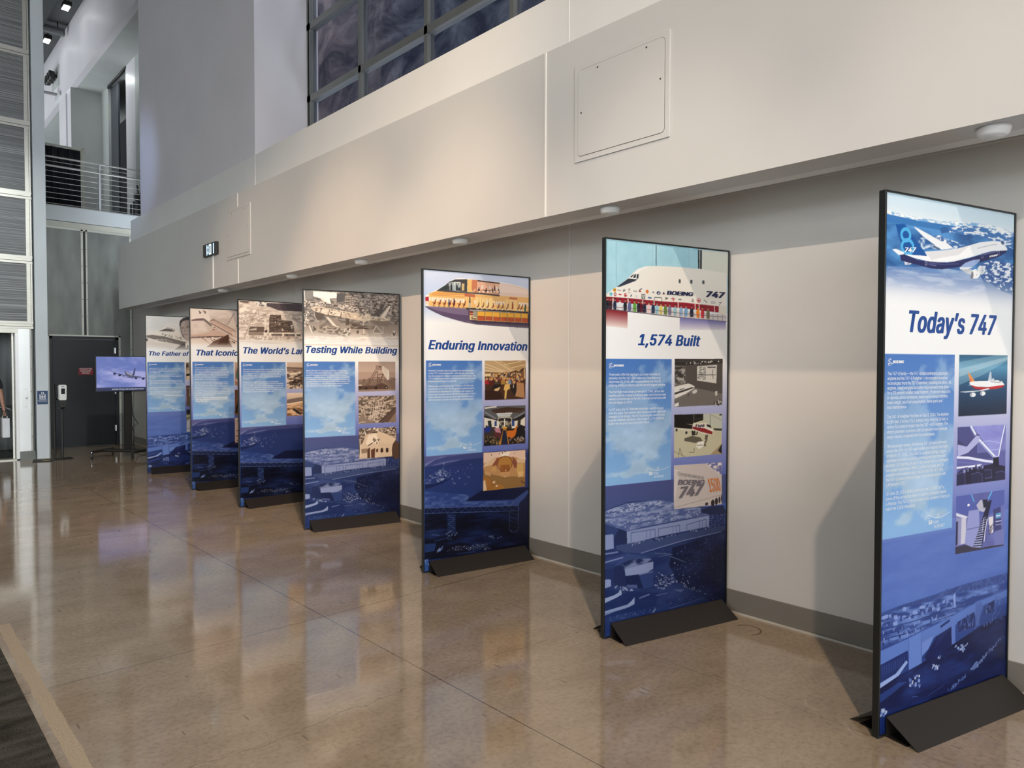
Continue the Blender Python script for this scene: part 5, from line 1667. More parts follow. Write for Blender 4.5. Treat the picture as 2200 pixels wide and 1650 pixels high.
ART[1] = [
('g',0,0,1033,2440,[(0,(244,245,247)),(735,(244,245,247)),(830,(226,227,240)),(1060,(176,180,220)),(1390,(122,133,198)),(1520,(92,108,182)),(1720,(72,102,180)),(2000,(48,76,150)),(2440,(20,38,92))]),
('g',0,0,1033,560,[(0,(216,214,212)),(250,(206,200,196)),(430,(226,218,212)),(560,(244,245,247))]),
('n',0,0,600,300,300,120,(206,206,206),(232,230,226),0.3,0.7,160,0.6,5),
('p',[6,321,75,281,188,239,258,179,320,160,408,175,479,231,514,328,586,405,585,454,441,437,177,422,5,340],(226,218,208)),
('p',[10,311,92,299,265,319,442,368,586,405,531,455,406,427,177,384,14,339],(120,112,108)),
('p',[188,239,267,203,302,183,355,186,421,233,372,242,205,241],(100,94,92)),
('p',[249,199,302,170,373,178,417,213,408,223,355,201],(236,230,222)),
('p',[284,196,290,182,304,182,304,193],(70,66,66)),
('p',[306,195,312,182,326,181,326,193],(70,66,66)),
('p',[328,195,334,181,348,181,348,192],(70,66,66)),
('p',[362,188,373,184,386,207,377,211],(70,66,66)),
('p',[395,199,401,194,415,218,408,221],(80,76,76)),
('s',[205,268,514,328,514,367,407,340,213,296],24,6,14,[(130,124,120),(96,90,90)],161,1.5),
('l',[151,365,300,371,290,468,159,461,151,365],4,(232,228,220)),
('l',[169,384,282,410],4,(180,172,166)),
('s',[177,364,291,362,291,401,177,393],30,5,10,[(220,214,206),(150,142,138)],162,1.0),
('l',[317,381,388,408],3,(200,192,186)),
('p',[5,349,134,413,352,467,440,505,3,511],(220,210,202)),
('e',13,378,21,24,(90,84,82),1.0,0),
('p',[405,525,486,455,549,415,585,424,640,463,713,481,767,520],(96,90,90)),
('p',[563,415,649,413,658,482,612,522,567,483],(232,228,224)),
('p',[594,453,608,453,616,522,589,522],(70,66,68)),
('p',[489,104,508,55,553,24,617,11,680,28,716,86,720,185,706,264,668,344,613,384,568,366,523,318,501,250,490,172],(176,160,152)),
('p',[480,134,490,65,535,24,608,4,690,13,730,76,726,185,711,185,707,96,662,59,589,52,535,73,505,113,493,192],(66,62,64)),
('l',[505,177,547,163],7,(84,74,72)),
('l',[584,155,624,143],7,(84,74,72)),
('l',[508,196,541,188],6,(60,52,52)),
('l',[583,177,620,168],6,(60,52,52)),
('l',[561,170,553,229,578,240],5,(140,124,116)),
('l',[537,288,614,278],6,(110,88,84)),
('p',[490,172,501,250,523,318,559,356,524,269,508,191],(130,118,112)),
('p',[569,248,623,247,650,305,604,365,550,327],(190,174,164),0.5),
('l',[537,288,614,278],6,(110,88,84)),
('f',0,440,1033,545,(244,245,247),0,1),
('sky',22,720,550,1494),
('g',569,719,1000,999,[(719,(190,172,150)),(999,(150,130,112))]),
('p',[570,740,610,730,615,800,570,830],(110,96,86),1.0),
('p',[575,760,605,750,600,790,575,800],(50,42,40),1.0),
('p',[590,860,640,840,640,930,580,920],(206,188,164),1.0),
('p',[572,910,640,890,650,930,575,945],(30,24,24),1.0),
('p',[575,945,640,930,640,999,575,999],(214,196,168),1.0),
('g',570,1092,1000,1419,[(1092,(60,44,42)),(1200,(84,64,60)),(1419,(110,84,72))]),
('p',[620,1160,640,1150,640,1290,615,1260],(214,190,160),1.0),
('s',[575,1120,660,1120,660,1200,575,1200],20,8,14,[(140,116,104)],163,1.0),
('g',571,1471,1000,1826,[(1471,(96,90,130)),(1560,(120,116,96)),(1640,(150,140,120)),(1826,(196,190,196))]),
('p',[572,1480,640,1470,640,1540,572,1545],(40,34,44),1.0),
('l',[572,1575,640,1570],16,(226,214,120),1.0),
('p',[575,1660,640,1600,640,1826,575,1826],(206,200,206),1.0),
('l',[575,1770,640,1765],8,(90,84,96),1.0)]
ART[2] = [
('g',0,0,1033,2440,[(0,(244,245,247)),(735,(244,245,247)),(830,(226,227,240)),(1060,(176,180,220)),(1390,(122,133,198)),(1520,(92,108,182)),(1720,(72,102,180)),(2000,(48,76,150)),(2440,(20,38,92))]),
('g',0,0,1033,560,[(0,(216,200,190)),(150,(206,188,178)),(330,(214,196,184)),(450,(230,214,204)),(560,(244,245,247))]),
('n',0,0,1033,400,160,90,(196,178,168),(230,216,206),0.3,0.7,150,0.7,5),
('p',[13,17,241,14,244,89,272,146,231,190,192,141,12,132],(232,218,208)),
('p',[114,28,153,64,141,64,133,90],(90,80,80)),
('s',[169,30,209,40,213,74,177,63],14,5,12,[(120,106,102)],151,2.5),
('p',[23,165,90,144,184,133,176,167,105,170,23,180],(120,96,96)),
('l',[12,141,192,129,287,230],10,(240,228,218)),
('p',[188,137,232,173,287,226,271,243,176,163],(120,106,100)),
('p',[264,164,304,145,557,272,594,305,585,356,556,361,267,201],(196,168,154)),
('l',[264,172,304,147,557,272,598,309],6,(96,72,66)),
('l',[267,197,556,357],7,(84,60,54)),
('l',[271,180,564,327],4,(230,206,190)),
('p',[548,306,594,309,585,356,552,357],(220,196,182)),
('p',[300,147,324,153,304,160],(60,44,40)),
('p',[483,214,508,179,558,75,579,44,609,47,615,244,557,263],(210,194,184)),
('l',[483,214,508,184,550,101,579,47],6,(96,84,80)),
('p',[603,219,620,209,619,248],(40,30,30)),
('p',[9,364,151,339,254,315,311,288,408,310,522,367,423,386,150,381,17,396],(206,176,160)),
('l',[9,359,151,336,254,315],5,(226,204,190)),
('l',[13,405,150,393,424,378],13,(84,66,62)),
('l',[17,384,432,373],4,(96,76,70)),
('np',[246,307,287,255,343,245,351,278,302,305],16,10,(110,84,74),(226,200,184),0.4,0.6,152,1.0,5),
('p',[265,390,302,385,334,401,309,435,285,423,265,403],(232,214,202)),
('e',313,420,8,9,(40,30,30),1.0,0),
('l',[261,390,281,432,309,444],5,(84,62,56)),
('p',[182,392,206,387,205,408],(226,206,194)),
('p',[366,396,399,374,407,395,382,404],(220,200,188)),
('l',[130,389,253,474],7,(176,146,130)),
('l',[158,393,213,433],4,(140,112,100)),
('p',[309,440,498,343,510,367,505,418,554,520,212,525],(112,84,74)),
('p',[390,421,498,346,505,435,488,487,349,489],(84,58,50)),
('p',[502,371,622,398,621,501,571,494,514,427],(232,214,202)),
('l',[506,384,622,450],8,(96,70,62)),
('p',[538,426,588,451,588,472,547,443],(70,50,46)),
('l',[506,371,514,418,555,477],5,(84,62,56)),
('f',0,455,1033,550,(244,245,247),0,1),
('sky',31,722,566,1498),
('g',580,725,1000,1047,[(725,(196,170,154)),(1047,(150,110,90))]),
('p',[590,900,610,820,640,760,680,725,720,725,680,900,640,960,600,950],(110,84,72),1.0),
('p',[600,900,620,850,640,870,625,950,600,940],(60,110,90),1.0),
('l',[590,970,640,1000,690,1020],8,(240,226,214),1.0),
('p',[640,740,700,725,700,1000,660,940],(50,36,32),1.0),
('g',577,1108,1000,1460,[(1108,(92,60,46)),(1300,(110,70,48)),(1460,(140,96,60))]),
('l',[700,1110,640,1220,610,1330,600,1400],20,(26,18,16),1.0),
('l',[580,1420,660,1410],14,(30,22,20),1.0),
('l',[640,1200,700,1190],10,(60,38,30),1.0),
('g',576,1500,1000,1838,[(1500,(232,196,176)),(1838,(226,184,164))]),
('p',[590,1545,630,1531,670,1525,640,1551],(60,44,44),1.0),
('l',[578,1580,1000,1575],2,(190,150,134),1.0),
('p',[585,1680,625,1666,665,1660,635,1686],(60,44,44),1.0),
('l',[578,1715,1000,1710],2,(190,150,134),1.0),
('p',[580,1755,620,1741,660,1735,630,1761],(60,44,44),1.0),
('l',[578,1790,1000,1785],2,(190,150,134),1.0),
('p',[590,1815,630,1801,670,1795,640,1821],(60,44,44),1.0),
('l',[578,1850,1000,1845],2,(190,150,134),1.0)]
ART[3] = [
('g',0,0,1033,2440,[(0,(244,245,247)),(735,(244,245,247)),(830,(226,227,240)),(1060,(176,180,220)),(1390,(122,133,198)),(1520,(92,108,182)),(1720,(72,102,180)),(2000,(48,76,150)),(2440,(20,38,92))]),
('g',0,0,1033,560,[(0,(206,190,180)),(120,(226,208,194)),(360,(222,200,184)),(480,(236,222,210)),(560,(244,245,247))]),
('n',0,0,1033,470,70,26,(196,176,162),(244,232,220),0.3,0.65,130,1.0,5),
('p',[10,15,145,16,114,37,37,34],(96,84,84)),
('p',[223,15,287,27,318,56,262,55],(110,98,96)),
('p',[343,23,771,9,941,11,940,101,773,102,496,104,399,71,318,56],(92,82,86)),
('s',[207,16,367,22,334,63,223,54],40,8,20,[(100,90,88),(246,238,228)],131,1.0),
('p',[279,20,359,22,326,51,294,46],(246,238,228)),
('p',[21,107,82,77,113,91,66,150,20,149],(246,236,222)),
('p',[175,114,222,107,222,146,171,156],(246,238,226)),
('l',[246,106,246,175],3,(150,134,124)),
('l',[159,149,222,161],5,(130,116,108)),
('l',[64,458,135,288,190,170,238,99],5,(160,140,126),0.8),
('l',[71,457,146,287,198,178],5,(160,140,126),0.8),
('l',[19,270,206,223],5,(160,140,126),0.8),
('l',[546,161,765,198],5,(160,140,126),0.8),
('l',[554,192,765,214],5,(160,140,126),0.8),
('l',[12,179,159,149],5,(160,140,126),0.8),
('l',[11,338,111,319],5,(160,140,126),0.8),
('l',[253,190,366,138],5,(160,140,126),0.8),
('p',[394,160,529,158,533,217,667,223,712,360,376,371,381,192],(112,94,86)),
('np',[394,160,529,158,533,217,667,223,712,360,376,371,381,192],40,9,(86,70,64),(150,132,120),0.4,0.62,132,1.0,5),
('l',[386,176,529,171],3,(84,70,64)),
('l',[385,200,529,195],3,(84,70,64)),
('l',[385,223,529,218],3,(84,70,64)),
('l',[385,246,679,236],3,(84,70,64)),
('l',[385,270,679,259],3,(84,70,64)),
('l',[385,293,679,283],3,(84,70,64)),
('l',[384,317,679,307],3,(84,70,64)),
('l',[384,340,679,331],3,(84,70,64)),
('l',[384,363,678,355],3,(84,70,64)),
('l',[398,164,388,371],3,(90,76,70)),
('l',[435,162,430,370],3,(90,76,70)),
('l',[471,160,473,368],3,(90,76,70)),
('l',[508,159,516,367],3,(90,76,70)),
('l',[545,228,559,365],3,(90,76,70)),
('l',[583,226,602,364],3,(90,76,70)),
('l',[620,225,646,363],3,(90,76,70)),
('l',[658,223,690,361],3,(90,76,70)),
('p',[376,375,717,364,781,366,781,414,380,418],(244,230,212)),
('p',[404,388,542,383,542,413,404,414],(120,106,104)),
('p',[565,385,704,383,704,413,564,414],(116,104,102)),
('p',[598,388,609,388,609,411,598,412],(40,30,28)),
('p',[729,384,785,384,785,410,729,410],(110,98,96)),
('l',[380,373,721,362],6,(84,70,64)),
('p',[134,337,150,310,316,308,312,374,126,380],(110,94,86)),
('p',[134,349,221,323,224,353,138,360],(196,184,172)),
('p',[126,380,308,374,311,412,126,414],(176,158,144)),
('l',[134,387,134,414],4,(110,96,88)),
('l',[146,387,146,413],4,(110,96,88)),
('l',[159,386,159,413],4,(110,96,88)),
('l',[171,386,171,413],4,(110,96,88)),
('l',[184,385,184,412],4,(110,96,88)),
('l',[196,385,196,412],4,(110,96,88)),
('l',[209,385,209,412],4,(110,96,88)),
('l',[222,384,221,411],4,(110,96,88)),
('l',[234,384,234,411],4,(110,96,88)),
('l',[247,383,247,410],4,(110,96,88)),
('l',[260,383,259,410],4,(110,96,88)),
('l',[272,383,272,410],4,(110,96,88)),
('l',[285,382,285,409],4,(110,96,88)),
('l',[298,382,298,409],4,(110,96,88)),
('p',[190,274,316,277,308,300,178,301],(206,190,176)),
('p',[229,238,309,234,307,246,228,249],(140,120,110)),
('p',[320,358,352,341,352,372,324,377],(60,46,42)),
('s',[390,176,705,225,704,361,388,371],16,8,18,[(246,236,224),(60,48,44)],133,1.0),
('s',[64,435,363,419,772,423,772,463,379,465,94,457],150,5,10,[(150,132,120),(110,96,88),(240,226,210)],134,1.8),
('l',[25,489,347,497,535,504],4,(176,156,140)),
('l',[203,508,477,502],4,(186,166,150)),
('l',[593,475,763,467],4,(176,158,142)),
('s',[20,156,366,138,365,278,34,322],90,5,11,[(170,152,138),(140,122,112)],135,2.4),
('s',[538,130,774,134,773,262,680,218],50,5,11,[(160,140,128)],136,3),
('f',0,430,1033,550,(244,245,247),0,1),
('sky',32,729,582,1501),
('g',600,731,1000,1058,[(731,(216,194,176)),(800,(206,180,160)),(830,(120,100,90)),(850,(190,162,142)),(1058,(206,178,156))]),
('n',600,840,1000,1058,60,18,(90,74,66),(232,208,186),0.36,0.62,137,1.0,5),
('l',[600,800,1000,812],16,(96,80,74),1.0),
('l',[640,880,780,860],14,(246,230,212),1.0),
('l',[690,920,790,885],16,(60,48,44),1.0),
('s',[640,960,800,950,900,1000,640,1010],70,8,20,[(50,40,36),(90,74,66)],138,2),
('s',[600,1000,1000,1000,1000,1055,600,1055],120,6,12,[(240,222,204),(70,58,52)],139,1.0),
('g',598,1111,1000,1393,[(1111,(240,216,192)),(1190,(206,184,166)),(1230,(140,116,100)),(1260,(196,156,122)),(1393,(206,140,84))]),
('n',598,1200,1000,1393,70,16,(120,84,58),(232,190,150),0.36,0.62,140,1.0,5),
('p',[600,1190,740,1170,1000,1150,1000,1215,600,1235],(128,108,100),1.0),
('l',[600,1250,760,1225,1000,1215],14,(244,222,196),1.0),
('p',[660,1310,690,1300,790,1370,780,1385,740,1370],(44,38,44),1.0)]
ART[4] = [
('g',0,0,1033,2440,[(0,(244,245,247)),(735,(244,245,247)),(830,(226,227,240)),(1060,(176,180,220)),(1390,(122,133,198)),(1520,(92,108,182)),(1720,(72,102,180)),(2000,(48,76,150)),(2440,(20,38,92))]),
('g',0,0,1033,560,[(0,(120,118,118)),(150,(130,126,122)),(330,(150,140,132)),(430,(178,166,156)),(560,(226,218,210))]),
('n',0,0,1033,330,30,14,(98,94,94),(166,158,150),0.35,0.65,110,1.0,5),
('p',[-12,22,102,20,101,101,-13,114],(136,134,134)),
('p',[348,30,424,30,419,113,347,120],(92,90,92)),
('l',[16,21,21,116],7,(250,248,244)),
('p',[106,20,348,20,345,77,272,85,288,139,241,156,179,89,105,70],(248,244,236)),
('l',[194,89,241,141],26,(236,226,214)),
('np',[424,30,1009,16,1008,237,693,200,447,194],22,10,(78,72,70),(184,174,166),0.35,0.65,111,1.0,5),
('l',[440,45,439,163],3,(190,180,170),0.7),
('l',[464,49,463,169],3,(190,180,170),0.7),
('l',[488,52,488,175],3,(190,180,170),0.7),
('l',[513,56,512,181],3,(190,180,170),0.7),
('l',[537,59,536,188],3,(190,180,170),0.7),
('l',[562,63,561,194],3,(190,180,170),0.7),
('l',[586,66,585,200],3,(190,180,170),0.7),
('l',[611,70,610,206],3,(190,180,170),0.7),
('l',[636,73,635,212],3,(190,180,170),0.7),
('l',[660,77,660,218],3,(190,180,170),0.7),
('l',[685,81,685,225],3,(190,180,170),0.7),
('l',[710,84,710,231],3,(190,180,170),0.7),
('l',[432,53,719,79],3,(206,198,190),0.7),
('l',[432,69,719,95],3,(206,198,190),0.7),
('l',[432,89,719,115],3,(206,198,190),0.7),
('l',[431,124,718,151],3,(206,198,190),0.7),
('l',[431,156,718,183],3,(206,198,190),0.7),
('l',[619,68,719,79,718,175,619,163,619,68],4,(214,208,200),0.8),
('l',[812,26,807,115],4,(214,208,200),0.8),
('l',[636,27,660,74,686,25,710,71],4,(214,208,200),0.8),
('l',[744,46,803,107],4,(214,208,200),0.8),
('l',[948,35,983,140],4,(214,208,200),0.8),
('np',[-13,114,210,119,304,146,132,176,-14,206],16,9,(90,82,78),(218,210,202),0.36,0.64,112,1.0,5),
('np',[272,139,447,139,693,176,660,226,367,182],16,8,(82,74,70),(222,212,202),0.36,0.64,113,1.0,5),
('p',[78,183,155,168,272,186,447,210,651,242,819,260,904,269,939,280,896,306,777,310,610,299,398,275,248,257,131,230,85,201],(206,190,172)),
('p',[108,200,240,195,248,249,170,244,116,227],(222,210,196)),
('p',[264,206,383,224,398,275,256,257],(228,214,196)),
('l',[272,202,260,249],7,(70,60,54)),
('l',[399,220,382,275],9,(90,80,72)),
('p',[602,252,660,222,710,232,693,289,634,322,593,292],(212,198,180)),
('l',[244,257,398,275],12,(110,98,88)),
('p',[224,273,263,280,446,313,593,324,585,356,446,328,248,288],(110,100,92)),
('p',[693,289,861,299,913,289,904,355,734,335],(140,128,118)),
('s',[93,178,930,264,904,306,131,246],120,5,13,[(90,80,72),(240,232,220),(150,138,126)],114,2),
('p',[731,239,862,113,875,108,802,253,760,246],(96,90,88)),
('p',[811,260,913,135,935,130,883,233,853,263],(232,222,210)),
('l',[862,114,948,110,939,142],8,(190,182,174)),
('p',[224,273,256,272,358,300,398,401,278,408,294,357],(150,140,130)),
('p',[232,273,263,280,342,363,382,378,318,383],(222,214,204)),
('l',[278,408,406,400],7,(240,232,222)),
('p',[248,304,302,356,286,404,161,376],(110,100,92),0.5),
('p',[112,223,209,243,208,297,138,315,119,285],(96,88,82)),
('l',[112,231,123,285,154,330],6,(206,198,188)),
('s',[-6,228,55,218,54,364,0,381],60,6,12,[(80,74,70),(232,226,218)],115,1.0),
('p',[447,281,479,284,475,351,438,356],(90,82,76)),
('l',[630,331,634,442],11,(216,206,194)),
('l',[609,443,659,446],9,(120,110,100)),
('p',[726,344,759,351,818,430,742,424],(120,110,102),0.6),
('l',[734,424,768,351,844,429,742,428],6,(232,224,212)),
('l',[844,356,848,429],6,(216,206,196)),
('np',[169,360,287,357,414,400,478,391,494,446,405,463,153,438],20,10,(100,92,86),(190,178,166),0.36,0.64,116,1.0,5),
('s',[406,393,486,390,486,462,405,471],40,6,13,[(60,54,50),(232,226,216)],117,1.0),
('l',[65,371,91,440],12,(226,220,210)),
('l',[80,367,103,432],5,(90,84,80)),
('s',[103,385,130,385,130,412,103,416],10,6,12,[(80,74,70)],118,0.4),
('s',[560,404,576,404,576,428,560,432],5,8,12,[(60,56,52)],119,0.6),
('s',[938,411,1008,401,999,450,938,452],18,7,13,[(60,56,52),(226,216,206)],120,1.0),
('np',[479,335,609,347,734,360,726,392,495,390],40,14,(80,72,66),(150,140,130),0.4,0.6,121,1.0,5),
('np',[0,480,1007,458,1007,524,-1,549],60,12,(196,184,174),(236,228,220),0.4,0.6,122,1.0,5),
('f',0,420,1033,555,(244,245,247),0,1),
('sky',10,731,537,1503),
('p',[571,731,982,729,984,1041,571,1046],(176,152,140)),
('g',572,731,984,840,[(731,(176,156,146)),(840,(190,170,158))]),
('p',[572,926,690,915,984,910,984,1041,571,1046],(126,106,96)),
('s',[574,914,980,906,980,938,574,946],60,7,16,[(110,92,84),(140,120,110)],123,1.0),
('p',[762,766,842,774,902,815,912,917,893,929,863,884,834,827,762,819],(226,214,202)),
('p',[762,766,834,772,834,827,762,819],(150,130,120)),
('e',902,872,11,56,(240,232,222),1.0,0),
('e',808,785,9,6,(60,50,46),1.0,0),
('l',[762,819,660,983],7,(92,76,68)),
('l',[779,827,677,988],7,(92,76,68)),
('l',[783,835,782,981],7,(92,76,68)),
('l',[842,860,799,989],7,(92,76,68)),
('l',[851,868,765,989],7,(92,76,68)),
('l',[740,900,859,896],7,(92,76,68)),
('l',[791,868,842,864],7,(92,76,68)),
('p',[573,986,757,985,825,957,884,982,897,1027,573,1026],(84,66,58)),
('e',880,1007,17,21,(40,32,28),1.0,0),
('e',880,1007,8,9,(170,150,138),1.0,0),
('e',765,1013,15,16,(40,32,28),1.0,0),
('e',590,1010,15,16,(60,48,42),1.0,0),
('e',656,1013,13,14,(50,40,36),1.0,0),
('l',[573,978,606,979],10,(220,206,194)),
('p',[572,1026,984,1025,984,1041,571,1046],(150,130,118)),
('p',[573,1094,986,1097,985,1247,572,1234],(120,104,94)),
('p',[573,1094,986,1094,986,1382,574,1385],(124,108,98),1.0),
('n',573,1094,986,1384,26,12,(80,68,60),(190,174,160),0.36,0.64,124,1.0,5),
('p',[573,1329,620,1267,696,1362,774,1385,574,1385],(140,124,112)),
('p',[783,1379,981,1212,989,1241,986,1380],(90,74,66)),
('p',[901,1379,989,1269,986,1380],(130,112,100)),
('l',[798,1375,986,1227],7,(60,48,42)),
('l',[716,1196,697,1315],6,(222,208,194),0.9),
('l',[741,1178,721,1335],6,(222,208,194),0.9),
('l',[765,1188,745,1345],6,(222,208,194),0.9),
('l',[789,1179,764,1327],6,(222,208,194),0.9),
('l',[813,1198,774,1346],6,(222,208,194),0.9),
('l',[853,1181,813,1310],6,(222,208,194),0.9),
('l',[697,1223,862,1200],6,(222,208,194),0.9),
('l',[687,1269,852,1246],6,(222,208,194),0.9),
('l',[706,1307,813,1282],6,(222,208,194),0.9),
('l',[621,1202,649,1323],6,(222,208,194),0.9),
('l',[597,1211,611,1257],6,(222,208,194),0.9),
('l',[862,1200,887,1266,842,1293],6,(222,208,194),0.9),
('l',[577,1380,610,1366,648,1371],5,(230,220,208)),
('s',[583,1137,982,1146,981,1203,583,1192],90,6,12,[(200,186,172),(80,66,58)],125,1.0),
('p',[575,1434,989,1434,992,1752,577,1757],(110,92,78),1.0),
('n',576,1434,990,1560,24,11,(80,66,58),(186,168,152),0.36,0.64,126,1.0,5),
('s',[581,1440,989,1435,988,1496,581,1505],80,7,13,[(246,236,224),(60,48,40)],127,1.0),
('p',[619,1580,648,1508,696,1464,773,1467,871,1500,990,1563,950,1617,939,1749,577,1755,590,1616],(216,194,170)),
('p',[648,1508,696,1466,783,1470,764,1487,686,1491],(120,100,86)),
('p',[720,1479,778,1479,781,1488,725,1488],(40,32,28)),
('p',[677,1509,764,1495,783,1552,715,1595,676,1621,647,1600],(238,222,202)),
('l',[676,1621,719,1595,783,1557],9,(50,38,32)),
('s',[715,1548,802,1553,792,1599,724,1605],30,7,14,[(110,88,74),(246,236,222)],128,1.0),
('p',[666,1657,695,1640,695,1752,666,1752],(90,62,48)),
('p',[705,1669,753,1648,748,1751,709,1753],(96,60,46)),
('p',[763,1663,787,1655,787,1692,763,1696],(90,60,46)),
('p',[814,1660,819,1654,835,1655,841,1662,841,1696,835,1702,819,1701,813,1694],(58,42,36)),
('p',[872,1662,878,1656,894,1657,900,1663,900,1697,894,1704,878,1703,872,1696],(58,42,36)),
('e',990,1686,50,99,(80,60,50),1.0,0),
('p',[599,1653,666,1648,666,1694,604,1700],(150,126,108)),
('l',[586,1551,594,1727],9,(226,212,194)),
('p',[792,1590,940,1617,930,1748,801,1745],(206,184,158),0.6),
('p',[814,1660,819,1654,835,1655,841,1662,841,1696,835,1702,819,1701,813,1694],(58,42,36)),
('p',[872,1662,878,1656,894,1657,900,1663,900,1697,894,1704,878,1703,872,1696],(58,42,36))]
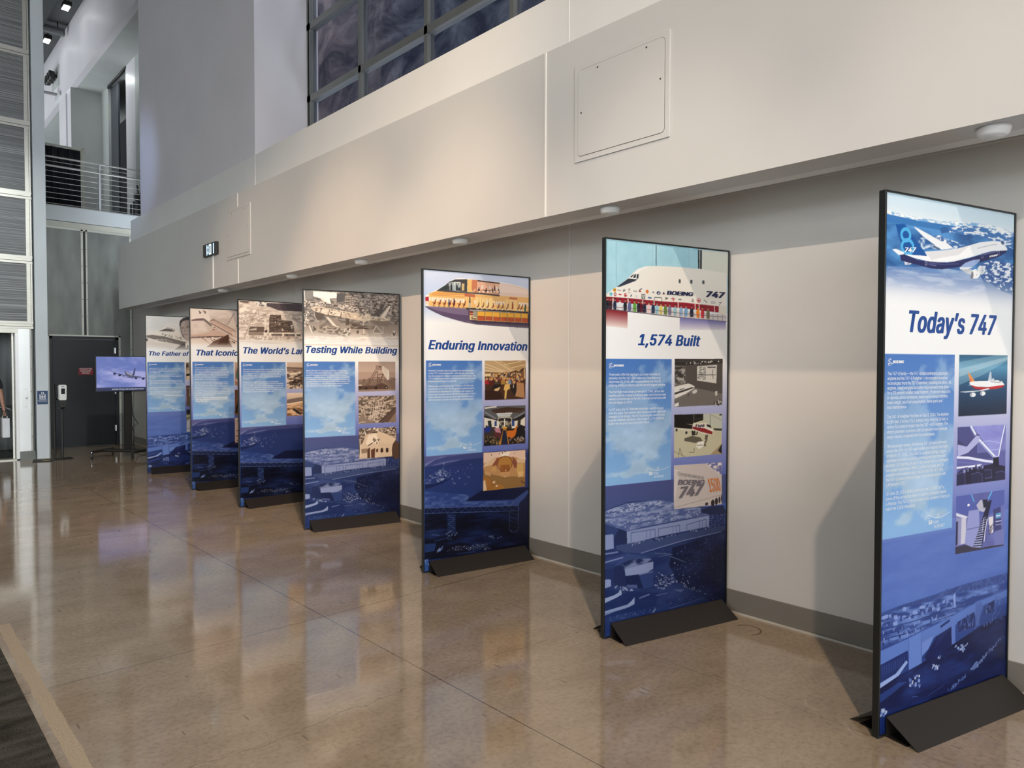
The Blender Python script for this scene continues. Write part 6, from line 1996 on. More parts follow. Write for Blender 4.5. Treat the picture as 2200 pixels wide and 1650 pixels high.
ART[5] = [
('g',0,0,1033,2440,[(0,(244,245,247)),(735,(244,245,247)),(830,(226,227,240)),(1060,(176,180,220)),(1390,(122,133,198)),(1520,(92,108,182)),(1720,(72,102,180)),(2000,(48,76,150)),(2440,(20,38,92))]),
('g',0,0,1033,430,[(0,(212,222,244)),(200,(196,212,242)),(330,(206,218,242)),(430,(244,245,247))]),
('p',[25,217,62,196,148,152,203,123,241,89,291,64,336,54,415,55,507,59,720,62,830,70,930,84,1028,109,1028,322,25,302],(246,244,240)),
('p',[723,72,830,75,930,89,1028,112,1028,182,724,178],(238,212,198)),
('p',[727,82,769,74,1028,125,1028,145,727,152],(246,226,214),0.7),
('p',[733,66,748,53,751,68],(240,230,220)),
('p',[25,226,57,222,57,259,25,257],(178,40,50)),
('p',[25,260,57,260,57,287,25,285],(238,214,196)),
('p',[25,297,83,299,404,301,432,302,432,317,1028,322,1024,442,893,438,708,436,501,428,386,412,274,389,180,367,110,341,56,317],(96,80,110)),
('p',[30,299,191,301,415,305,421,357,302,352,137,330],(138,120,150),0.7),
('p',[432,401,1029,400,1024,442,769,437,501,428],(58,46,72)),
('l',[25,302,56,319,110,342,180,368,274,391,386,414,501,429,769,437,1024,443],4,(50,40,60)),
('l',[899,435,906,446],7,(40,32,50)),
('p',[59,196,148,162,302,167,507,180,721,178,1028,179,1028,306,432,302,57,296],(240,190,120)),
('p',[83,190,148,168,381,177,381,192,83,213],(232,170,96)),
('p',[384,177,484,181,483,204,384,202],(198,112,82)),
('p',[824,185,905,186,904,204,824,203],(198,112,82)),
('l',[59,205,381,207],2,(200,140,80)),
('l',[83,190,381,190],2,(206,150,90)),
('p',[490,203,654,203,654,292,490,292],(246,214,150)),
('p',[781,204,902,204,902,297,781,297],(246,208,146)),
('p',[395,202,449,203,449,292,395,292],(244,200,130)),
('l',[522,209,522,296],2,(214,170,104)),
('l',[548,207,548,295],2,(214,170,104)),
('l',[580,206,580,293],2,(214,170,104)),
('l',[613,204,613,292],2,(214,170,104)),
('l',[818,193,818,282],2,(214,170,104)),
('l',[864,190,865,280],2,(214,170,104)),
('p',[127,169,203,123,241,91,297,68,410,59,408,164,302,162],(74,72,74)),
('p',[233,99,269,92,347,88,347,162,247,161],(170,182,186)),
('p',[154,152,203,123,225,121,225,157,148,164],(52,66,66)),
('p',[286,91,346,88,346,114,286,114],(222,228,228)),
('p',[297,100,309,99,309,111,297,111],(120,130,134)),
('p',[322,98,336,98,336,110,322,110],(120,130,134)),
('p',[358,98,382,98,380,155,358,155],(214,190,134)),
('p',[253,117,267,115,270,159,252,163],(36,36,44)),
('e',261,108,5,7,(50,40,38),1.0,0),
('p',[305,114,319,112,322,156,303,160],(36,36,44)),
('e',312,105,5,6,(50,40,38),1.0,0),
('l',[241,147,230,135,247,132],4,(40,40,44)),
('p',[325,132,344,132,344,160,325,160],(52,52,56)),
('p',[412,60,507,59,506,165,411,163],(240,196,120)),
('p',[455,60,506,60,505,163,458,163,450,124],(206,130,96)),
('l',[458,163,490,132],4,(240,220,190)),
('l',[464,164,490,139],2,(240,220,190)),
('p',[510,62,722,67,721,178,508,165],(240,188,160)),
('l',[510,65,722,73],10,(56,32,30)),
('p',[508,140,720,153,721,178,508,169],(216,150,120),0.6),
('p',[545,106,548,101,560,100,563,105,563,129,545,130],(246,236,224)),
('p',[549,116,559,115,559,122,549,122],(214,206,196)),
('p',[619,106,622,101,634,100,637,105,637,129,619,130],(246,236,224)),
('p',[623,116,632,115,632,122,623,123],(214,206,196)),
('p',[687,107,690,102,702,101,705,106,705,130,687,131],(246,236,224)),
('p',[692,117,701,116,701,123,692,124],(214,206,196)),
('p',[512,135,529,134,531,154,511,155],(60,34,44)),
('e',521,127,5,8,(60,40,36),1.0,0),
('p',[584,136,600,135,603,155,583,156],(60,34,44)),
('e',592,128,6,7,(60,40,36),1.0,0),
('p',[646,137,663,136,665,156,645,157],(60,34,44)),
('e',654,129,6,8,(60,40,36),1.0,0),
('p',[706,138,723,137,725,158,705,159],(60,34,44)),
('e',714,130,6,8,(60,40,36),1.0,0),
('p',[669,106,680,106,683,160,668,160],(70,44,52)),
('e',674,98,5,6,(60,40,36),1.0,0),
('l',[560,140,648,142],6,(70,40,36)),
('e',525,157,10,8,(250,240,210),1.0,0),
('e',563,154,10,8,(250,240,210),1.0,0),
('e',607,152,11,8,(250,240,210),1.0,0),
('e',643,150,10,8,(250,240,210),1.0,0),
('e',672,148,11,8,(250,240,210),1.0,0),
('e',708,146,11,8,(250,240,210),1.0,0),
('l',[507,169,721,177],14,(90,78,76)),
('l',[137,168,302,170,507,170],12,(80,76,80)),
('l',[404,301,708,305,1019,309],16,(66,58,58)),
('p',[59,224,75,224,75,254,59,255],(248,240,226)),
('e',67,240,4,5,(214,214,210),1.0,0),
('p',[82,224,98,224,98,254,82,255],(248,240,226)),
('e',90,240,4,5,(214,214,210),1.0,0),
('p',[105,224,122,224,121,254,105,255],(248,240,226)),
('e',113,240,4,5,(214,214,210),1.0,0),
('p',[129,224,145,224,145,254,128,255],(248,240,226)),
('e',137,240,3,5,(214,214,210),1.0,0),
('p',[152,224,168,224,168,254,152,255],(248,240,226)),
('e',160,240,3,5,(214,214,210),1.0,0),
('p',[175,224,192,224,192,254,175,255],(248,240,226)),
('e',183,240,4,5,(214,214,210),1.0,0),
('p',[199,224,215,224,215,255,199,255],(248,240,226)),
('e',207,240,3,5,(214,214,210),1.0,0),
('p',[222,224,239,224,239,255,222,255],(248,240,226)),
('e',231,241,3,4,(214,214,210),1.0,0),
('p',[246,224,263,224,263,255,246,255],(248,240,226)),
('e',254,241,4,4,(214,214,210),1.0,0),
('p',[270,224,287,224,286,255,270,255],(248,240,226)),
('e',278,241,3,4,(214,214,210),1.0,0),
('p',[294,224,311,224,310,255,294,255],(248,240,226)),
('e',302,241,3,4,(214,214,210),1.0,0),
('p',[318,224,335,224,335,255,318,255],(248,240,226)),
('e',326,241,4,4,(214,214,210),1.0,0),
('p',[342,224,359,224,359,255,342,255],(248,240,226)),
('e',350,241,4,4,(214,214,210),1.0,0),
('p',[366,224,383,223,383,255,366,255],(248,240,226)),
('e',375,241,3,4,(214,214,210),1.0,0),
('p',[476,227,492,226,492,258,476,258],(246,232,214)),
('p',[593,226,609,226,609,258,593,258],(246,232,214)),
('p',[661,226,678,225,678,258,661,258],(246,232,214)),
('p',[688,226,705,225,705,258,688,258],(246,232,214)),
('p',[712,225,729,225,729,257,712,258],(246,232,214)),
('p',[733,225,750,225,750,257,733,258],(246,232,214)),
('p',[758,225,775,225,775,257,758,258],(246,232,214)),
('p',[921,224,939,224,939,257,921,257],(246,232,214)),
('p',[943,224,961,224,961,257,943,257],(246,232,214)),
('p',[965,224,983,224,983,257,965,257],(246,232,214)),
('p',[991,224,1008,224,1009,257,991,257],(246,232,214)),
('p',[1013,224,1031,224,1031,257,1013,257],(246,232,214)),
('p',[113,241,120,239,115,276,99,282,94,277,106,269],(124,36,34)),
('l',[102,280,102,294],5,(60,44,40)),
('l',[89,295,115,296],4,(120,90,70)),
('l',[91,265,105,268],5,(60,44,44)),
('p',[159,240,166,239,161,276,145,282,140,277,152,269],(124,36,34)),
('l',[148,280,148,295],5,(60,44,40)),
('l',[134,295,161,296],4,(120,90,70)),
('l',[137,265,151,268],5,(60,44,44)),
('p',[205,240,213,239,208,276,191,282,186,277,199,269],(124,36,34)),
('l',[194,280,194,295],5,(60,44,40)),
('l',[181,295,208,296],4,(120,90,70)),
('l',[183,265,198,268],5,(60,44,44)),
('p',[252,240,260,239,255,276,238,282,233,277,245,269],(124,36,34)),
('l',[241,280,241,295],5,(60,44,40)),
('l',[227,295,255,296],4,(120,90,70)),
('l',[230,265,244,267],5,(60,44,44)),
('p',[291,240,299,238,294,276,277,282,271,277,284,269],(124,36,34)),
('l',[280,280,280,295],5,(60,44,40)),
('l',[266,295,294,296],4,(120,90,70)),
('l',[269,265,283,267],5,(60,44,44)),
('p',[341,240,349,238,344,276,327,282,322,277,335,269],(124,36,34)),
('l',[330,280,330,295],5,(60,44,40)),
('l',[316,295,344,296],4,(120,90,70)),
('l',[319,265,333,267],5,(60,44,44)),
('p',[387,239,395,238,389,276,372,282,367,277,380,269],(124,36,34)),
('l',[375,280,375,295],5,(60,44,40)),
('l',[361,295,389,296],4,(120,90,70)),
('l',[364,265,379,267],5,(60,44,44)),
('p',[519,244,525,242,521,277,506,284,494,284,512,273],(98,34,34)),
('e',506,294,12,8,(246,230,196),1.0,0),
('l',[506,286,506,302],4,(60,44,40)),
('p',[566,244,571,242,568,277,553,284,541,284,559,273],(98,34,34)),
('e',553,294,11,8,(246,230,196),1.0,0),
('l',[553,286,553,302],4,(60,44,40)),
('p',[613,243,619,242,615,277,600,284,588,284,606,273],(98,34,34)),
('e',600,294,12,8,(246,230,196),1.0,0),
('l',[600,286,600,302],4,(60,44,40)),
('p',[663,243,669,242,666,277,650,284,638,284,656,273],(98,34,34)),
('e',650,294,12,8,(246,230,196),1.0,0),
('l',[650,286,650,302],4,(60,44,40)),
('p',[718,243,724,242,720,277,704,284,692,284,710,273],(98,34,34)),
('e',704,294,12,8,(246,230,196),1.0,0),
('l',[704,286,704,302],4,(60,44,40)),
('p',[760,243,766,242,762,277,747,284,734,284,753,273],(98,34,34)),
('e',747,294,12,8,(246,230,196),1.0,0),
('l',[747,286,747,302],4,(60,44,40)),
('p',[809,243,815,241,811,277,795,284,783,284,802,273],(98,34,34)),
('e',795,294,13,8,(246,230,196),1.0,0),
('l',[795,286,795,302],4,(60,44,40)),
('p',[924,242,930,241,926,277,910,284,898,284,916,272],(98,34,34)),
('e',910,294,13,9,(246,230,196),1.0,0),
('l',[910,286,910,303],4,(60,44,40)),
('p',[955,242,962,241,958,277,941,284,929,284,948,272],(98,34,34)),
('e',941,294,13,9,(246,230,196),1.0,0),
('l',[941,286,941,303],4,(60,44,40)),
('p',[993,242,1000,241,996,277,979,284,967,284,986,272],(34,84,70)),
('e',979,294,13,9,(246,230,196),1.0,0),
('l',[979,286,979,303],4,(60,44,40)),
('p',[280,236,291,236,292,282,279,283],(90,34,40)),
('e',285,229,5,6,(70,50,44),1.0,0),
('p',[233,244,244,243,245,289,232,290],(50,60,90)),
('e',238,237,5,5,(70,50,44),1.0,0),
('p',[428,214,439,213,440,260,426,261],(60,62,80)),
('e',433,207,5,6,(70,50,44),1.0,0),
('p',[849,237,861,237,863,285,848,286],(150,60,40)),
('e',855,230,5,6,(70,50,44),1.0,0),
('p',[981,252,993,251,995,300,979,301],(34,90,74)),
('e',987,244,5,6,(70,50,44),1.0,0),
('l',[433,258,433,292],18,(190,180,170)),
('p',[426,315,1019,317,1018,399,427,398],(50,40,40)),
('p',[507,319,577,319,577,358,507,358],(236,178,70)),
('p',[507,358,577,358,577,395,507,396],(184,88,56)),
('l',[507,394,577,394],3,(240,200,120)),
('l',[507,319,507,396],2,(246,220,160)),
('p',[583,319,651,319,651,358,583,359],(236,178,70)),
('p',[583,359,651,358,651,396,583,396],(184,88,56)),
('l',[583,395,651,395],3,(240,200,120)),
('l',[583,319,583,396],2,(246,220,160)),
('p',[657,319,727,319,727,359,657,359],(236,178,70)),
('p',[657,359,727,359,727,397,657,396],(184,88,56)),
('l',[657,395,727,396],3,(240,200,120)),
('l',[657,319,657,396],2,(246,220,160)),
('p',[733,318,800,319,800,359,733,359],(236,178,70)),
('p',[733,359,800,359,800,397,733,397],(184,88,56)),
('l',[733,395,800,396],3,(240,200,120)),
('l',[733,318,733,397],2,(246,220,160)),
('p',[806,318,871,319,871,359,806,359],(236,178,70)),
('p',[806,359,871,359,871,398,806,397],(184,88,56)),
('l',[806,396,871,397],3,(240,200,120)),
('l',[806,318,806,397],2,(246,220,160)),
('p',[877,318,943,319,943,359,877,359],(236,178,70)),
('p',[877,359,943,359,943,398,877,398],(184,88,56)),
('l',[877,396,943,397],3,(240,200,120)),
('l',[877,318,877,398],2,(246,220,160)),
('p',[949,318,1016,319,1016,360,949,360],(236,178,70)),
('p',[949,360,1016,360,1016,399,949,398],(184,88,56)),
('l',[949,397,1016,398],3,(240,200,120)),
('l',[949,318,949,398],2,(246,220,160)),
('p',[431,318,501,320,500,393,432,393],(226,200,150)),
('p',[435,319,464,321,464,353,435,352],(170,50,44)),
('p',[464,318,500,320,499,369,464,367],(160,158,140)),
('l',[435,327,464,327],6,(60,40,40)),
('l',[435,338,464,338],5,(230,200,160)),
('p',[449,366,458,365,458,385,449,385],(50,40,44)),
('p',[458,378,495,378,495,388,458,387],(60,44,60)),
('f',0,400,1033,520,(244,245,247),0,0.9),
('sky',29,731,551,1501),
('p',[579,731,994,729,990,1062,579,1064],(70,44,30)),
('p',[579,731,994,729,994,786,813,834,579,829],(196,166,124)),
('p',[743,730,994,729,994,764,920,827],(178,146,104)),
('l',[581,758,778,819],5,(234,214,176)),
('l',[581,786,761,824],5,(234,214,176)),
('l',[674,732,849,816],5,(234,214,176)),
('l',[769,765,947,735],5,(234,214,176)),
('l',[849,790,983,764],5,(234,214,176)),
('l',[581,811,752,829],5,(234,214,176)),
('p',[579,833,947,831,992,786,992,891,579,879],(120,84,54)),
('l',[581,851,657,850],24,(230,206,160)),
('s',[640,840,947,835,929,890,640,887],150,7,15,[(214,170,110),(90,56,40),(236,196,120),(110,120,150),(60,36,26)],101,1.0),
('s',[581,865,983,864,983,913,581,915],70,8,17,[(190,140,80),(60,34,30),(200,160,60),(130,40,44),(210,180,130)],102,1.0),
('p',[579,894,614,894,620,930,576,929],(160,40,50)),
('e',597,884,10,11,(206,160,116),1.0,0),
('p',[621,898,657,898,662,934,618,934],(90,30,34)),
('e',640,888,9,11,(206,160,116),1.0,0),
('p',[677,909,713,910,718,946,673,945],(70,66,50)),
('e',696,899,9,11,(206,160,116),1.0,0),
('p',[742,895,778,896,784,932,738,932],(170,130,60)),
('e',761,885,9,11,(206,160,116),1.0,0),
('p',[803,896,840,896,845,933,799,933],(120,140,170)),
('e',822,886,10,11,(206,160,116),1.0,0),
('p',[670,960,735,946,726,968,691,1011,679,1007],(226,190,140)),
('p',[614,1009,674,931,735,932,735,953,640,981],(30,24,24)),
('p',[778,932,827,929,831,970,800,984,791,1057,774,1056,778,983,765,979],(220,180,100)),
('e',800,914,13,14,(222,186,110),1.0,0),
('p',[831,940,898,934,902,993,876,1029,836,977],(34,26,26)),
('e',871,915,15,15,(196,150,110),1.0,0),
('l',[867,937,865,963],7,(220,210,200)),
('p',[898,915,974,924,984,1054,884,1037,898,986],(176,132,92)),
('p',[579,980,726,990,770,1049,770,1064,579,1064],(52,30,22)),
('l',[979,794,983,883],10,(210,180,130)),
('p',[572,1117,991,1118,991,1452,568,1452],(30,26,28)),
('p',[572,1117,991,1118,991,1189,894,1229,666,1227,572,1187],(90,92,96)),
('p',[640,1147,805,1129,984,1144,984,1158,858,1176,691,1178],(60,42,34)),
('l',[644,1154,661,1172],5,(96,70,54)),
('l',[660,1154,673,1173],5,(44,26,20)),
('l',[675,1153,685,1173],5,(96,70,54)),
('l',[691,1153,698,1173],5,(44,26,20)),
('l',[706,1152,710,1174],5,(96,70,54)),
('l',[722,1152,722,1174],5,(44,26,20)),
('l',[737,1151,734,1175],5,(96,70,54)),
('l',[753,1151,746,1175],5,(44,26,20)),
('l',[769,1150,758,1176],5,(96,70,54)),
('l',[785,1149,771,1176],5,(44,26,20)),
('l',[800,1149,783,1176],5,(96,70,54)),
('l',[816,1148,795,1177],5,(44,26,20)),
('l',[832,1150,807,1177],5,(96,70,54)),
('l',[848,1152,820,1178],5,(44,26,20)),
('l',[864,1153,832,1178],5,(96,70,54)),
('l',[880,1155,845,1179],5,(44,26,20)),
('l',[896,1157,857,1179],5,(96,70,54)),
('l',[912,1158,869,1180],5,(44,26,20)),
('l',[929,1160,882,1180],5,(96,70,54)),
('l',[945,1162,894,1181],5,(44,26,20)),
('l',[961,1163,907,1181],5,(96,70,54)),
('l',[977,1165,920,1181],5,(44,26,20)),
('p',[691,1178,858,1176,840,1198,822,1219,717,1218],(206,212,216)),
('l',[713,1193,840,1194],5,(150,156,164)),
('l',[713,1207,831,1208],5,(150,156,164)),
('l',[581,1130,691,1123],12,(220,214,204)),
('l',[581,1166,691,1225],5,(180,184,190)),
('l',[984,1181,867,1228],5,(170,174,180)),
('ring',778,1239,849,1242,778,1272,(186,176,160),9),
('p',[572,1209,666,1231,726,1252,717,1309,572,1295],(226,222,210)),
('p',[840,1257,948,1243,988,1218,988,1300,849,1316],(226,222,206)),
('p',[606,1239,640,1237,649,1306,614,1297],(40,46,44)),
('p',[912,1241,943,1239,939,1291,907,1296],(46,46,44)),
('p',[674,1246,696,1243,696,1287,674,1286],(50,70,130)),
('p',[849,1246,876,1243,876,1295,849,1294],(50,76,140)),
('np',[726,1244,840,1249,840,1315,726,1310],30,24,(50,46,44),(170,160,140),0.4,0.6,103,1.0,5),
('l',[775,1232,775,1305],9,(226,230,220)),
('p',[572,1302,674,1293,726,1324,744,1362,717,1397,640,1385,572,1360],(60,50,50)),
('p',[576,1295,623,1283,640,1320,606,1340,576,1331],(30,50,130)),
('e',596,1286,11,11,(60,44,40),1.0,0),
('p',[670,1307,726,1303,739,1347,692,1348],(190,130,150)),
('p',[666,1336,735,1347,739,1391,683,1388],(92,44,44)),
('p',[800,1332,867,1332,903,1289,912,1297,885,1377,849,1404,805,1383],(206,110,36)),
('p',[903,1311,930,1283,984,1300,984,1412,885,1399],(22,20,26)),
('e',925,1282,13,13,(50,36,34),1.0,0),
('p',[984,1322,990,1315,990,1353],(180,170,190)),
('p',[761,1312,792,1313,823,1448,717,1449,752,1348],(190,124,44)),
('p',[761,1326,789,1328,812,1448,739,1449],(26,34,60)),
('l',[763,1304,798,1305],14,(220,170,60)),
('s',[572,1367,726,1383,726,1441,572,1443],80,6,14,[(110,90,60),(50,44,40),(170,140,90),(24,22,24)],104,1.0),
('s',[823,1395,984,1397,984,1442,823,1440],60,6,14,[(130,100,60),(40,36,40),(160,150,150),(20,18,22)],105,1.0),
('p',[565,1508,991,1510,989,1831,562,1831],(196,146,96)),
('p',[565,1508,991,1510,991,1592,858,1560,683,1555,565,1597],(232,200,178)),
('p',[726,1514,836,1516,814,1553,748,1552],(246,232,214)),
('s',[623,1511,984,1513,984,1535,623,1532],6,6,9,[(60,44,40)],106,1.0),
('l',[568,1626,597,1585],6,(246,222,190)),
('l',[903,1615,916,1575],6,(246,226,196)),
('l',[583,1624,613,1580],6,(246,222,190)),
('l',[916,1616,929,1576],6,(246,226,196)),
('l',[598,1622,628,1575],6,(246,222,190)),
('l',[928,1617,942,1577],6,(246,226,196)),
('l',[613,1621,643,1571],6,(246,222,190)),
('l',[941,1618,954,1578],6,(246,226,196)),
('l',[629,1619,659,1566],6,(246,222,190)),
('l',[953,1619,967,1579],6,(246,226,196)),
('l',[644,1617,674,1561],6,(246,222,190)),
('l',[966,1620,980,1580],6,(246,226,196)),
('l',[660,1616,690,1557],6,(246,222,190)),
('l',[979,1621,993,1581],6,(246,226,196)),
('p',[649,1625,700,1556,726,1565,700,1614,692,1657,657,1662],(150,84,60)),
('p',[858,1556,903,1608,907,1660,876,1658,858,1612],(140,80,64)),
('p',[705,1607,718,1557,779,1547,849,1570,858,1627,832,1647,726,1638],(184,130,62)),
('ring',779,1613,854,1619,779,1551,(120,70,44),7),
('p',[735,1624,823,1627,827,1698,823,1720,761,1722,735,1697],(140,80,36)),
('l',[744,1618,744,1673],5,(176,114,56)),
('l',[757,1619,757,1674],5,(176,114,56)),
('l',[770,1620,770,1675],5,(176,114,56)),
('l',[783,1621,783,1676],5,(176,114,56)),
('l',[796,1622,796,1677],5,(176,114,56)),
('l',[809,1623,810,1678],5,(176,114,56)),
('p',[722,1685,841,1684,823,1720,814,1737,752,1732,735,1712],(206,156,104)),
('e',783,1729,9,4,(250,236,200),1.0,0),
('e',787,1673,6,4,(255,236,190),1.0,0),
('p',[565,1647,597,1679,657,1698,770,1730,867,1731,989,1749,989,1831,562,1831],(150,112,66)),
('p',[562,1712,589,1707,640,1740,657,1829,562,1831],(168,112,52)),
('p',[562,1748,580,1735,597,1827,562,1828],(226,196,160)),
('p',[644,1755,666,1743,692,1759,657,1800],(150,96,40)),
('p',[657,1807,692,1781,761,1802,779,1826,666,1831],(176,120,52)),
('e',696,1800,9,6,(250,240,220),1.0,0),
('p',[653,1756,679,1752,683,1773,657,1778],(220,190,150)),
('p',[644,1632,692,1621,692,1672,666,1677,644,1668],(206,158,96)),
('p',[903,1623,966,1624,971,1710,917,1728,899,1689],(214,172,104)),
('p',[912,1698,975,1695,966,1739,917,1743],(230,190,130)),
('l',[948,1779,985,1805],7,(60,40,30)),
('p',[572,1662,631,1681,640,1711,580,1692],(206,160,110))]
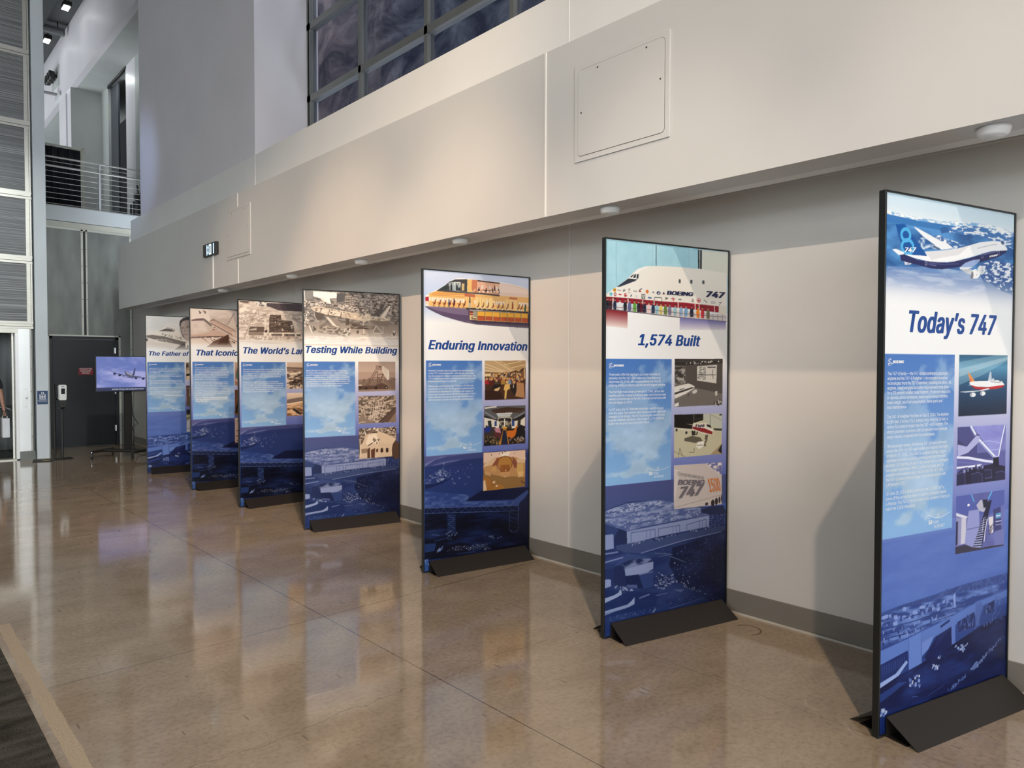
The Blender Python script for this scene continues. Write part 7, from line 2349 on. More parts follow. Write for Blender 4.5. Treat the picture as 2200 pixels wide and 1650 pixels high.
ART[6] = [
('g',0,0,1033,2440,[(0,(244,245,247)),(735,(244,245,247)),(830,(226,227,240)),(1060,(176,180,220)),(1390,(122,133,198)),(1520,(92,108,182)),(1720,(72,102,180)),(2000,(48,76,150)),(2440,(20,38,92))]),
('p',[3,13,762,8,763,146,5,372],(168,214,228)),
('n',0,0,1033,420,120,160,(150,200,218),(184,224,236),0.3,0.7,90,0.5,5),
('p',[764,17,1025,13,1027,166,765,146],(222,226,214)),
('l',[86,24,88,292],3,(126,172,190)),
('l',[400,17,401,146],5,(40,56,70)),
('l',[373,20,374,148],2,(130,180,196)),
('l',[582,22,583,133],2,(140,186,200)),
('l',[673,20,674,132],2,(140,186,200)),
('p',[753,16,765,16,767,138,754,138],(36,42,54)),
('p',[771,16,788,16,788,140,772,140],(40,46,58)),
('p',[5,353,8,343,91,294,175,238,218,200,255,173,317,154,400,145,510,141,643,139,781,139,893,146,1012,151,1011,373,896,375,645,365,447,366,256,365,5,358],(238,234,226)),
('p',[175,243,255,173,317,154,355,149,280,178,230,225],(246,244,240)),
('p',[5,357,133,356,447,365,645,365,942,376,943,418,646,403,5,386],(150,30,48)),
('p',[942,376,1011,370,1012,441,943,433],(230,224,212)),
('p',[91,294,181,237,255,238,230,251,169,273,121,290],(52,58,72)),
('p',[187,230,218,207,267,203,258,236,206,232],(238,236,230)),
('p',[192,229,221,208,225,207,209,228],(34,42,54)),
('p',[216,229,231,208,241,206,237,231],(40,48,60)),
('p',[243,232,249,207,262,205,258,234],(40,48,60)),
('p',[588,221,592,217,602,217,606,220,606,238,603,241,593,242,588,239],(72,76,82)),
('p',[688,219,692,215,703,215,706,218,706,236,703,239,693,240,688,237],(72,76,82)),
('p',[793,216,797,212,808,212,811,214,812,233,808,236,798,237,793,234],(72,76,82)),
('e',76,313,12,12,(222,160,50),1.0,0),
('l',[68,315,85,311],3,(90,60,30)),
('l',[98,312,126,314],4,(120,124,130)),
('l',[148,304,142,317,152,314,157,307],5,(90,96,110)),
('e',188,308,7,7,(200,180,160),1.0,0),
('l',[180,302,196,301],3,(80,84,100)),
('l',[179,323,196,324],3,(110,120,140)),
('l',[222,311,246,313],5,(110,114,130)),
('l',[264,313,271,302,287,293],5,(60,50,70)),
('e',274,311,8,5,(190,60,60),1.0,0),
('e',330,310,12,12,(222,122,52),1.0,0),
('l',[372,315,379,308,385,317],4,(60,64,80)),
('e',49,339,12,11,(110,190,210),1.0,0),
('e',80,339,10,12,(150,40,54),1.0,0),
('e',80,339,6,7,(225,215,210),1.0,0),
('l',[109,338,126,339],8,(196,40,50)),
('e',159,340,11,12,(190,70,80),1.0,0),
('p',[151,339,167,331,168,338],(240,236,230)),
('p',[194,350,206,330,208,343],(40,44,60)),
('l',[242,337,245,349],4,(170,170,180)),
('l',[287,329,311,329,310,355,287,355,287,329],5,(60,56,60)),
('l',[293,349,298,334,305,348],4,(80,90,80)),
('l',[338,347,363,348],8,(60,90,150)),
('e',422,314,16,11,(34,46,96),1.0,0),
('p',[417,320,425,305,430,321],(236,234,230)),
('p',[453,321,464,303,476,321,464,316],(30,36,70)),
('l',[454,319,474,319],3,(180,40,50)),
('l',[387,364,390,343,446,343,450,365],4,(90,90,90)),
('l',[476,341,499,343,479,352],5,(70,60,50)),
('l',[526,345,557,346],6,(196,44,54)),
('l',[541,336,544,358],6,(196,44,54)),
('l',[590,346,612,347],8,(120,124,130)),
('l',[707,338,703,355,717,355,711,340],5,(110,112,116)),
('e',762,345,18,16,(196,40,48),1.0,0),
('e',762,345,14,13,(238,234,228),1.0,0),
('p',[762,336,767,342,774,342,769,348,770,354,763,351,755,355,756,348,751,343,758,342],(196,40,48)),
('l',[809,339,825,349,835,357],5,(90,96,110)),
('l',[873,347,910,350],4,(150,150,150)),
('l',[874,357,910,357],4,(150,150,150)),
('l',[942,352,967,348,953,359,947,370],4,(120,120,120)),
('p',[5,403,195,409,447,411,714,421,1012,431,1013,476,599,461,257,443,5,431],(214,206,206)),
('l',[64,363,66,429],7,(236,226,216)),
('l',[179,364,181,430],7,(236,226,216)),
('l',[294,365,295,431],7,(236,226,216)),
('l',[385,366,387,432],7,(236,226,216)),
('l',[585,368,587,434],7,(236,226,216)),
('l',[731,369,733,435],7,(236,226,216)),
('l',[766,369,768,435],7,(236,226,216)),
('l',[903,370,905,436],7,(236,226,216)),
('p',[13,380,32,379,36,399,34,430,12,431,9,400],(30,32,44)),
('e',23,371,6,6,(196,150,124),1.0,0),
('e',23,366,6,4,(46,36,34),1.0,0),
('p',[37,380,56,379,60,400,57,431,36,432,32,401],(60,30,40)),
('e',46,371,6,7,(196,150,124),1.0,0),
('e',46,367,7,4,(46,36,34),1.0,0),
('p',[69,381,88,380,91,401,89,432,68,433,64,402],(36,44,70)),
('e',78,372,6,7,(196,150,124),1.0,0),
('e',78,367,7,5,(46,36,34),1.0,0),
('p',[107,383,126,382,130,402,128,434,106,434,102,403],(226,224,226)),
('e',116,373,6,7,(196,150,124),1.0,0),
('e',116,369,7,4,(46,36,34),1.0,0),
('p',[148,384,167,383,171,404,169,435,147,436,143,405],(30,30,38)),
('e',158,375,6,6,(196,150,124),1.0,0),
('e',158,370,6,4,(46,36,34),1.0,0),
('p',[182,385,201,384,205,405,203,436,181,437,177,406],(96,100,150)),
('e',191,376,6,7,(196,150,124),1.0,0),
('e',191,371,7,4,(46,36,34),1.0,0),
('p',[221,386,241,385,245,406,243,438,221,439,217,407],(98,160,60)),
('e',231,377,6,7,(196,150,124),1.0,0),
('e',231,372,7,4,(46,36,34),1.0,0),
('p',[252,387,272,386,276,407,274,439,252,440,248,408],(30,30,44)),
('e',262,378,7,7,(196,150,124),1.0,0),
('e',262,373,7,4,(46,36,34),1.0,0),
('p',[274,388,294,387,298,408,296,440,273,441,269,409],(90,20,40)),
('e',284,379,6,6,(196,150,124),1.0,0),
('e',284,374,7,4,(46,36,34),1.0,0),
('p',[299,389,319,388,323,409,321,441,298,442,294,410],(40,40,60)),
('e',309,379,7,7,(196,150,124),1.0,0),
('e',309,374,7,5,(46,36,34),1.0,0),
('p',[334,390,354,389,358,410,356,442,333,443,329,411],(232,196,196)),
('e',344,380,6,7,(196,150,124),1.0,0),
('e',344,376,7,4,(46,36,34),1.0,0),
('p',[369,391,389,390,393,411,391,443,368,444,364,412],(30,50,80)),
('e',379,382,7,6,(196,150,124),1.0,0),
('e',379,377,7,4,(46,36,34),1.0,0),
('p',[400,392,420,391,424,412,422,445,399,445,395,413],(150,196,214)),
('e',410,382,6,7,(196,150,124),1.0,0),
('e',410,378,7,4,(46,36,34),1.0,0),
('p',[431,393,452,392,456,413,454,446,430,447,426,414],(226,206,110)),
('e',442,383,6,7,(196,150,124),1.0,0),
('e',442,378,7,5,(46,36,34),1.0,0),
('p',[469,394,490,393,494,415,492,447,468,448,464,416],(104,132,60)),
('e',479,385,7,7,(196,150,124),1.0,0),
('e',479,380,7,4,(46,36,34),1.0,0),
('p',[504,395,525,394,529,416,527,448,503,449,499,417],(126,120,150)),
('e',514,386,7,7,(196,150,124),1.0,0),
('e',514,381,7,4,(46,36,34),1.0,0),
('p',[549,397,571,396,575,417,572,450,548,451,544,418],(160,196,204)),
('e',560,387,6,7,(196,150,124),1.0,0),
('e',560,382,7,5,(46,36,34),1.0,0),
('p',[600,398,621,397,626,419,623,452,599,453,595,420],(140,170,206)),
('e',611,389,6,7,(196,150,124),1.0,0),
('e',611,384,7,4,(46,36,34),1.0,0),
('p',[642,400,663,399,668,420,665,454,641,454,637,422],(120,160,200)),
('e',652,390,7,7,(196,150,124),1.0,0),
('e',652,385,8,4,(46,36,34),1.0,0),
('p',[691,401,713,400,717,422,715,455,690,456,685,423],(30,34,56)),
('e',702,391,6,8,(196,150,124),1.0,0),
('e',702,386,7,5,(46,36,34),1.0,0),
('p',[746,403,768,402,772,424,770,458,745,458,740,425],(226,130,40)),
('e',757,393,7,7,(196,150,124),1.0,0),
('e',757,388,7,5,(46,36,34),1.0,0),
('p',[786,404,808,403,813,425,810,459,785,460,781,427],(190,40,50)),
('e',797,394,7,8,(196,150,124),1.0,0),
('e',797,389,8,5,(46,36,34),1.0,0),
('p',[835,406,858,405,862,427,860,461,834,462,830,428],(128,116,90)),
('e',846,396,7,7,(196,150,124),1.0,0),
('e',846,391,8,4,(46,36,34),1.0,0),
('l',[5,417,319,420,714,439,1012,447],3,(90,86,96)),
('l',[5,431,257,443,599,462,1013,476],5,(70,66,76)),
('l',[32,424,34,432],3,(100,96,104)),
('l',[68,424,69,434],3,(100,96,104)),
('l',[103,425,105,435],3,(100,96,104)),
('l',[140,425,142,437],3,(100,96,104)),
('l',[176,425,178,439],3,(100,96,104)),
('l',[213,426,215,440],3,(100,96,104)),
('l',[250,426,252,442],3,(100,96,104)),
('l',[288,426,290,444],3,(100,96,104)),
('l',[325,427,327,445],3,(100,96,104)),
('l',[364,427,366,447],3,(100,96,104)),
('l',[402,427,404,449],3,(100,96,104)),
('l',[441,427,443,451],3,(100,96,104)),
('l',[480,428,482,452],3,(100,96,104)),
('l',[519,428,521,454],3,(100,96,104)),
('l',[559,428,561,456],3,(100,96,104)),
('l',[599,429,601,458],3,(100,96,104)),
('l',[639,429,642,460],3,(100,96,104)),
('l',[680,429,682,461],3,(100,96,104)),
('l',[721,430,724,463],3,(100,96,104)),
('l',[763,430,765,465],3,(100,96,104)),
('l',[804,430,807,467],3,(100,96,104)),
('l',[847,431,849,469],3,(100,96,104)),
('l',[889,431,892,471],3,(100,96,104)),
('l',[932,431,935,473],3,(100,96,104)),
('l',[976,432,978,475],3,(100,96,104)),
('gp',[5,431,176,441,177,543,6,533],(130,34,42),(236,220,214)),
('gp',[599,462,1009,476,1010,531,600,542],(118,116,176),(226,222,230)),
('sky',6,731,534,1504),
('p',[559,729,982,727,983,1034,558,1038],(112,106,102)),
('p',[559,729,982,727,982,763,655,773,560,770],(50,46,44)),
('p',[651,770,980,756,983,960,656,901],(84,78,74)),
('l',[664,770,665,904],2,(64,60,56)),
('l',[683,770,684,908],2,(64,60,56)),
('l',[702,770,704,911],2,(64,60,56)),
('l',[722,770,723,915],2,(64,60,56)),
('l',[741,770,743,918],2,(64,60,56)),
('l',[761,770,763,922],2,(64,60,56)),
('l',[781,770,782,925],2,(64,60,56)),
('l',[801,770,802,929],2,(64,60,56)),
('l',[820,770,822,932],2,(64,60,56)),
('l',[840,770,842,936],2,(64,60,56)),
('l',[860,770,862,939],2,(64,60,56)),
('l',[880,770,882,943],2,(64,60,56)),
('l',[901,770,903,947],2,(64,60,56)),
('l',[921,770,923,950],2,(64,60,56)),
('l',[941,770,943,954],2,(64,60,56)),
('l',[962,769,964,958],2,(64,60,56)),
('s',[655,750,980,735,980,746,664,767],22,5,9,[(230,226,220),(170,166,160)],91,1.0),
('l',[568,744,971,736],3,(90,86,82)),
('p',[752,776,930,766,926,890,753,869],(212,208,202)),
('l',[762,833,918,832],4,(50,50,50)),
('l',[824,783,825,863],4,(60,60,60)),
('s',[761,783,820,782,820,863,764,863],40,4,9,[(110,108,104)],92,3),
('l',[893,797,888,827,898,857],4,(60,60,60)),
('l',[847,783,916,782],8,(80,80,80)),
('np',[560,783,646,776,652,882,561,894],26,18,(60,56,54),(170,164,158),0.4,0.6,93,1.0,5),
('p',[559,907,674,888,696,892,731,906,727,922,657,954,560,995],(226,222,216)),
('p',[560,946,709,912,727,917,657,936,560,959],(60,56,54)),
('l',[604,927,643,920],6,(90,88,86)),
('p',[657,954,714,929,696,948,560,999,560,985],(120,114,110)),
('l',[679,955,677,968],6,(30,30,30)),
('p',[709,942,736,926,758,933,745,952,718,955],(206,202,196)),
('p',[560,1018,596,1009,595,1032,560,1037],(226,222,216)),
('s',[909,1013,978,994,979,1035,914,1033],30,6,12,[(40,38,36),(180,176,170)],94,1.0),
('p',[913,945,936,940,934,973,918,972],(206,202,196)),
('p',[558,1087,978,1091,980,1366,559,1366],(200,194,166)),
('p',[558,1087,811,1090,811,1131,720,1148,712,1187,559,1169],(24,20,18)),
('p',[811,1091,978,1091,979,1199,883,1174,811,1131],(192,196,180)),
('l',[873,1096,874,1161],5,(110,112,104)),
('l',[882,1099,975,1137],3,(120,124,114)),
('p',[956,1096,978,1095,978,1107,956,1106],(60,60,60)),
('l',[729,1092,725,1148],5,(120,112,100)),
('l',[729,1122,810,1118],3,(80,76,70)),
('p',[559,1171,712,1187,712,1197,559,1181],(216,208,190)),
('p',[720,1151,828,1149,883,1171,904,1213,884,1232,802,1218,712,1187],(226,220,206)),
('p',[716,1171,819,1185,897,1212,888,1230,792,1208,716,1184],(140,30,36)),
('p',[837,1160,874,1166,888,1187,846,1176],(30,30,34)),
('s',[729,1158,828,1162,828,1182,738,1172],22,5,9,[(90,60,56),(60,64,96)],95,1.0),
('p',[659,1149,720,1156,711,1161],(180,170,150)),
('e',663,1208,16,15,(206,198,184),1.0,0),
('e',663,1208,10,10,(46,42,38),1.0,0),
('e',579,1187,12,13,(160,152,138),1.0,0),
('e',579,1187,7,8,(40,36,34),1.0,0),
('s',[712,1201,765,1206,757,1229,712,1224],22,6,12,[(40,34,32)],96,1.0),
('p',[646,1244,712,1231,784,1244,807,1269,739,1279,646,1261],(96,90,76)),
('p',[748,1302,766,1273,802,1270,825,1276,811,1306,776,1321],(238,234,224)),
('l',[757,1296,807,1296],4,(60,60,60)),
('s',[829,1233,852,1234,839,1301,820,1300],26,5,11,[(40,36,34),(120,100,80)],97,0.5),
('p',[876,1364,980,1295,981,1367],(170,150,118)),
('p',[945,1341,980,1298,980,1365],(30,26,24)),
('l',[608,1305,595,1363],3,(70,66,60)),
('l',[608,1305,630,1362],3,(70,66,60)),
('l',[560,1325,652,1363],3,(110,106,94)),
('l',[687,1336,731,1341,732,1312],3,(60,56,50)),
('p',[902,1189,979,1195,979,1209,911,1203],(50,56,50)),
('p',[559,1414,981,1423,985,1706,561,1698],(206,194,190)),
('p',[831,1420,981,1423,982,1507,905,1467],(130,132,176)),
('np',[831,1420,981,1423,982,1507,905,1467],20,14,(110,114,164),(230,222,222),0.45,0.6,98,1.0,5),
('l',[840,1426,982,1511],4,(226,220,216)),
('l',[561,1689,981,1641],3,(150,136,126)),
('p',[559,1436,609,1453,567,1647,561,1646],(224,214,212),0.7),
('e',847,1691,14,10,(48,38,42),1.0,0),
('e',902,1690,16,23,(48,38,42),1.0,0),
('e',935,1682,14,24,(48,38,42),1.0,0),
('e',963,1675,9,23,(48,38,42),1.0,0),
('e',982,1666,5,24,(48,38,42),1.0,0),
('p',[795,1702,898,1705,793,1729],(110,124,184),0.3)]
ART[7] = [
('g',0,0,1033,2440,[(0,(244,245,247)),(735,(244,245,247)),(830,(226,227,240)),(1060,(176,180,220)),(1390,(122,133,198)),(1520,(92,108,182)),(1720,(72,102,180)),(2000,(48,76,150)),(2440,(20,38,92))]),
('g',0,0,1033,120,[(0,(204,226,240)),(60,(212,230,242)),(100,(226,236,244))]),
('g',0,100,1033,500,[(100,(92,150,205)),(230,(58,112,176)),(330,(70,112,172)),(400,(140,160,200)),(450,(196,204,224)),(520,(244,245,247))]),
('p',[18,97,140,102,374,107,670,90,823,87,1019,103,1025,273,23,338],(58,120,186)),
('n',0,140,1033,340,200,60,(42,90,150),(84,146,208),0.35,0.7,70,1.0,5),
('p',[401,136,435,123,551,117,516,136,419,155],(50,98,160)),
('np',[17,88,140,95,340,103,670,82,833,81,1019,97,1019,114,785,113,462,112,239,113,18,104],34,9,(120,172,218),(250,250,250),0.42,0.56,72,0.9,5),
('np',[17,88,140,95,340,103,670,82,833,81,1019,97,1019,114,785,113,462,112,239,113,18,104],34,9,(120,172,218),(250,250,250),0.42,0.56,73,0.9,5),
('np',[462,120,670,96,1019,103,1022,182,935,166,738,144,480,145],34,9,(66,118,182),(245,247,250),0.51,0.62,74,0.95,5),
('np',[175,207,341,173,499,180,608,193,518,221,209,245],36,14,(50,100,164),(226,234,244),0.5,0.64,75,0.9,5),
('p',[291,205,341,175,402,165,463,183,491,202,342,214],(44,84,142),0.6),
('np',[359,171,402,165,490,189,464,199,376,190],22,10,(70,110,170),(240,244,250),0.45,0.6,76,1.0,5),
('np',[714,288,828,252,1024,256,1029,415,922,397,763,345],24,10,(54,92,156),(246,248,252),0.5,0.61,77,0.95,5),
('np',[23,333,380,315,724,320,794,398,560,437,25,412],150,20,(120,146,196),(190,202,226),0.4,0.7,78,0.7,5),
('f',0,345,1033,500,(244,245,247),0,1),
('p',[205,142,240,148,402,188,468,199,513,217,421,231,377,216,282,183],(240,242,246)),
('p',[360,215,412,229,402,234,351,224],(84,96,128)),
('p',[78,144,143,137,178,166,241,212,301,258,344,286,210,283,141,275,119,232],(18,84,160)),
('ring',152,185,183,182,153,211,(82,178,232),15),
('ring',166,237,207,234,167,268,(82,178,232),15),
('p',[56,257,84,252,140,263,141,275,104,279],(236,240,246)),
('p',[141,300,251,285,186,315,150,320],(214,218,232)),
('l',[166,314,243,287],3,(120,126,150)),
('p',[112,277,144,272,243,291,466,288,629,257,741,231,856,203,966,192,956,204,906,225,742,267,556,303,423,322,345,323,211,311,121,302],(36,40,92)),
('p',[144,272,210,283,310,291,405,290,520,279,638,252,740,226,837,205,968,192,963,180,929,161,909,152,835,156,729,171,645,192,554,214,447,231,292,249,310,268],(246,247,250)),
('p',[292,250,447,232,554,215,645,193,555,245,396,272,344,284],(222,222,226),0.8),
('l',[709,202,836,174,875,170],4,(206,206,212)),
('l',[327,291,466,284,638,251,759,222],3,(230,234,240)),
('l',[294,300,431,298,556,287],3,(90,100,150)),
('l',[324,306,379,307],3,(120,128,170)),
('l',[764,228,886,201],3,(140,146,186)),
('l',[296,292,310,291,310,309,297,310,296,292],2,(180,186,210)),
('l',[742,224,758,223,758,243,743,244,742,224],2,(180,186,210)),
('l',[881,201,897,200,897,220,881,221,881,201],2,(180,186,210)),
('l',[909,153,934,162],5,(60,66,90)),
('p',[906,155,926,162,937,166,920,167],(70,76,100)),
('p',[566,303,611,278,675,260,732,253,727,265,685,287,630,308,568,312],(150,172,216)),
('p',[566,303,568,313,630,309,695,289,667,296],(226,230,238)),
('p',[575,313,658,305,668,318,631,331],(190,194,204)),
('e',743,305,31,22,(236,238,240),1.0,0),
('e',752,304,14,21,(210,214,222),1.0,0),
('p',[658,313,695,303,729,309,734,330,711,348,669,350,654,335],(238,240,242)),
('e',666,334,13,19,(120,122,132),1.0,0),
('p',[621,321,663,315,659,335],(210,212,218)),
('e',710,310,4,2,(60,80,160),1.0,0),
('e',754,306,4,2,(60,80,160),1.0,0),
('e',706,331,3,2,(60,80,160),1.0,0),
('sky',14,719,538,1547),
('g',574,719,988,1015,[(719,(46,92,126)),(780,(86,148,186)),(850,(38,86,124)),(930,(24,58,92)),(1015,(18,34,58))]),
('p',[575,754,877,720,989,719,990,746,763,820,578,864],(170,206,222),0.4),
('p',[576,787,990,726,990,741,577,825],(220,234,240),0.35),
('p',[646,803,662,810,706,849,684,859,667,849],(232,150,80)),
('e',670,840,9,10,(220,110,60),0.8,0),
('p',[832,804,844,800,851,842,881,845,816,848],(196,206,222)),
('e',863,839,11,5,(210,216,226),1.0,0),
('p',[659,852,706,847,822,846,905,844,935,847,964,866,954,874,882,880,718,874,667,865],(240,242,245)),
('p',[667,864,718,874,811,879,882,873,956,869,964,872,942,881,882,888,765,890,707,884],(190,36,44)),
('p',[579,897,742,893,823,882,835,888,765,896,629,901],(224,228,234)),
('p',[641,867,673,863,684,867],(210,216,226)),
('e',691,913,25,11,(235,236,240),1.0,0),
('e',676,911,8,9,(160,164,178),1.0,0),
('e',775,908,23,11,(238,240,242),1.0,0),
('e',761,908,7,8,(160,164,178),1.0,0),
('l',[840,851,929,856],3,(120,128,150)),
('p',[905,847,931,845,936,852],(60,66,86)),
('p',[570,1067,983,1071,986,1349,569,1348],(96,98,164)),
('p',[570,1067,679,1068,893,1227,846,1238,574,1209],(74,76,134)),
('p',[690,1067,961,1071,929,1223,893,1227],(140,142,214)),
('n',735,1067,985,1200,160,60,(120,122,196),(160,164,228),0.3,0.7,80,0.5,5),
('l',[681,1068,738,1125,893,1229],11,(240,244,255)),
('l',[673,1069,729,1131,875,1230],6,(150,156,220)),
('l',[973,1074,940,1169,923,1227],9,(236,242,255)),
('l',[750,1146,843,1145,939,1162],3,(190,194,240)),
('l',[844,1191,928,1192],4,(180,184,236)),
('p',[572,1150,648,1164,726,1111,754,1114,750,1146,660,1194,574,1209],(176,178,226)),
('l',[572,1147,648,1160,726,1110,756,1114],5,(60,62,116)),
('p',[571,1124,636,1156,572,1150],(60,62,110)),
('l',[572,1212,661,1219,811,1244,876,1252],12,(232,234,255)),
('l',[571,1262,662,1263,776,1261],9,(236,236,252)),
('l',[572,1234,776,1254],8,(110,112,180)),
('p',[569,1293,595,1275,777,1267,882,1261,983,1281,986,1349,569,1348],(30,30,58)),
('s',[584,1271,800,1262,777,1281,596,1288],30,6,12,[(160,162,220),(60,60,110)],81,1.0),
('p',[574,1293,618,1287,635,1298,642,1347,569,1348],(38,38,74)),
('l',[574,1293,618,1287,635,1298,642,1347],4,(84,86,140)),
('p',[691,1302,743,1295,784,1308,785,1347,687,1344],(38,38,74)),
('l',[691,1302,743,1295,784,1308,785,1347],4,(84,86,140)),
('p',[902,1306,962,1304,985,1316,986,1349,897,1347],(38,38,74)),
('l',[902,1306,962,1304,985,1316,986,1349],4,(84,86,140)),
('p',[801,1289,859,1290,867,1331,808,1330],(38,38,74)),
('l',[801,1289,859,1290,867,1331,808,1330],4,(84,86,140)),
('p',[875,1230,923,1231,929,1281,877,1281],(20,22,44)),
('e',900,1227,27,4,(190,196,240),1.0,0),
('p',[568,1400,981,1401,983,1685,568,1680],(98,104,170)),
('n',568,1400,985,1680,160,90,(84,88,150),(120,128,196),0.3,0.7,82,0.6,5),
('p',[568,1400,700,1402,724,1444,840,1434,869,1402,981,1401,984,1474,855,1517,571,1489],(84,96,172)),
('l',[694,1403,718,1440],6,(90,190,240)),
('l',[869,1402,840,1434],7,(90,200,250)),
('p',[570,1479,669,1508,647,1516,571,1495],(220,222,240)),
('e',671,1451,10,6,(255,255,255),1.0,0),
('p',[571,1502,658,1514,650,1636,573,1640],(150,150,196)),
('p',[615,1510,652,1513,650,1636,611,1638],(206,204,222)),
('p',[572,1522,586,1522,586,1635,570,1639],(44,44,80)),
('p',[736,1458,770,1435,834,1437,854,1483,795,1497,760,1487],(186,184,206)),
('p',[787,1435,834,1437,830,1474,800,1478],(30,32,60)),
('p',[674,1479,760,1481,769,1582,708,1662,645,1642,654,1570],(150,156,212)),
('l',[660,1570,763,1568],4,(96,100,160)),
('p',[835,1447,870,1443,832,1542,789,1672,708,1669,730,1632,774,1556],(30,30,60)),
('l',[710,1663,783,1668],7.0,(170,176,220)),
('l',[717,1652,786,1656],6.666666666666667,(170,176,220)),
('l',[724,1641,790,1644],6.333333333333333,(170,176,220)),
('l',[731,1630,793,1632],6.0,(170,176,220)),
('l',[738,1619,796,1620],5.666666666666667,(170,176,220)),
('l',[744,1608,800,1608],5.333333333333333,(170,176,220)),
('l',[751,1597,803,1596],5.0,(170,176,220)),
('l',[758,1586,806,1584],4.666666666666666,(170,176,220)),
('l',[765,1575,810,1572],4.333333333333334,(170,176,220)),
('l',[772,1564,813,1560],4.0,(170,176,220)),
('l',[779,1553,816,1548],3.6666666666666665,(170,176,220)),
('l',[786,1542,820,1536],3.3333333333333335,(170,176,220)),
('l',[793,1531,823,1524],3.0,(170,176,220)),
('l',[832,1535,816,1594,809,1644],7,(220,220,244)),
('l',[802,1532,792,1591],5,(200,204,236)),
('p',[843,1529,885,1526,887,1609,858,1612],(226,220,226)),
('s',[844,1563,886,1568,882,1615,852,1612],14,5,10,[(60,56,90)],83,0.6),
('p',[884,1492,950,1485,960,1603,893,1609],(64,66,120)),
('p',[905,1516,951,1512,954,1540,908,1542],(90,150,200)),
('l',[909,1529,951,1527],5,(230,236,246)),
('l',[907,1556,958,1556],5,(190,194,226)),
('l',[908,1573,959,1574],5,(150,154,200)),
('p',[905,1604,988,1599,983,1678,896,1678],(116,122,184)),
('p',[567,1646,651,1642,708,1662,789,1675,860,1674,983,1681,983,1687,568,1680],(60,56,78))]
X6 = [('BOEING', [487, 321, 710, 320, 494, 296], (38, 42, 80), {'offset': 0.055}), ('747', [817, 321, 986, 320, 831, 281], (38, 42, 80), {'offset': 0.055}), ('Congratulations!', [588, 1478, 818, 1525, 589, 1455], (116, 110, 118), {}), ('BOEING', [588, 1542, 820, 1562, 599, 1509], (116, 110, 118), {'offset': 0.055}), ('747', [592, 1632, 798, 1624, 615, 1559], (116, 110, 118), {'offset': 0.06}), ('1500', [871, 1613, 975, 1613, 848, 1523], (222, 128, 52), {'offset': 0.02})]
X7 = [('747', [138, 264, 219, 257, 145, 242], (246, 247, 250), {'offset': 0.04}), ('BOEING', [804, 240, 873, 227, 811, 230], (246, 247, 250), {'offset': 0.055})]
GREY = (112, 106, 116)
PANELS = [
 (1, 3.24737, 11.85492, -0.1408, 'far exhibit panel picturing a jet nose beside a man\u2019s portrait, next to the television', 136, 360, ('The Father of the 747', 46, 622, 620, 66, 'The Father of'), L1, (41, 757, 364, 1456), ()),
 (2, 3.25202, 9.88391, -0.0790, 'exhibit panel picturing a climbing jet\u2019s wing and engines in sepia, second from the television', 160, 420, ('That Iconic Hump', 81, 632, 638, 78, 'That Iconic'), L2, (55, 760, 372, 1458), ()),
 (3, 3.26264, 8.26962, 0.0074, 'exhibit panel picturing a sepia aerial view of a factory under construction', 180, 450, ('The World\u2019s Largest', 60, 772, 632, 76, 'The World\u2019s La'), L3, (53, 766, 392, 1466), ()),
 (4, 3.29559, 6.69183, -0.2087, 'exhibit panel picturing a sepia hangar with a jet being assembled', 220, 540, ('Testing While Building', 26, 1006, 645, 71, None), L4, (33, 766, 352, 1460), ()),
 (5, 3.3059, 4.6463, -0.1650, 'exhibit panel picturing a cutaway jet fuselage with orange cabins', 250, 680, ('Enduring Innovation', 50, 1012, 642, 74, None), L5, (52, 766, 368, 1462), ()),
 (6, 3.31035, 2.77617, -0.2328, 'exhibit panel picturing a white jet nose with a crowd standing along its red stripe', 280, 880, ('1,574 Built', 258, 780, 645, 70, None), L6, (35, 772, 350, 1462), X6),
 (7, 3.32165, 1.19728, -0.2573, 'largest exhibit panel picturing a blue and white jet above snowy mountains', 310, 1120, ('Today\u2019s 747', 182, 884, 620, 99, None), L7, (36, 755, 350, 1513), X7),
]
ART_SHARED = {7: 'C', 6: 'A', 5: 'B', 4: 'A', 3: 'B', 2: 'B', 1: 'C'}
for (num, x, y, rz, label, nx, ny, title, lines, marks, extra) in PANELS:
    a = ART[num]
    exhibit_panel(num, x, y, rz, label, nx, ny, a[:1] + BOTTOM[ART_SHARED[num]] + a[1:], title, lines, marks, extra)

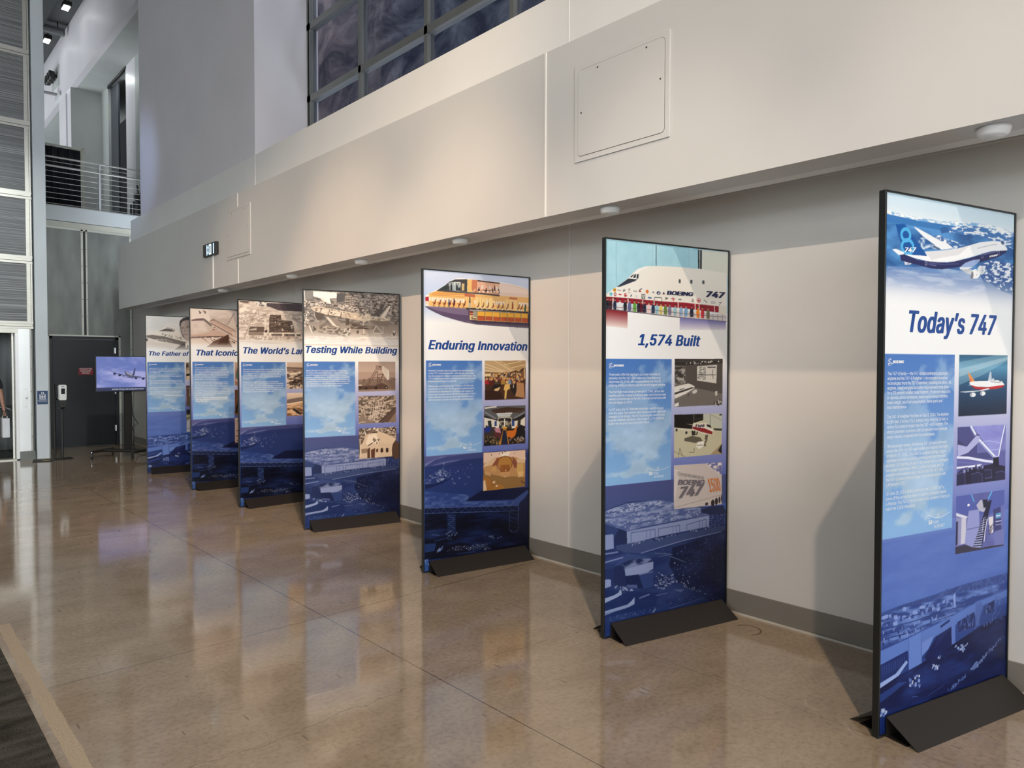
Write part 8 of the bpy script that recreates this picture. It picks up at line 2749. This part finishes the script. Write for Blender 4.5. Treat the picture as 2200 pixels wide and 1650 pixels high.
# picture on the television: an airliner in a hazy sky with a caption line
class ScreenCanvas(Canvas):
    def __init__(self, nx, ny, w, h):
        super().__init__(nx, ny)
        self.U = np.linspace(0, w, nx + 1); self.V = np.linspace(0, h, ny + 1)
        self.C = np.full((ny + 1, nx + 1, 3), 150.0, dtype=np.float32)
        self.du, self.dv = self.U[1], self.V[1]
SWm, SHm = (TSX1 - TSX0) * 1000, (TSZ1 - TSZ0) * 1000
sc_ = ScreenCanvas(150, 90, SWm, SHm)
kx, ky = SWm / 505.0 * 0.86, SHm / 350.0
def sp(*pts):
    return [q for (a, b_) in pts for q in ((a - 968) * kx, (b_ - 500) * ky)]
sc_.run([('g', 0, 0, 2000, 2000, [(0, (126, 140, 206)), (SHm * .4, (156, 160, 220)), (SHm * .87, (168, 172, 226)), (SHm, (168, 172, 226))]),
    ('n', 0, 0, SWm, SHm * .9, 420, 150, (104, 122, 190), (176, 178, 230), .36, .62, 201, .8, 5),
    ('p', sp((968, 815), (1700, 815), (1700, 900), (968, 900)), (52, 60, 96)),
    ('p', sp((1080, 637), (1150, 668), (1230, 690), (1225, 700), (1140, 672)), (70, 76, 112)),
    ('p', sp((1220, 655), (1235, 648), (1255, 660), (1300, 685), (1310, 700), (1295, 715), (1265, 715), (1230, 695)), (96, 98, 128)),
    ('p', sp((1235, 650), (1262, 668), (1300, 690), (1280, 692), (1240, 672)), (176, 170, 186)),
    ('p', sp((1293, 690), (1312, 622), (1323, 617), (1312, 690)), (64, 68, 104)),
    ('p', sp((1300, 698), (1375, 702), (1372, 707), (1300, 708)), (80, 84, 118)),
    ('p', sp((1225, 690), (1300, 708), (1420, 716), (1470, 718), (1420, 724), (1290, 718)), (88, 92, 126)),
    ('e', (1130 - 968) * kx, 175 * ky, 22, 18, (40, 44, 74), 1, 0), ('e', (1176 - 968) * kx, 191 * ky, 22, 18, (40, 44, 74), 1, 0),
    ('e', (1326 - 968) * kx, 222 * ky, 22, 18, (40, 44, 74), 1, 0), ('e', (1394 - 968) * kx, 228 * ky, 24, 20, (40, 44, 74), 1, 0),
    ('l', sp((1200, 702), (1300, 722)), 8, (70, 74, 108))])
pt = Print()
to3s = lambda u, v, lift: np.stack([TSX0 + u / 1000 - TVX, np.full(len(u), -0.0262 - lift), TSZ1 - v / 1000], 1)
pt.grid(sc_, to3s)
set_line(pt, to3s, 'and after 50 years, like nothing else in the air', (1106 - 968) * kx, (1398 - 968) * kx, SHm * .967, 22, (220, 224, 236), bold=(0.02, 0.005))
scr = pt.build('screen', screen_mat(), bz)
scr.location = (0, 0, 0)
